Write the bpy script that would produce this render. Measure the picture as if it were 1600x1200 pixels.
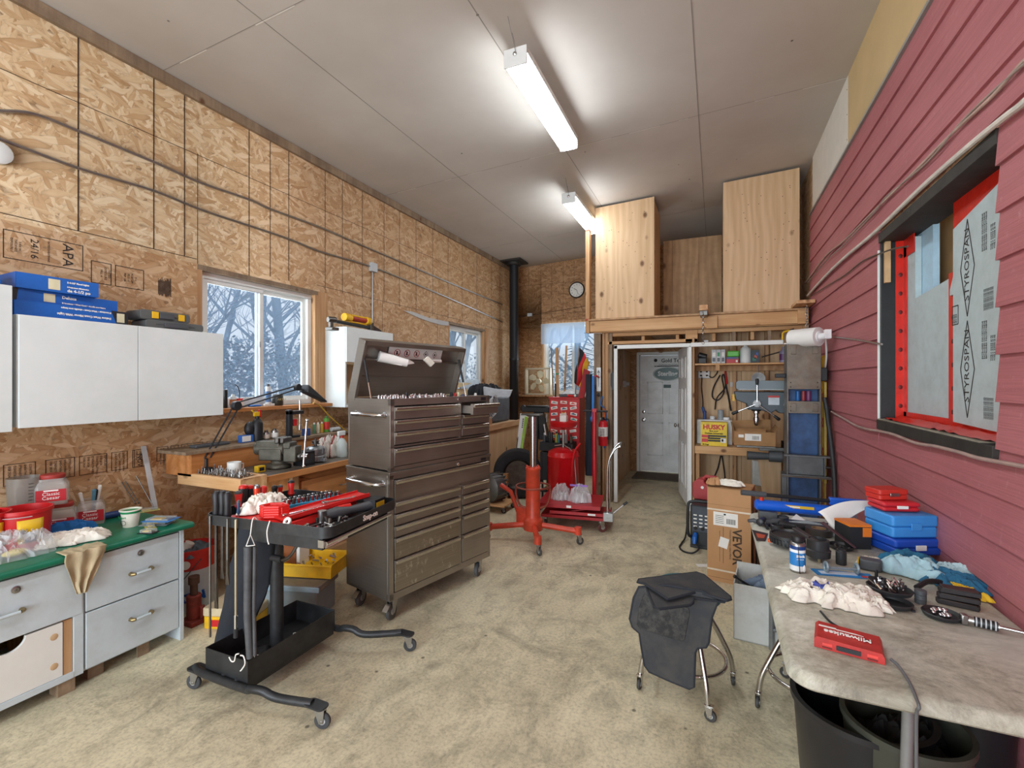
import bpy, bmesh, math, random
from math import sin, cos, pi, radians as R, tan, sqrt, atan2
from mathutils import Vector as V, Matrix, Euler, noise
for o in list(bpy.data.objects): bpy.data.objects.remove(o)
SC = bpy.context.scene
COL = SC.collection
# ---------------------------------------------------------------- camera
F, U0, V0, YAW, H = 735.0, 800.0, 597.0, R(23.4), 1.56
cam = bpy.data.cameras.new('camera'); cam.sensor_width = 36; cam.lens = 36*F/1600
cam.shift_y = (600-V0)/-1600.0; cam.clip_start = .02; cam.clip_end = 200
co = bpy.data.objects.new('camera', cam); COL.objects.link(co)
co.location = (0, 0, H); co.rotation_euler = (R(90), 0, YAW); SC.camera = co
# ---------------------------------------------------------------- sky, daylight, exposure
SC.view_settings.view_transform = 'Standard'; SC.view_settings.look = 'None'
SC.view_settings.gamma = 1; SC.view_settings.use_curve_mapping = False
SC.view_settings.exposure = 0.56
SC.cycles.use_denoising = True
SC.cycles.max_bounces = 8; SC.cycles.diffuse_bounces = 5; SC.cycles.caustics_reflective = False; SC.cycles.caustics_refractive = False
SC.cycles.sample_clamp_indirect = 6
w = bpy.data.worlds.new('overcast_sky'); SC.world = w; w.use_nodes = True
bg = w.node_tree.nodes['Background']; bg.inputs[0].default_value = (.80, .90, 1.0, 1); bg.inputs[1].default_value = .70
def area(name, loc, rot, sx, sy, e, col):
    l = bpy.data.lights.new(name, 'AREA'); l.shape = 'RECTANGLE'; l.size = sx; l.size_y = sy; l.energy = e; l.color = col
    o = bpy.data.objects.new(name, l); COL.objects.link(o); o.location = loc; o.rotation_euler = rot; return o
area('doorway_fill_light', (-1.5, -3.5, 1.6), (R(90), 0, 0), 3.6, 2.9, 215, (.80, .91, 1.0))  # area lamp added at the presumed doorway, out of view, to brighten the room
area('daylight_window', (-3.80, 2.9, 1.93), (0, R(-90), 0), 1.0, 1.0, 16, (.85, .93, 1.0))
area('daylight_window', (-2.45, 8.50, 2.05), (R(-90), 0, 0), 1.0, 1.1, 12, (.85, .93, 1.0))
LAMP = 19.0
# ---------------------------------------------------------------- placing: a pixel of the photograph on a plane of the room
def _ray(u): k = (u-U0)/F; return (-sin(YAW)+k*cos(YAW), cos(YAW)+k*sin(YAW))
def onz(u, v, z): d = F*(H-z)/(v-V0); a, b = _ray(u); return V((a*d, b*d, z))
def onx(u, v, X): a, b = _ray(u); d = X/a; return V((X, b*d, H-(v-V0)/F*d))
def ony(u, v, Y): a, b = _ray(u); d = Y/b; return V((a*d, Y, H-(v-V0)/F*d))
# ---------------------------------------------------------------- materials
def lin(h):
    h = h.lstrip('#'); c = [int(h[i:i+2], 16)/255 for i in (0, 2, 4)]
    return tuple(x/12.92 if x <= .04045 else ((x+.055)/1.055)**2.4 for x in c)+(1,)
class NT:
    def __init__(s, name):
        s.m = bpy.data.materials.new(name); s.m.use_nodes = True; s.t = s.m.node_tree; s.b = s.t.nodes['Principled BSDF']
        s.out = s.t.nodes['Material Output']
    def n(s, ty, **k):
        x = s.t.nodes.new(ty)
        for a, b in k.items():
            if a[0] == '_': x.inputs[int(a[1:])].default_value = b
            else: setattr(x, a, b)
        return x
    def l(s, a, b): s.t.links.new(a, b)
    def coords(s, scale=(1, 1, 1), rot=(0, 0, 0), loc=(0, 0, 0), src='Object'):
        tc = s.n('ShaderNodeTexCoord'); mp = s.n('ShaderNodeMapping'); s.l(tc.outputs[src], mp.inputs[0])
        mp.inputs[1].default_value = loc; mp.inputs[2].default_value = rot; mp.inputs[3].default_value = scale; return mp.outputs[0]
    def noise(s, vec, sc, det=3, rough=.6, dist=0):
        x = s.n('ShaderNodeTexNoise'); s.l(vec, x.inputs['Vector']); x.inputs['Scale'].default_value = sc
        x.inputs['Detail'].default_value = det; x.inputs['Roughness'].default_value = rough; x.inputs['Distortion'].default_value = dist; return x.outputs['Fac']
    def ramp(s, fac, stops, mode='LINEAR'):
        x = s.n('ShaderNodeValToRGB'); r = x.color_ramp; r.interpolation = mode
        while len(r.elements) < len(stops): r.elements.new(.5)
        for e, (p, c) in zip(r.elements, stops): e.position = p; e.color = c if len(c) == 4 else tuple(c)+(1,)
        s.l(fac, x.inputs[0]); return x.outputs[0]
    def mix(s, fac, a, b, mode='MIX'):
        x = s.n('ShaderNodeMix', data_type='RGBA', blend_type=mode)
        for i, v in ((0, fac), (6, a), (7, b)):
            if isinstance(v, (float, int)): x.inputs[i].default_value = v
            elif isinstance(v, tuple): x.inputs[i].default_value = v
            else: s.l(v, x.inputs[i])
        return x.outputs[2]
    def math(s, op, a, b=0.0):
        x = s.n('ShaderNodeMath', operation=op)
        for i, v in ((0, a), (1, b)):
            if isinstance(v, (float, int)): x.inputs[i].default_value = v
            else: s.l(v, x.inputs[i])
        return x.outputs[0]
    def bump(s, h, st=.3, d=.01):
        x = s.n('ShaderNodeBump'); x.inputs['Strength'].default_value = st; x.inputs['Distance'].default_value = d; s.l(h, x.inputs['Height'])
        s.l(x.outputs[0], s.b.inputs['Normal'])
    def col(s, c): s.l(c, s.b.inputs['Base Color'])
    def set(s, rough=.5, metal=0, spec=.5):
        s.b.inputs['Roughness'].default_value = rough; s.b.inputs['Metallic'].default_value = metal; s.b.inputs['Specular IOR Level'].default_value = spec; return s
G3 = lambda v: (v, v, v, 1)
_mc = {}
def mat(h, rough=.55, metal=0, var=.18, vs=9, bump=0, bs=80, dirt=None, da=.35, ds=6):
    """plain procedural paint, plastic, metal: base colour with cloudy wear and optional dirt"""
    key = (h, rough, metal, var, vs, bump, bs, dirt, da, ds)
    if key in _mc: return _mc[key]
    n = NT('mat_'+h.lstrip('#')); n.set(rough, metal); c = lin(h); co_ = n.coords()
    f = n.noise(co_, vs, 4); lo = tuple(x*(1-var) for x in c[:3])+(1,); hi = tuple(min(1, x*(1+var)) for x in c[:3])+(1,)
    cc = n.ramp(f, [(.3, lo), (.7, hi)])
    if dirt:
        g = n.noise(n.coords(loc=(3, 1, 2)), ds, 6, .7); cc = n.mix(n.math('MULTIPLY', n.ramp(g, [(.42, G3(0)), (.66, G3(1))]), da), cc, lin(dirt))
    n.col(cc)
    if bump: n.bump(n.noise(co_, bs, 3), bump, .004)
    _mc[key] = n.m; return n.m
def osb(name, ax, tone=1.0):
    """oriented strand board: layers of elongated flakes lying every way; ax = the two axes of the board"""
    n = NT(name); n.set(.62, 0, .35); tc = n.n('ShaderNodeTexCoord'); sp = n.n('ShaderNodeSeparateXYZ'); n.l(tc.outputs['Object'], sp.inputs[0])
    cb = n.n('ShaderNodeCombineXYZ'); n.l(sp.outputs[ax[0]], cb.inputs[0]); n.l(sp.outputs[ax[1]], cb.inputs[1])
    wob = n.n('ShaderNodeTexNoise'); n.l(cb.outputs[0], wob.inputs['Vector']); wob.inputs['Scale'].default_value = 5
    add = n.n('ShaderNodeVectorMath', operation='MULTIPLY_ADD'); n.l(wob.outputs['Color'], add.inputs[0]); add.inputs[1].default_value = (.06, .06, 0); n.l(cb.outputs[0], add.inputs[2])
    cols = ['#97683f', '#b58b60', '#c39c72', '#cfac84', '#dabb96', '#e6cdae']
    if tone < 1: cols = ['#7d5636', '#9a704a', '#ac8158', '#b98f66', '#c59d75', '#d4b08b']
    st = [(i/5, lin(c)) for i, c in enumerate(cols)]
    res = None; hgt = None
    for i, (ang, sx, sy, thr) in enumerate(((8, 9, 46, -1), (-32, 10, 50, .42), (38, 10, 46, .5), (72, 11, 44, .62), (-66, 9, 40, .68), (-12, 9, 38, .6), (20, 6, 26, .78))):
        mp = n.n('ShaderNodeMapping'); mp.vector_type = 'TEXTURE'; n.l(add.outputs[0], mp.inputs[0]); mp.inputs[2].default_value = (0, 0, R(ang)); mp.inputs[1].default_value = (i*3.1, i*1.7, 0)
        mp.inputs[3].default_value = (1/sx, 1/sy, 1)
        vo = n.n('ShaderNodeTexVoronoi', voronoi_dimensions='2D'); n.l(mp.outputs[0], vo.inputs['Vector']); vo.inputs['Scale'].default_value = 1; vo.inputs['Randomness'].default_value = 1
        s2 = n.n('ShaderNodeSeparateColor'); n.l(vo.outputs['Color'], s2.inputs[0])
        gr = n.n('ShaderNodeTexNoise'); n.l(mp.outputs[0], gr.inputs['Vector']); gr.inputs['Scale'].default_value = 2.2; gr.inputs['Detail'].default_value = 4
        val = n.math('ADD', n.math('MULTIPLY', s2.outputs[0], .62), n.math('MULTIPLY', gr.outputs['Fac'], .45))
        c = n.ramp(n.math('SUBTRACT', val, .06), st)
        edge = n.ramp(vo.outputs['Distance'], [(.45, G3(1)), (.75, G3(.62))]); c = n.mix(1.0, c, edge, 'MULTIPLY')
        if res is None: res, hgt = c, s2.outputs[0]
        else:
            mk = n.math('GREATER_THAN', s2.outputs[1], thr); near = n.math('LESS_THAN', vo.outputs['Distance'], .62); mk = n.math('MULTIPLY', mk, near)
            res = n.mix(mk, res, c); hh = n.n('ShaderNodeMix', data_type='FLOAT'); n.l(mk, hh.inputs[0]); n.l(hgt, hh.inputs[2]); n.l(s2.outputs[2], hh.inputs[3]); hgt = hh.outputs[0]
    big = n.noise(add.outputs[0], 1.3, 3); res = n.mix(1.0, res, n.ramp(big, [(.3, G3(.86)), (.7, G3(1.0))]), 'MULTIPLY')
    n.col(res); n.bump(hgt, .18, .003); return n.m
def wood(name, c1, c2, ax=2, sc=1.0, knots=True, dirt=0, rough=.6):
    """sawn wood and plywood: grain stretched along one axis, flame figure, knots"""
    n = NT(name); n.set(rough, 0, .35); s = [14*sc]*3; s[ax] = .9*sc; v = n.coords(scale=tuple(s))
    g = n.noise(v, 1.0, 5, .62, .9); s2 = [60*sc]*3; s2[ax] = 2*sc; fine = n.noise(n.coords(scale=tuple(s2)), 1, 3)
    wv = n.n('ShaderNodeTexWave', wave_type='BANDS', bands_direction='XYZ'[0 if ax else 1]); s3 = [2.4*sc]*3; s3[ax] = .55*sc; n.l(n.coords(scale=tuple(s3)), wv.inputs[0]); wv.inputs['Scale'].default_value = 1.6; wv.inputs['Distortion'].default_value = 9; wv.inputs['Detail'].default_value = 2
    f = n.math('ADD', n.math('ADD', n.math('MULTIPLY', g, .58), n.math('MULTIPLY', fine, .24)), n.math('MULTIPLY', wv.outputs['Fac'], .18))
    c = n.ramp(f, [(.28, lin(c2)), (.5, tuple((a+b)/2 for a, b in zip(lin(c1), lin(c2)))), (.68, lin(c1))])
    if knots:
        sk = [5*sc]*3; sk[ax] = 3.4*sc; vo = n.n('ShaderNodeTexVoronoi'); n.l(n.coords(scale=tuple(sk)), vo.inputs['Vector']); vo.inputs['Scale'].default_value = 1
        c = n.mix(n.ramp(vo.outputs['Distance'], [(.07, G3(.85)), (.17, G3(0))]), c, lin('#5d3418'))
    if dirt:
        d = n.noise(n.coords(), 5, 6, .7); c = n.mix(n.math('MULTIPLY', n.ramp(d, [(.4, G3(0)), (.65, G3(1))]), dirt), c, lin('#4b4038'))
    n.col(c); n.bump(fine, .15, .002); return n.m
def emis(name, h, st):
    n = NT(name); n.b.inputs['Base Color'].default_value = lin(h); n.b.inputs['Emission Color'].default_value = lin(h); n.b.inputs['Emission Strength'].default_value = st; return n.m
def clear(name, h, alpha, rough=.1):
    """thin clear plastic or glass: mostly lets light through, with a glossy face"""
    n = NT(name); n.set(rough, 0, .6); n.b.inputs['Base Color'].default_value = lin(h)
    t = n.n('ShaderNodeBsdfTransparent'); m = n.n('ShaderNodeMixShader'); m.inputs[0].default_value = alpha; n.l(t.outputs[0], m.inputs[1]); n.l(n.b.outputs[0], m.inputs[2]); n.l(m.outputs[0], n.out.inputs[0]); return n.m
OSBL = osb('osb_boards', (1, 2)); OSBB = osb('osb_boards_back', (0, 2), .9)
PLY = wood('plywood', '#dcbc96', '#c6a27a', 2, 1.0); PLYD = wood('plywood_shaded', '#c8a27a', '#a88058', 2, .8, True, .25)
PINE = wood('pine_lumber', '#dcb384', '#bd8a58', 0, 1.2); PINEV = wood('pine_upright', '#c9a177', '#a5794f', 2, 1.2); PINEY = wood('pine_lengthwise', '#d8af84', '#b98558', 1, 1.2)
OLDW = wood('old_lumber', '#a08a70', '#7c6650', 2, 1.2, True, .4); BENCHW = wood('bench_wood', '#d08f58', '#a5662f', 1, 1.1, True, .15); BENCHT = wood('worn_bench_top', '#7d7264', '#3f3a36', 1, 1.0, False, .6, .5)
PARTB = wood('pressed_board', '#d5b891', '#c3a27a', 2, .6, False, .1)
WHITE = mat('#e9edec', .45, 0, .05, 3, 0, 80, '#c9cdc8', .3, 3); WPAINT = mat('#e4e6e2', .5, 0, .05, 4)
BLACK = mat('#1b1c1f', .5, 0, .2); BLK2 = mat('#2c2e31', .42, .1, .15, 12); RUB = mat('#232325', .8, 0, .2); DGREY = mat('#4a4d50', .5, 0, .15)
GREY = mat('#7c8489', .5, 0, .1); LGREY = mat('#b9bdbf', .5, 0, .1); CHROME = mat('#cfd0d2', .18, 1, .1); STEEL = mat('#a9a9a8', .32, 1, .12, 20); DSTEEL = mat('#6d6a66', .4, 1, .25, 14)
RED = mat('#c41c20', .4, 0, .12); RED2 = mat('#d8261f', .42, 0, .12); ORED = mat('#d8381f', .4, 0, .16, 8, 0, 80, '#7c2a1a', .3, 9); BLUE = mat('#1c62b8', .4, 0, .12); YEL = mat('#e0b41f', .45, 0, .12); GREEN = mat('#1c8a52', .45, 0, .1)
CARD = mat('#b98c61', .8, 0, .08, 4, .1, 120); CARDD = mat('#a0774f', .8, 0, .12, 5); PAPER = mat('#eceae4', .7, 0, .05); INK = mat('#2a2623', .8, 0, .1); RAG = mat('#e6e0d3', .9, 0, .1, 14, .4, 160); TAN = mat('#b9a988', .9, 0, .15, 12, .3, 120)
SKYP = clear('window_glass', '#b9d0e6', .20, .08); BAGM = clear('clear_film', '#e8e8ea', .32, .12)  # pale blue veil in window_glass imitates haze over the view outside
def brushed():
    n = NT('brushed_stainless'); n.set(.4, .9); f = n.noise(n.coords(scale=(1, 1, 90)), 3, 2); g = n.noise(n.coords(), 1.6, 3)
    n.col(n.mix(.5, n.ramp(f, [(.3, lin('#8d8881')), (.7, lin('#a59c92'))]), n.ramp(g, [(.3, lin('#87817a')), (.7, lin('#b0aaa2'))])))
    n.l(n.ramp(g, [(.3, G3(.36)), (.75, G3(.52))]), n.b.inputs['Roughness']); return n.m
SS = brushed()
def scuffed():
    n = NT('scuffed_stainless'); n.set(.36, .95); f = n.noise(n.coords(scale=(1, 1, 90)), 3, 2); s = n.noise(n.coords(scale=(9, 9, 5)), 1.7, 8, .75)
    n.col(n.mix(n.ramp(s, [(.56, G3(0)), (.64, G3(.75))]), n.ramp(f, [(.3, lin('#8a8278')), (.7, lin('#a59c92'))]), lin('#d3cec5'))); return n.m
SSC = scuffed()
# ---------------------------------------------------------------- mesh building
class MB:
    def __init__(s, mt=None): s.bm = bmesh.new(); s.ms = []; s.cur = 0; s.T = Matrix(); mt and s.m(mt)
    def m(s, mt):
        if mt not in s.ms: s.ms.append(mt)
        s.cur = s.ms.index(mt); return s
    def at(s, x=0, y=0, z=0, rx=0, ry=0, rz=0): s.T = Matrix.Translation((x, y, z)) @ Euler((R(rx), R(ry), R(rz))).to_matrix().to_4x4(); return s
    def _add(s, vs, fs):
        b = [s.bm.verts.new(s.T @ V(v)) for v in vs]
        for f in fs:
            try: q = s.bm.faces.new([b[i] for i in f]); q.material_index = s.cur
            except ValueError: pass
        return s
    def box(s, x0, y0, z0, x1, y1, z1):
        v = [(x, y, z) for x in (x0, x1) for y in (y0, y1) for z in (z0, z1)]
        return s._add(v, [(0, 1, 3, 2), (4, 6, 7, 5), (0, 4, 5, 1), (2, 3, 7, 6), (0, 2, 6, 4), (1, 5, 7, 3)])
    def bc(s, cx, cy, cz, sx, sy, sz): return s.box(cx-sx/2, cy-sy/2, cz-sz/2, cx+sx/2, cy+sy/2, cz+sz/2)
    def hexa(s, p): return s._add(p, [(0, 3, 2, 1), (4, 5, 6, 7), (0, 1, 5, 4), (1, 2, 6, 5), (2, 3, 7, 6), (3, 0, 4, 7)])
    def cyl(s, p0, p1, r, r2=None, n=16): return s.tube([p0, p1], [r, r if r2 is None else r2], n)
    def tube(s, pts, r, n=10, close=False, cap=True):
        pts = [V(p) for p in pts]; k = len(pts); rs = r if isinstance(r, (list, tuple)) else [r]*k
        vs, fs = [], []; prev = None
        for i, p in enumerate(pts):
            if close: t = (pts[(i+1) % k]-pts[i-1])
            else: t = (pts[min(i+1, k-1)]-pts[max(i-1, 0)])
            t = t.normalized() if t.length > 1e-9 else V((0, 0, 1))
            if prev is None: a = t.cross(V((0, 0, 1)) if abs(t.z) < .95 else V((1, 0, 0))).normalized()
            else: a = (prev-t*prev.dot(t)); a = a.normalized() if a.length > 1e-6 else t.orthogonal().normalized()
            prev = a; b = t.cross(a)
            for j in range(n): q = 2*pi*j/n; vs.append(p+(a*cos(q)+b*sin(q))*rs[i])
        for i in range(k if close else k-1):
            for j in range(n): i2 = (i+1) % k; fs.append((i*n+j, i*n+(j+1) % n, i2*n+(j+1) % n, i2*n+j))
        if cap and not close: fs.append(tuple(range(n-1, -1, -1))); fs.append(tuple((k-1)*n+j for j in range(n)))
        return s._add(vs, fs)
    def lathe(s, prof, c=(0, 0, 0), n=24, sx=1, sy=1):
        """profile of (radius, z) turned about z"""
        vs, fs = [], []
        for r, z in prof:
            for j in range(n): q = 2*pi*j/n; vs.append((c[0]+r*cos(q)*sx, c[1]+r*sin(q)*sy, c[2]+z))
        for i in range(len(prof)-1):
            for j in range(n): fs.append((i*n+j, i*n+(j+1) % n, (i+1)*n+(j+1) % n, (i+1)*n+j))
        L = len(prof); ann = (L == 4 and abs(prof[0][0]-prof[3][0]) < 1e-6 and abs(prof[1][0]-prof[2][0]) < 1e-6 and abs(prof[0][0]-prof[1][0]) > 1e-4) or prof[0] == prof[-1]
        if ann:
            for j in range(n): fs.append(((L-1)*n+j, (L-1)*n+(j+1) % n, (j+1) % n, j))
        elif prof[0][0] > 1e-5: fs.append(tuple(range(n-1, -1, -1)))
        if not ann and prof[-1][0] > 1e-5: fs.append(tuple((len(prof)-1)*n+j for j in range(n)))
        return s._add(vs, fs)
    def prism(s, poly, h, ax='z', o=0):
        """a flat outline given real thickness; ax = the axis it is thick along"""
        k = len(poly); vs = []
        for t in (o, o+h):
            for a, b in poly: vs.append({'z': (a, b, t), 'y': (a, t, b), 'x': (t, a, b)}[ax])
        return s._add(vs, [tuple(range(k-1, -1, -1)), tuple(range(k, 2*k))]+[(i, (i+1) % k, k+(i+1) % k, k+i) for i in range(k)])
    def ball(s, c, r, sx=1, sy=1, sz=1, n=14):
        s.lathe([(r*sin(pi*i/(n//2)), -r*cos(pi*i/(n//2))*sz) for i in range(n//2+1)], c, n, sx, sy); return s
    def text(s, t, o, xd, yd, size, mt=None, ex=.0006, align='LEFT', bold=0):
        """flat lettering: o = start of the baseline, xd = reading direction, yd = up of the letters"""
        cur = s.cur; mt and s.m(mt)
        c = bpy.data.curves.new('t', 'FONT'); c.body = t; c.size = size; c.align_x = align; c.extrude = ex; c.offset = bold; c.resolution_u = 2
        ob = bpy.data.objects.new('t', c); me = bpy.data.meshes.new_from_object(ob)
        x = V(xd).normalized(); y = V(yd); y = (y-x*y.dot(x)).normalized(); z = x.cross(y); M = Matrix((x, y, z)).transposed().to_4x4(); M.translation = V(o)
        s._add([M @ v.co for v in me.vertices], [tuple(p.vertices) for p in me.polygons])
        bpy.data.objects.remove(ob); bpy.data.curves.remove(c); bpy.data.meshes.remove(me); s.cur = cur; return s
    def build(s, name, par=None, bev=0, sm=40, seg=2, loc=None, rz=0, weld=True):
        if weld: bmesh.ops.remove_doubles(s.bm, verts=s.bm.verts, dist=1e-6)
        bmesh.ops.recalc_face_normals(s.bm, faces=s.bm.faces)
        me = bpy.data.meshes.new(name); s.bm.to_mesh(me); s.bm.free()
        for x in s.ms: me.materials.append(x)
        if sm: me.shade_smooth(); me.set_sharp_from_angle(angle=R(sm))
        o = bpy.data.objects.new(name, me); COL.objects.link(o)
        if par: o.parent = par
        if loc is not None: o.location = loc
        if rz: o.rotation_euler.z = R(rz)
        if bev: b = o.modifiers.new('b', 'BEVEL'); b.width = bev; b.segments = seg; b.limit_method = 'ANGLE'; b.angle_limit = R(50)
        return o
def tag(o, label=None, cat=None, group=None, kind=None):
    if label: o['label'] = label
    if cat: o['category'] = cat
    if group: o['group'] = group
    if kind: o['kind'] = kind
    return o
def thing(name, label, cat, loc=(0, 0, 0), rz=0, group=None):
    o = bpy.data.objects.new(name, None); COL.objects.link(o); o.empty_display_size = .05
    o.location = loc; o.rotation_euler = (0, 0, R(rz)); return tag(o, label, cat, group)
def one(mb, name, label, cat, loc=None, rz=0, group=None, bev=0, sm=40): return tag(mb.build(name, None, bev, sm, loc=loc, rz=rz), label, cat, group)
def struct(mb, name, bev=0, sm=40): return tag(mb.build(name, None, bev, sm), kind='structure')
def dup(o, loc, rz, label=None, par=None):
    c = o.copy(); COL.objects.link(c); c.parent = par
    if par is None: c.location = loc; c.rotation_euler = (0, 0, R(rz))
    if label: c['label'] = label
    for ch in [x for x in bpy.data.objects if x.parent == o]: dup(ch, None, 0, None, c)
    return c
def rnd(a, b): return random.uniform(a, b)
def rag(mt, sx, sy, h, seed, n=44, drape=0, irr=.25, fold=7.0, th=.003, flat=.0):
    """a crumpled cloth: folded sheet with ridges, resting on z = 0"""
    random.seed(seed); m = MB(mt); vs, fs = [], []
    for j in range(n+1):
        for i in range(n+1):
            a, b = i/n*2-1, j/n*2-1; q = atan2(b, a); rr = max(abs(a), abs(b))
            ed = 1+irr*noise.noise(V((cos(q)*1.8, sin(q)*1.8, seed)))*1.8+irr*.5*noise.noise(V((cos(q)*5, sin(q)*5, seed)))
            x, y = a*sqrt(1-b*b*.38)*ed, b*sqrt(1-a*a*.38)*ed
            p = V((x*fold*.35, y*fold*.35, seed*3.7)); wv = V((noise.noise(p), noise.noise(p+V((9, 3, 1))), 0))
            x2, y2 = x+wv.x*.22, y+wv.y*.22
            def rg(p, k): return 1/(1+(noise.noise(p)*k)**2)
            u_, v_ = x2+wv.x*.5, y2+wv.y*.5; fr = fold*.22
            r1 = rg(V((u_*fr*.6+3, v_*fr*.45, seed)), 3); r2 = rg(V((u_*fr*.45+v_*fr*.5, v_*fr*1.3-u_*fr*.5+5, seed+4)), 4); r3 = rg(V((u_*fr*1.7, v_*fr*.9+5, seed+9)), 3.5)
            z = h*(max(0, 1-rr**4))*(.08+.42*r1*(1-flat)+.34*r2+.14*r3)+.002
            vs.append((x2*sx/2, y2*sy/2, max(.001, z)))
    for j in range(n):
        for i in range(n): k = j*(n+1)+i; fs.append((k, k+1, k+n+2, k+n+1))
    m._add(vs, fs); return m
def add_solid(o, t=.003, off=1): s = o.modifiers.new('s', 'SOLIDIFY'); s.thickness = t; s.offset = off; return o
def arc(c, r, a0, a1, n, pl='xy'):
    out = []
    for i in range(n+1):
        q = R(a0+(a1-a0)*i/n); x, y = r*cos(q), r*sin(q)
        out.append(V(c)+V({'xy': (x, y, 0), 'xz': (x, 0, y), 'yz': (0, x, y)}[pl]))
    return out
def smooth(pts, k=6):
    P = [V(p) for p in pts]; P = [P[0]*2-P[1]]+P+[P[-1]*2-P[-2]]; out = []
    for i in range(1, len(P)-2):
        for t in range(k):
            t /= k; a, b, c, d = P[i-1:i+3]
            out.append(.5*((2*b)+(c-a)*t+(2*a-5*b+4*c-d)*t*t+(3*b-a-3*c+d)*t**3))
    return out+[P[-2]]
def rrect(x0, y0, x1, y1, r, k=4):
    o = []
    for cx, cy, a in ((x1-r, y0+r, -90), (x1-r, y1-r, 0), (x0+r, y1-r, 90), (x0+r, y0+r, 180)):
        for i in range(k+1): q = R(a+90*i/k); o.append((cx+r*cos(q), cy+r*sin(q)))
    return o
# ================================================================ THE ROOM
XL, XR, YB, YF = -3.62, .98, 8.45, -3.6
ceilz = lambda x: 3.77+.05*(x-XL)
def panels(m, rects_a, rects_z, holes, put):
    """grid of boxes with holes left out; put(a0,a1,z0,z1)"""
    for a0, a1 in zip(rects_a, rects_a[1:]):
        for z0, z1 in zip(rects_z, rects_z[1:]):
            c = ((a0+a1)/2, (z0+z1)/2)
            if not any(h[0] < c[0] < h[1] and h[2] < c[1] < h[3] for h in holes): put(a0, a1, z0, z1)
W1 = (2.335, 3.52, 1.35, 2.46); W2 = (6.0, 7.2, 1.33, 2.46); W3 = (-3.04, -1.84, 1.32, 2.71); DR = (-1.22, -.35, 0, 2.03)
SEAM = mat('#3b2a1c', .9, 0, .1)
# left wall
m = MB(OSBL)
panels(m, [YF, W1[0], W1[1], W2[0], W2[1], YB+.12], [0, W1[2], W1[3], 4.1], [W1, W2], lambda a, b, c, d: m.box(XL-.14, a, c, XL, b, d))
m.m(SEAM)
def lstrip(y0, z0, y1, z1, t=.0022):
    if abs(y1-y0) > abs(z1-z0): m.hexa([(XL-.001, y0, z0-t), (XL-.001, y1, z1-t), (XL-.001, y1, z1+t), (XL-.001, y0, z0+t), (XL+.0012, y0, z0-t), (XL+.0012, y1, z1-t), (XL+.0012, y1, z1+t), (XL+.0012, y0, z0+t)])
    else: m.box(XL-.001, y0-t, z0, XL+.0012, y0+t, z1)
lstrip(-1, 2.495, 2.33, 2.495); lstrip(3.5, 2.52, 8.4, 2.52); lstrip(-1, 3.29, 8.4, 3.29, .0018)
for i, u in enumerate((-60, 122, 240, 288, 389, 422, 451, 508, 535, 566, 600, 624, 650, 676, 700, 722, 745, 768, 781)):
    y = onx(u, 300, XL).y; lstrip(y, 2.495 if u != 389 else 2.46, y, 3.76, .003)
lstrip(2.335, 2.46, 2.335, 3.3, .0012)
for y in (3.62, 4.5, 5.7, 7.35, 7.9): lstrip(y, 1.2, y, 2.5, .0016)
m.m(INK)
yd, zd = (0, -1, 0), (0, 0, 1)
def stamp(u, v, s, t, x=XL+.0015):
    p = onx(u, v, x); m.text(t, p, (0, 1, 0), (0, 0, 1), s, INK, .0003)
def vstamp(y, z, lines, s, h=.13):
    """a column of printed text turned on its side inside a ruled box"""
    for k, t in enumerate(lines): m.text(t, (XL+.0015, y+k*s*1.25, z+h/2), (0, 0, -1), (0, 1, 0), s, INK, .0003, 'CENTER')
def frame_st(y0, y1, z0, z1, t=.004):
    for a in ((y0, y1, z0, z0+t), (y0, y1, z1-t, z1), (y0, y0+t, z0, z1), (y1-t, y1, z0, z1)): m.box(XL, a[0], a[2], XL+.0015, a[1], a[3])
z = 2.24
for k, (y0, ws, s) in enumerate(((.98, ['PANEL'], .03), (1.1, ['THE ENGINEERED', 'WOOD ASSOCIATION'], .014), (1.2, ['SIZED FOR', 'SPACING'], .017), (1.3, ['EXPOSURE 1', 'THICKNESS', '0.418 IN'], .014), (1.385, ['24/16'], .05), (1.46, ['RATED SHEATHING'], .014), (1.53, ['APA'], .075))):
    vstamp(y0, z+.09, ws, s, 0)
frame_st(.93, 1.03, z+.01, z+.17); frame_st(1.06, 1.25, z+.01, z+.17); frame_st(1.27, 1.63, z+.01, z+.17)
for y0, ws in ((1.72, ['MILL 4', 'EXPOSURE', 'RATED']), (1.85, ['PRP 108', 'PS 2-10', 'HUD UM', '7/16'])):
    vstamp(y0, 2.26, ws, .017, 0)
frame_st(1.67, 1.78, 2.19, 2.33); frame_st(1.8, 1.97, 2.19, 2.33)
for i in range(22): m.box(XL, 2.06+i*.004, 2.17+rnd(0, .02), XL+.0014, 2.062+i*.004, 2.28+rnd(0, .03))
def stampline(y0, y1, z0, h, seed, big=()):
    random.seed(seed); y = y0
    while y < y1:
        wdt = rnd(.05, .16); frame_st(y, y+wdt, z0, z0+h, .003); k = y+.02
        while k < y+wdt-.015: m.text(random.choice(['CONSTRUCTION', 'SHEATHING SPAN', 'STRENGTH AXIS', 'THIS DIRECTION', 'EXPOSURE 1', 'MILL 407', 'OSB 2R24']), (XL+.0015, k, z0+h-.01), (0, 0, -1), (0, 1, 0), .015, INK, .0003); k += .022
        y += wdt+rnd(.01, .05)
stampline(.9, 1.93, .98, .12, 4); m.text('NOV', (XL+.0015, 1.93, 1.07), (0, 0, -1), (0, 1, 0), .04, INK, .0003); frame_st(1.91, 1.99, .98, 1.1, .003)
stampline(2.05, 2.5, 1.0, .1, 8); stampline(3.72, 5.95, 1.93, .12, 11); stampline(3.7, 4.1, 1.12, .08, 3)
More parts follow.
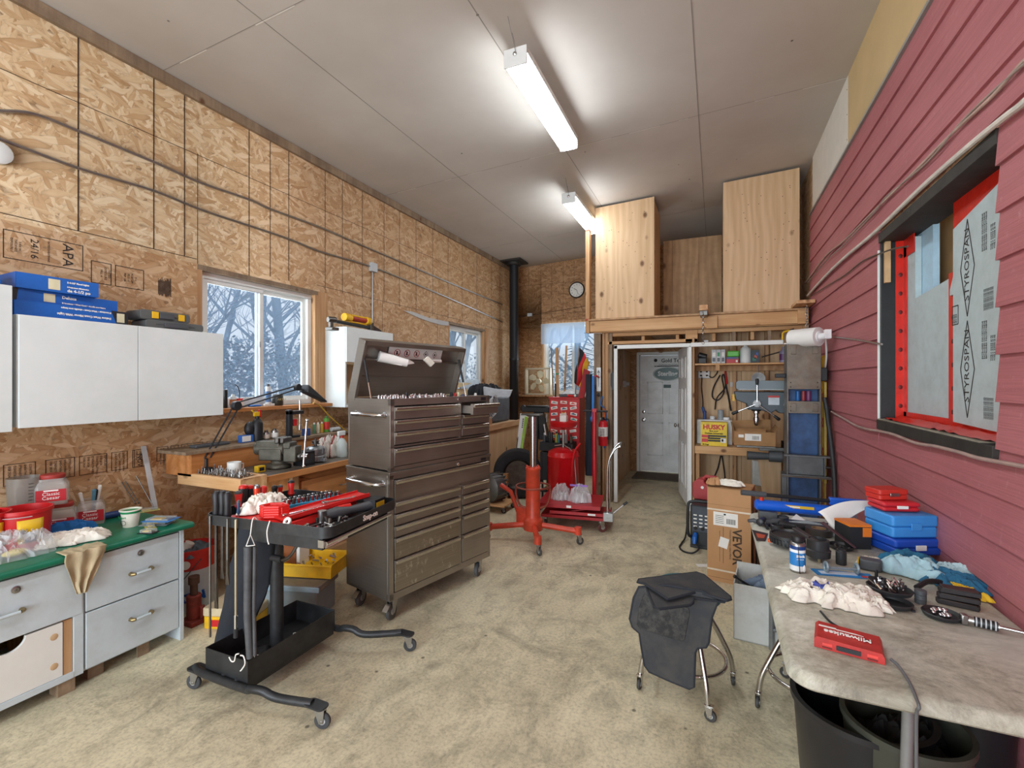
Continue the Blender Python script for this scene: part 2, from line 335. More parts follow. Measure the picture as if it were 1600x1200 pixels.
struct(m, 'wall_left')
# back wall
m = MB(OSBB)
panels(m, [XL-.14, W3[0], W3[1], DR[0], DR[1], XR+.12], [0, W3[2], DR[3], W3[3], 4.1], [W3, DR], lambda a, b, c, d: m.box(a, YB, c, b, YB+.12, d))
m.m(SEAM)
def bstrip(x0, z0, x1, z1, t=.002): m.box(min(x0, x1)-(t if x0 == x1 else 0), YB-.0012, min(z0, z1)-(t if z0 == z1 else 0), max(x0, x1)+(t if x0 == x1 else 0), YB+.001, max(z0, z1)+(t if z0 == z1 else 0))
for u in (812, 826, 845, 862, 880, 897): x = ony(u, 400, YB).x; bstrip(x, 2.75 if u > 840 else .3, x, 3.8)
for z in (3.42, 2.85, 1.9, 2.6): bstrip(XL, z, -3.05 if z < 2.7 else -1.3, z)
struct(m, 'wall_back')
# front wall with a presumed garage doorway behind the viewer, left open for sky light
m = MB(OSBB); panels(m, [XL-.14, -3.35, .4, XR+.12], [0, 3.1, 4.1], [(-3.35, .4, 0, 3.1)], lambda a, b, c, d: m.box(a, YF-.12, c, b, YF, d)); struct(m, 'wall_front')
# ceiling
def drywall():
    n = NT('ceiling_board'); n.set(.85, 0, .2); g = n.noise(n.coords(), 1.1, 4); c = n.ramp(g, [(.3, lin('#b9b1a8')), (.7, lin('#c6bfb6'))])
    vo = n.n('ShaderNodeTexVoronoi'); n.l(n.coords(), vo.inputs[0]); vo.inputs['Scale'].default_value = 2.6; n.col(n.mix(n.ramp(vo.outputs['Distance'], [(.018, G3(1)), (.03, G3(0))]), c, lin('#5c544c'))); return n.m
CEIL = drywall(); m = MB(CEIL)
a, b = ceilz(XL-.2), ceilz(XR+.2)
m.hexa([(XL-.2, YF-.2, a), (XR+.2, YF-.2, b), (XR+.2, YB+.2, b), (XL-.2, YB+.2, a), (XL-.2, YF-.2, a+.1), (XR+.2, YF-.2, b+.1), (XR+.2, YB+.2, b+.1), (XL-.2, YB+.2, a+.1)])
m.m(mat('#8f877e', .9, 0, .1))
for x in (-2.6, -1.38, -.14): z = ceilz(x); m.box(x-.003, YF, z-.0012, x+.003, YB, z+.004)
def cs(y, x0, x1, w_=.003):
    z0, z1 = ceilz(x0)-.0012, ceilz(x1)-.0012; m.hexa([(x0, y-w_, z0), (x1, y-w_, z1), (x1, y+w_, z1), (x0, y+w_, z0), (x0, y-w_, z0+.004), (x1, y-w_, z1+.004), (x1, y+w_, z1+.004), (x0, y+w_, z0+.004)])
for y in (2.08, 4.52, 6.96): cs(y, XL, XR, .002)
m.m(mat('#e0dcd4', .9, 0, .1)); random.seed(5)
for y in (2.08, 4.52, 6.96):
    x = XL+.2
    while x < XR: x1 = x+rnd(.08, .4); cs(y+.006, x, min(x1, XR), .004); x = x1+rnd(.1, .6)
struct(m, 'ceiling')
# floor
def concrete():
    n = NT('concrete_floor'); n.set(.6, 0, .35); big = n.noise(n.coords(), .9, 5, .65, .6); c = n.ramp(big, [(.3, lin('#b0a68c')), (.48, lin('#d2c7a8')), (.7, lin('#e2d8b8'))])
    md = n.noise(n.coords(scale=(1.4, .8, 1)), 5, 10, .8, .5); c = n.mix(.9, c, n.ramp(md, [(.34, G3(.58)), (.52, G3(1)), (.7, G3(1.06))]), 'MULTIPLY')
    sp = n.noise(n.coords(), 60, 4, .7); c = n.mix(.7, c, n.ramp(sp, [(.32, G3(.6)), (.52, G3(1)), (.75, G3(1.1))]), 'MULTIPLY')
    st = n.noise(n.coords(loc=(4, 2, 0)), 2.1, 7, .72, 1.0); c = n.mix(n.math('MULTIPLY', n.ramp(st, [(.52, G3(0)), (.70, G3(1))]), .6), c, lin('#6e6757'))
    vo = n.n('ShaderNodeTexVoronoi'); n.l(n.coords(), vo.inputs[0]); vo.inputs['Scale'].default_value = 5.5; c = n.mix(n.ramp(vo.outputs['Distance'], [(.04, G3(.75)), (.07, G3(0))]), c, lin('#4d4638'))
    n.col(c); n.l(n.ramp(md, [(.35, G3(.45)), (.6, G3(.7))]), n.b.inputs['Roughness']); n.bump(sp, .12, .002); return n.m
m = MB(concrete()); m.box(XL-.14, YF-.15, -.12, XR+.12, YB+.12, 0); struct(m, 'floor')
# right wall: base, lap siding, boards above
HOLE = (2.33, 3.71, 1.29, 2.51)
m = MB(OSBL); panels(m, [YF, HOLE[0], HOLE[1], YB+.12], [0, HOLE[2], HOLE[3], 4.15], [HOLE], lambda a, b, c, d: m.box(XR, a, c, XR+.14, b, d)); struct(m, 'wall_right')
def siding():
    n = NT('red_lap_siding'); n.set(.55, 0, .35); g = n.noise(n.coords(scale=(3, 1.2, 60)), 1.2, 5, .65, 1.4); big = n.noise(n.coords(), .8, 3)
    c = n.ramp(big, [(.3, lin('#a55f64')), (.7, lin('#b77277'))]); c = n.mix(.8, c, n.ramp(g, [(.35, G3(.82)), (.6, G3(1.05))]), 'MULTIPLY')
    s = n.noise(n.coords(scale=(9, 14, 9)), 2.2, 5, .7); c = n.mix(n.ramp(s, [(.58, G3(0)), (.80, G3(.5))]), c, lin('#c79a98')); n.col(c); n.bump(g, .45, .005); return n.m
SID = siding(); m = MB(SID); e = .176; z = 1.31-8*e; k = 0
while z < 3.40:
    zt = min(z+e+.03, 3.43)
    spans = [(YF, 6.13)]; zb = max(z, 0)
    if zt > HOLE[2]+.02 and z+.1 < HOLE[3]: spans = [(YF, HOLE[0]), (HOLE[1]+.015, 6.13)]
    if len(spans) == 2 and z < HOLE[2]-.03: m.hexa([(XR-.022, HOLE[0], z), (XR-.022, HOLE[1]+.015, z), (XR, HOLE[1]+.015, z), (XR, HOLE[0], z), (XR-.006, HOLE[0], HOLE[2]-.028), (XR-.006, HOLE[1]+.015, HOLE[2]-.028), (XR, HOLE[1]+.015, HOLE[2]-.028), (XR, HOLE[0], HOLE[2]-.028)])
    for (a, b) in spans:
        js = [a]+[y for y in (-1.2+(k % 3)*.95, 2.05-(k % 2)*.6, 4.7+(k % 3)*.35) if a+.2 < y < b-.2]+[b]
        for y0, y1 in zip(js, js[1:]):
            m.hexa([(XR-.022, y0+.001, zb), (XR-.022, y1-.001, zb), (XR, y1-.001, zb), (XR, y0+.001, zb), (XR-.006, y0+.001, zt), (XR-.006, y1-.001, zt), (XR, y1-.001, zt), (XR, y0+.001, zt)])
    z += e; k += 1
o = m.build('trim_1'); tag(o, kind='structure')
m = MB(mat('#d8d3c8', .8, 0, .04)); m.box(XR-.014, 4.49, 3.43, XR, 5.98, ceilz(XR)-.002); m.m(SEAM)
for zz in (3.5, 3.7, 3.9): m.cyl((XR-.016, 4.52, zz), (XR-.012, 4.52, zz), .004, n=6)
struct(m, 'trim_2')
m = MB(mat('#c5aa7c', .8, 0, .06, 3)); m.box(XR-.014, YF, 3.43, XR, 4.485, ceilz(XR)-.002); struct(m, 'trim_3')
m = MB(mat('#9b9d98', .5, .4, .1)); m.box(XR-.025, YF, 3.415, XR-.002, 6.13, 3.435); struct(m, 'trim_4')
m = MB(OLDW); m.box(XL, YF, 3.69, XL+.03, YB, 3.768); m.m(SEAM); struct(m, 'trim_5')
# ---------------------------------------------------------------- boarded window opening in the red wall
FOAM = mat('#b4c3c6', .6, 0, .05, 4, 0, 80, '#8f9c9a', .3, 14); FOAMB = mat('#a9cbe0', .6, 0, .06, 30, .3, 90)
TAPE = mat('#cf2a1c', .3, 0, .14, 12, .2, 30); MEMB = mat('#1e1f21', .45, 0, .3, 7, .4, 20); XF = 1.10
m = MB(mat('#2d2a26', .7, 0, .4, 9, .3, 40)); y0, y1, z0, z1 = HOLE
m.box(XR-.02, y0, z1-.06, XF+.05, y1, z1+.0); m.box(XR-.03, y0, z0-.03, XF+.05, y1, z0+.03)
m.m(mat('#8d8676', .8, 0, .3, 8)); m.box(XR-.028, y0+.1, z0+.03, XF, y1, z0+.036)
m.m(MEMB); m.box(XR-.008, y1-.012, z0+.03, XF+.02, y1+.02, z1-.06)
m.m(mat('#c9a67a', .7)); m.box(XR+.005, y1-.04, z0+.9, XR+.035, y1-.012, z1-.06); m.m(WPAINT); m.box(XR-.02, y1+.014, z0, XR-.004, y1+.019, z1-.1)
m.m(OLDW); m.box(XF+.1, y0-.02, z0, XF+.12, y0+.0, z1); struct(m, 'window_4', .002)
# tape
m = MB(TAPE); m.box(XF-.055, y1-.016, z0+.03, XF-.012, y1-.012, z1-.06); m.box(XF-.014, y1-.06, z0+.03, XF-.008, y1-.013, z1-.1); m.box(XF-.013, 2.99, z0+.03, XF-.007, 3.075, 2.11)
m.box(XF-.014, y0, z0+.03, XF-.009, y1-.013, z0+.085); m.box(XF-.014, y0, z1-.22, XF-.009, 3.02, z1-.06); m.box(XF-.014, 3.53, z1-.17, XF-.009, y1-.013, z1-.06)
random.seed(2); nb = 26; vs = []; fs = []
for i in range(nb+1):
    y = y0+.02+(y1-y0-.05)*i/nb
    for j in range(5): vs.append((XR-.005+j*.026, y, z0+.039+.02*abs(noise.noise(V((i*.5, j*.9, 3))))+(.012 if j > 2 else 0)))
for i in range(nb):
    for j in range(4): q = i*5+j; fs.append((q, q+1, q+6, q+5))
m._add(vs, fs); m.m(mat('#5a1410', .5))
for i in range(9):
    m.ball((XF-.03, y1-.0165, z0+.12+i*.118), .013, .9, .1, 1.1, 8)
    if i < 6: m.ball((XF-.0135, 3.033, z0+.12+i*.118), .012, .1, .9, 1.1, 8)
o = m.build('red_sheathing_tape'); tag(o, 'red sheathing tape around the foam boards in the window opening', 'tape')
m = MB(FOAM); X0 = XF-.006
m.prism([(3.06, z0+.04), (3.675, z0+.05), (3.68, 2.42), (3.535, 2.43), (3.53, 2.06), (3.06, 2.09)], .03, 'x', X0)
one(m, 'foam_board', 'plain grey foam board with a stepped top edge in the window opening', 'insulation board')
m = MB(FOAMB); m.prism([(3.38, 2.0), (3.60, 2.0), (3.60, 2.5), (3.50, 2.5), (3.50, 2.475), (3.38, 2.475)], .03, 'x', XF+.026)
one(m, 'foam_offcut', 'narrow light blue foam strip standing behind the stepped grey foam board', 'insulation board')
m = MB(FOAM); m.prism([(y0+.002, z0+.055), (2.985, z0+.075), (2.985, 1.99), (3.02, 1.99), (3.02, 2.02), (2.985, 2.08), (2.985, z1-.2), (y0+.002, z1-.085)], .035, 'x', X0-.022); XX = X0-.0225
m.m(INK)
def ring(pts, t, x=XX):
    for p, q in zip(pts, pts[1:]+pts[:1]):
        p, q = V(p), V(q); d = (q-p).normalized()*t; nn = V((-d.y, d.x)); m.hexa([(x+a, *(r+s)) for a in (0, -.0008) for r, s in ((p, nn), (q, nn), (q, -nn), (p, -nn))])
for zc in (1.62, 2.09):
    ring([(2.84, zc+.225), (2.905, zc), (2.84, zc-.225), (2.775, zc)], .003)
    m.text('STYROSPAN', (XX-.0006, 2.825, zc-.155), (0, 0, 1), (0, 1, 0), .062, INK, .0003)
    for k in range(3):
        m.text('EXTRUDED POLYSTYRENE', (XX-.0006, 2.70-k*.016, zc+.04), (0, 0, 1), (0, 1, 0), .014, INK, .0003)
        m.text('TYPE 4  CODE 25 PSI', (XX-.0006, 2.63-k*.014, zc+.03), (0, 0, 1), (0, 1, 0), .012, INK, .0003)
    for k in range(9): m.text('insulation board under slab', (XX-.0006, 2.69-k*.009, zc-.22), (0, 0, 1), (0, 1, 0), .0085, INK, .0003)
ring([(2.99, 1.84), (2.99, 1.93), (2.93, 1.93), (2.93, 1.84)], .0025)
for k in range(5): m.text('ASTM C578', (XX-.0006, 2.983-k*.01, 1.845), (0, 0, 1), (0, 1, 0), .009, INK, .0003)
one(m, 'foam_board', 'tall grey foam board printed with diamonds in the window opening', 'insulation board')
m = MB(mat('#c39a6c', .8, 0, .06)); m.box(XF+.13, y0-.1, z0-.05, XF+.15, y1+.3, z1+.2); m.m(PINEV); m.box(XF+.1, 3.70, z0, XF+.13, 3.74, z1+.1); struct(m, 'wall_beyond')
# ---------------------------------------------------------------- windows
def vinyl(name, a0, a1, z0, z1, X, ax, inner=None, sx=-1):
    """white vinyl slider; ax 'x': lies in a plane of constant x"""
    def bx(m, a, b, c, d, e0, e1):
        if ax == 'x': m.box(X+sx*e0, a, c, X+sx*e1, b, d)
        else: m.box(a, X+e0, c, b, X+e1, d)
    m = MB(WPAINT); t = .045
    for q in ((a0, a1, z0, z0+t), (a0, a1, z1-t, z1), (a0, a0+t, z0+t, z1-t), (a1-t, a1, z0+t, z1-t)): bx(m, *q, .05, .12)
    mid = (a0+a1)/2
    for s0, s1, e in ((a0+t, mid+.025, .06), (mid-.025, a1-t, .085)):
        for q in ((s0, s1, z0+t, z0+t+.035), (s0, s1, z1-t-.035, z1-t), (s0, s0+.035, z0+t+.035, z1-t-.035), (s1-.035, s1, z0+t+.035, z1-t-.035)): bx(m, *q, e, e+.022)
    o = struct(m, name, .002)
    g = MB(SKYP)
    for s0, s1, e in ((a0+t+.03, mid-.005, .068), (mid+.005, a1-t-.03, .093)): bx(g, s0, s1, z0+t+.03, z1-t-.03, e, e+.004)
    g.build('window_glass', o); l = MB(LGREY); bx(l, mid-.02, mid-.005, (z0+z1)/2-.02, (z0+z1)/2+.03, .052, .062); l.build('window_latch', o)
    return o
def jamb(name, a0, a1, z0, z1, X, ax, sx=-1, mt=PINEV):
    m = MB(mt); t = .038
    def bx(a, b, c, d, e0=-.012, e1=.13):
        if ax == 'x': m.box(X+sx*e0, a, c, X+sx*e1, b, d)
        else: m.box(a, X+e0, c, b, X+e1, d)
    bx(a0, a0+t, z0, z1-t, .0); bx(a1-t, a1, z0, z1-t, .0); m.m(OLDW); bx(a0, a1, z1-t, z1, .0); m.m(BENCHW); bx(a0-.03, a1+.12, z0-.03, z0, -.1, .13); return struct(m, name, .002)
jamb('trim_6', W1[0], W1[1], W1[2], W1[3], XL, 'x'); vinyl('window_1', W1[0]+.038, W1[1]-.038, W1[2], W1[3]-.038, XL, 'x')
m = MB(PINEV); m.box(XL-.14, W1[1], W1[2], XL+.004, W1[1]+.12, W1[3]); struct(m, 'trim_7')
jamb('trim_8', W2[0], W2[1], W2[2], W2[3], XL, 'x'); vinyl('window_2', W2[0]+.04, W2[1]-.04, W2[2], W2[3]-.04, XL, 'x')
m = MB(PINEV); m.prism([(W2[1]-.02, W2[2]), (W2[1]+.0, W2[2]), (W2[1]+.16, W2[3]+.02), (W2[1]+.02, W2[3]+.02)], .03, 'x', XL-.004); struct(m, 'trim_9')
m = MB(PINEV)
for q in ((W3[0], W3[0]+.04, W3[2], W3[3]-.04), (W3[1]-.04, W3[1], W3[2], W3[3]-.04), (W3[0], W3[1], W3[3]-.04, W3[3])): m.box(q[0], YB, q[2], q[1], YB+.12, q[3])
m.box(W3[0]-.5, YB-.28, W3[2]-.03, W3[1]+.1, YB+.12, W3[2]); struct(m, 'trim_10')
vinyl('window_3', W3[0]+.04, W3[1]-.04, W3[2], W3[3]-.04, YB-.01, 'y')
m = MB(clear('hanging_film', '#cfe0f0', .55, .5)); m.box(W3[0]+.0, YB-.035, 2.28, -2.2, YB-.033, 2.66); one(m, 'plastic_sheet', 'cloudy plastic sheet hanging over the upper part of the back window', 'plastic sheet')
# torn plastic around the second window
m = MB(clear('torn_film', '#d8dcde', .55, .5)); p = [onx(u, v, XL+.012) for u, v in ((630, 485), (645, 487), (668, 496), (701, 503), (701, 509), (690, 508), (672, 503), (655, 497), (640, 490))]
m.prism([(q.y, q.z) for q in p], .003, 'x', XL+.01); one(m, 'torn_plastic', 'strip of torn plastic sheeting stapled left of the second left window', 'plastic sheet')
# ---------------------------------------------------------------- partition, passage, loft
YP = 6.14
m = MB(PLY); m.box(-1.40, YP+.1, 0, -1.38, YB, 2.2); m.m(SEAM)
for y in (7.36,): m.box(-1.381, y-.002, 0, -1.378, y+.002, 2.2)
struct(m, 'wall_passage_left')
m = MB(PLY); m.box(-.27, 6.67, 0, -.25, YB, 2.2); m.box(-.25, 6.65, 0, XR, 6.67, 2.2); m.m(SEAM)
for x in (.16, .3, .62): m.box(x-.002, 6.648, 0, x+.002, 6.651, 2.2)
struct(m, 'wall_shelf_back')
m = MB(OLDW); m.box(-1.47, YP-.03, 0, -1.38, YP+.06, 2.2); m.m(PINEV); m.box(-1.365, YP, 0, -1.335, YP+.09, 2.2); m.box(-1.33, YP+.01, 0, -1.285, YP+.05, 2.2); m.m(OLDW); m.box(-1.28, YP, 0, -1.235, YP+.09, 2.2)
m.m(PINEV)
for x in (-.25, .2, .56): m.box(x, 6.56, 0, x+.04, 6.65, 2.2)
m.m(OLDW)
for x in (-.24, .18, .55): m.box(x, YP+.02, 2.0, x+.04, YP+.1, 2.2)
m.m(PINE); m.box(-.34, YP, 2.05, -.2, YP+.05, 2.2)
struct(m, 'trim_11', .003)
m = MB(PINE); m.box(-1.3, YP, 2.05, -.2, YP+.05, 2.09); m.box(-1.25, YP+.02, 2.155, XR-.02, YP+.11, 2.2)
for i in range(6): x = -1.3+i*.42; m.box(x, YP+.11, 2.06, x+.04, 8.4, 2.2)
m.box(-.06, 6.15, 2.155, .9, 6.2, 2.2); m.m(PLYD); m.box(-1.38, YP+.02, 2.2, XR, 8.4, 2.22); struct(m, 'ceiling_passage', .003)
LW = (-.025, )
t = thing('loft_platform', 'timber loft platform over the doorway with pine front beam', 'loft', (-.3, 6.1, 2.2))
def part(m, name, par, bev=0, **k):
    o = m.build(name, par, bev, **k); o.matrix_parent_inverse = Matrix.Translation(-par.location) if not par.rotation_euler.z else (Matrix.Translation(par.location) @ par.rotation_euler.to_matrix().to_4x4()).inverted(); return o
m = MB(PINE); m.box(-1.50, 6.02, 2.21, .92, 6.06, 2.35); m.box(-1.50, 6.06, 2.2, .92, 6.1, 2.24); part(m, 'front_beam', t, .003)
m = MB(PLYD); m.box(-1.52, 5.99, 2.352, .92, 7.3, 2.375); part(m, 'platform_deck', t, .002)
m = MB(PINEV); m.box(-1.56, 6.02, 2.2, -1.505, 6.11, 2.36); m.m(mat('#a24a35', .7)); m.box(-1.561, 6.015, 2.36, -1.503, 6.112, 2.385); m.m(PINEV); m.box(-1.56, 6.02, 2.385, -1.505, 6.11, 3.53); m.m(mat('#a24a35', .7)); m.box(-1.561, 6.019, 3.53, -1.504, 6.111, 3.55); part(m, 'corner_post', t, .003)
m = MB(PINE); m.box(-.1, 5.98, 2.19, .02, 6.02, 2.33); part(m, 'beam_block', t, .002)
m = MB(PINE); m.box(.83, 5.985, 2.2, .93, 6.02, 2.36); part(m, 'beam_block', t, .002)
m = MB(PINEY); m.box(-.17, 5.72, 2.37, -.08, 6.3, 2.43); m.m(DSTEEL); m.box(-.165, 5.76, 2.32, -.085, 5.99, 2.37); part(m, 'hoist_arm', t, .002)
m = MB(PINEY); m.box(.78, 5.72, 2.385, .95, 6.2, 2.42); part(m, 'hoist_arm', t, .002)
for (x, z1, z0, r) in ((-.13, 2.36, 2.03, .006), (.88, 2.38, 2.04, .007)):
    m = MB(STEEL); z = z1; k = 0
    while z > z0:
        q = [V((x+(.012*cos(a) if k % 2 else 0), 5.76+(0 if k % 2 else .012*cos(a)), z-.022+.02*sin(a))) for a in [2*pi*i/10 for i in range(10)]]; m.tube(q, .0035, 6, True); z -= .03; k += 1
    one(m, 'chain', 'steel chain hanging from the %s arm of the loft beam' % ('middle' if x < 0 else 'right end'), 'chain')
for nm, x0, x1, zt, lab in (('plywood_box', -1.45, -.706, 3.865, 'tall plywood box with flame grain on the left of the loft'), ('plywood_box', .085, .864, 3.90, 'tall knotty plywood box on the right of the loft')):
    m = MB(PLY); zb = 2.378
    m.hexa([(x0, 6.12, zb), (x1, 6.12, zb), (x1, 6.14, zb), (x0, 6.14, zb), (x0, 6.12, ceilz(x0)-.03), (x1, 6.12, ceilz(x1)-.03), (x1, 6.14, ceilz(x1)-.03), (x0, 6.14, ceilz(x0)-.03)])
    for xa in (x0, x1-.02): m.box(xa, 6.14, zb, xa+.02, 6.8, ceilz(x0)-.03)
    m.box(x0+.02, 6.78, zb, x1-.02, 6.8, ceilz(x0)-.03); m.m(INK); random.seed(int(x0*10))
    for i in range(36): m.cyl((rnd(x0+.03, x1-.03), 6.121, rnd(2.45, 3.8)), (0, 0, 0), .004, n=6) if 0 else m.ball((rnd(x0+.03, x1-.03), 6.1195, rnd(2.45, 3.8)), .005, 1, .3, 1, 6)
    one(m, nm, lab, 'box')
m = MB(PLYD)
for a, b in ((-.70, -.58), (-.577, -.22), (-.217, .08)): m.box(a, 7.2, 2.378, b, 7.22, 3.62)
one(m, 'plywood_back_panel', 'dark plywood sheets standing between the two boxes on the loft', 'panel')
# doors
m = MB(WPAINT); x0, x1, _, zt = DR
m.box(x0-.05, YB-.01, 0, x0, YB+.1, zt+.05); m.box(x1, YB-.01, 0, x1+.05, YB+.1, zt+.05); m.box(x0, YB-.01, zt, x1, YB+.1, zt+.05); struct(m, 'trim_12', .002)
def paneldoor(m, w_, h, rows, t=.035):
    """six raised-moulding panels; door lies in x-z from the hinge at 0, thickness t in y"""
    m.box(0, 0, 0, w_, t, h)
    for (z0, z1) in rows:
        for (a, b) in ((.13, w_/2-.05), (w_/2+.05, w_-.13)):
            for y in (-.006, t):
                m.box(a, y, z0, b, y+.006, z0+.015); m.box(a, y, z1-.015, b, y+.006, z1); m.box(a, y, z0, a+.015, y+.006, z1); m.box(b-.015, y, z0, b, y+.006, z1)
                m.box(a+.035, y+.001, z0+.035, b-.035, y+.005, z1-.035)
DP = mat('#eeeeec', .45, 0, .06, 4, 0, 80, '#a8a49a', .35, 4)
m = MB(DP).at(x0+.002, YB+.02, .012); paneldoor(m, x1-x0-.004, 2.01, [(.28, .85), (1.0, 1.55)])
o = m.build('door_1', None, .002); tag(o, kind='structure')
m = MB(CHROME)
for z in (.9, 1.04): m.at(x0+.07, YB+.015, z, 90); m.lathe([(.034, 0), (.034, .006), (.015, .01), (.014, .03), (.027, .04), (.03, .055), (.02, .066), (0, .068)] if z < 1 else [(.03, 0), (.03, .012), (.02, .016), (0, .017)], n=18)
m.build('door_handle', o)
m = MB(mat('#d9dad6', .5, 0, .05)); m.box(-.985, YB-.004, 1.82, -.42, YB, 1.99); m.m(INK)
m.text('Gold Top', (-.86, YB-.0045, 1.90), (1, 0, 0), (0, 0, 1), .088, INK, .0005, bold=.002);  m.text('STAINLESS PIPE & SUPPLY', (-.9, YB-.0055, 1.845), (1, 0, 0), (0, 0, 1), .03, INK)
m.m(INK).box(-.97, YB-.0055, 1.825, -.45, YB-.004, 1.84); m.text('PIPE', (-.95, YB-.007, 1.826), (1, 0, 0), (0, 0, 1), .012, mat('#e9edec', .45, 0, .05, 3, 0, 80, '#c9cdc8', .3, 3)); m.at(-.95, YB-.005, 1.935, 90); m.lathe([(.03, 0), (.03, .002)], n=8); m.at()
one(m, 'door_sign', 'pale sign with black script lettering taped above the oval sign', 'sign')
m = MB(mat('#20453a', .4)); m.at(-.755, YB-.002, 1.70, 90); m.lathe([(.2, 0), (.2, .006)], n=40, sx=1.2, sy=.58); m.m(PAPER); m.lathe([(.185, .006), (.192, .006), (.192, .009), (.185, .009)], n=40, sx=1.2, sy=.58); m.at()
m.text('Sterling', (-.755, YB-.0115, 1.67), (1, 0, 0), (0, 0, 1), .105, mat('#d9dad6', .5, 0, .05), .001, 'CENTER', .004); one(m, 'door_sign', 'dark green oval sign with white lettering on the white door', 'sign')
m = MB(mat('#39504a', .5)); m.box(-.82, YB-.004, 1.46, -.70, YB, 1.515); one(m, 'door_plate', 'tiny dark plate at the middle of the white door', 'sign')
m = MB(mat('#5f5548', .95, 0, .2, 30, .5, 200)); m.box(-1.25, 7.75, .002, -.32, 8.35, .014); one(m, 'doormat', 'brown doormat lying before the white door', 'doormat', bev=.003)
t = thing('panel_door', 'white six panel door standing open beside the shelves', 'door', (-.285, 6.17, .03), 101)
m = MB(DP); paneldoor(m, .82, 1.98, [(.2, .75), (.9, 1.45), (1.58, 1.85)]); m.build('door_leaf', t, .002)
for z in (.25, 1.0, 1.75): m = MB(STEEL); m.box(-.004, -.012, z, .03, 0, z+.09); m.cyl((-.006, -.01, z), (-.006, -.01, z+.09), .007, n=8); m.build('hinge', t)
m = MB(CHROME).at(.76, -.004, .93, 90); m.lathe([(.03, 0), (.03, .006), (.013, .01), (.013, .03), (.027, .04), (.028, .056), (0, .066)], n=16); m.at(.76, .039, .93, -90); m.lathe([(.03, 0), (.03, .006), (.013, .01), (.013, .03), (.027, .04), (.028, .056), (0, .066)], n=16); m.build('door_knob', t)
# white tube frame round the doorway and along the shelves
m = MB(WPAINT); m.box(-1.2, YP-.07, .02, -1.155, YP-.025, 2.03); m.box(-1.2, YP-.07, 1.985, -.27, YP-.025, 2.03); m.box(-.30, YP-.07, .0, -.265, YP-.025, 2.0); struct(m, 'trim_13', .004)
m = MB(WPAINT); m.box(-.27, YP-.085, 1.985, .70, YP-.03, 2.035); m.m(LGREY); m.box(-.13, YP-.083, 2.035, -.08, YP-.05, 2.06); o = one(m, 'white_rail', 'white metal rail running from the doorway to the paper roll', 'rail', bev=.004)
# second jamb board right of the opening
m = MB(PINEV); m.box(-.262, YP-.02, 0, -.235, YP+.06, 2.1); struct(m, 'trim_14', .002)
# ================================================================ helpers for things with parts, drawn in room coordinates
def wm(o):
    M = Matrix.Translation(o.location) @ o.rotation_euler.to_matrix().to_4x4()
    return (wm(o.parent) @ M) if o.parent else M
def wp(m, name, par, bev=0, sm=40):
    inv = wm(par).inverted(); [setattr(v, 'co', inv @ v.co) for v in m.bm.verts]
    return m.build(name, par, bev, sm)
def casterw(par, x, y, r=.05, ang=0, zt=None, mt=RUB, fk=STEEL, lock=False, w_=.025):
    """swivel caster touching the floor; drawn in the frame of par"""
    zt = zt or 2.5*r; m = MB(fk); a = R(ang); cx, cy = x+cos(a)*r*.45, y+sin(a)*r*.45; m.at(cx, cy, 0, 0, 0, ang)
    m.box(-r*1.0, -w_, zt-.006, r*.55, w_, zt); m.cyl((-r*.45, 0, zt-.02), (-r*.45, 0, zt), r*.45, n=12)
    for s in (-1, 1): m.prism([(-r*.95, zt-.006), (r*.35, zt-.006), (r*.22, r*.75), (-.012, r*.75)], .003, 'y', s*w_*.85-.0015)
    m.cyl((0, -w_, r), (0, w_, r), r*.16, n=8)
    if lock: m.hexa([(r*.6, -.018, zt-.03), (r*1.5, -.018, zt-.06), (r*1.5, .018, zt-.06), (r*.6, .018, zt-.03), (r*.6, -.018, zt-.024), (r*1.5, -.018, zt-.054), (r*1.5, .018, zt-.054), (r*.6, .018, zt-.024)])
    o = m.build('caster', par, .001); k = MB(mt); k.at(cx, cy, r, 90, 0, 0); k.T = Matrix.Translation((cx, cy, r)) @ Euler((0, 0, a)).to_matrix().to_4x4() @ Euler((R(90), 0, 0)).to_matrix().to_4x4()
    k.lathe([(r*.3, -w_*.55), (r*.9, -w_*.55), (r, -w_*.3), (r, w_*.3), (r*.9, w_*.55), (r*.3, w_*.55)], n=22); k.m(LGREY); k.lathe([(.004, -w_*.6), (r*.42, -w_*.6), (r*.42, w_*.6), (.004, w_*.6)], n=14); k.build('wheel', o); return o
# ---------------------------------------------------------------- ceiling fluorescents
GLOW = emis('lit_diffuser', '#edf7ff', LAMP)
def lamp(x, y0, z, label):
    t = thing('ceiling_light', label, 'ceiling light', (x, y0, z), 0, 'fluorescent ceiling lights'); L = 1.24
    m = MB(WHITE); m.box(-.08, 0, .045, .08, L, .09); m.box(-.082, -.003, -.03, .082, .012, .09); m.box(-.082, L-.012, -.03, .082, L+.003, .09); m.build('housing', t, .003)
    m = MB(GLOW); m.prism([(-.078, .045), (-.072, -.022), (-.05, -.032), (.05, -.032), (.072, -.022), (.078, .045)], L-.024, 'y', .012); m.build('diffuser', t)
    m = MB(CHROME).at(0, -.003, .045, 90); m.lathe([(.014, 0), (.014, .008), (.006, .014), (0, .014)], n=12); m.build('knob', t)
    m = MB(DSTEEL); zz = ceilz(x)-z; m.tube([(0, .02, .09), (-.03, .02, zz)], .0012, 5); m.build('hanging_wire', t); m = MB(DSTEEL); m.tube([(0, L-.02, .09), (0, L-.02, zz)], .0012, 5); m.build('hanging_wire', t); m = MB(DSTEEL); m.tube([(.005, .004, .05), (.0, -.12, zz)], .0018, 5); m.build('power_cord', t)
lamp(-1.215, 2.86, 3.68, 'nearest lit fluorescent ceiling fixture in the middle of the ceiling')
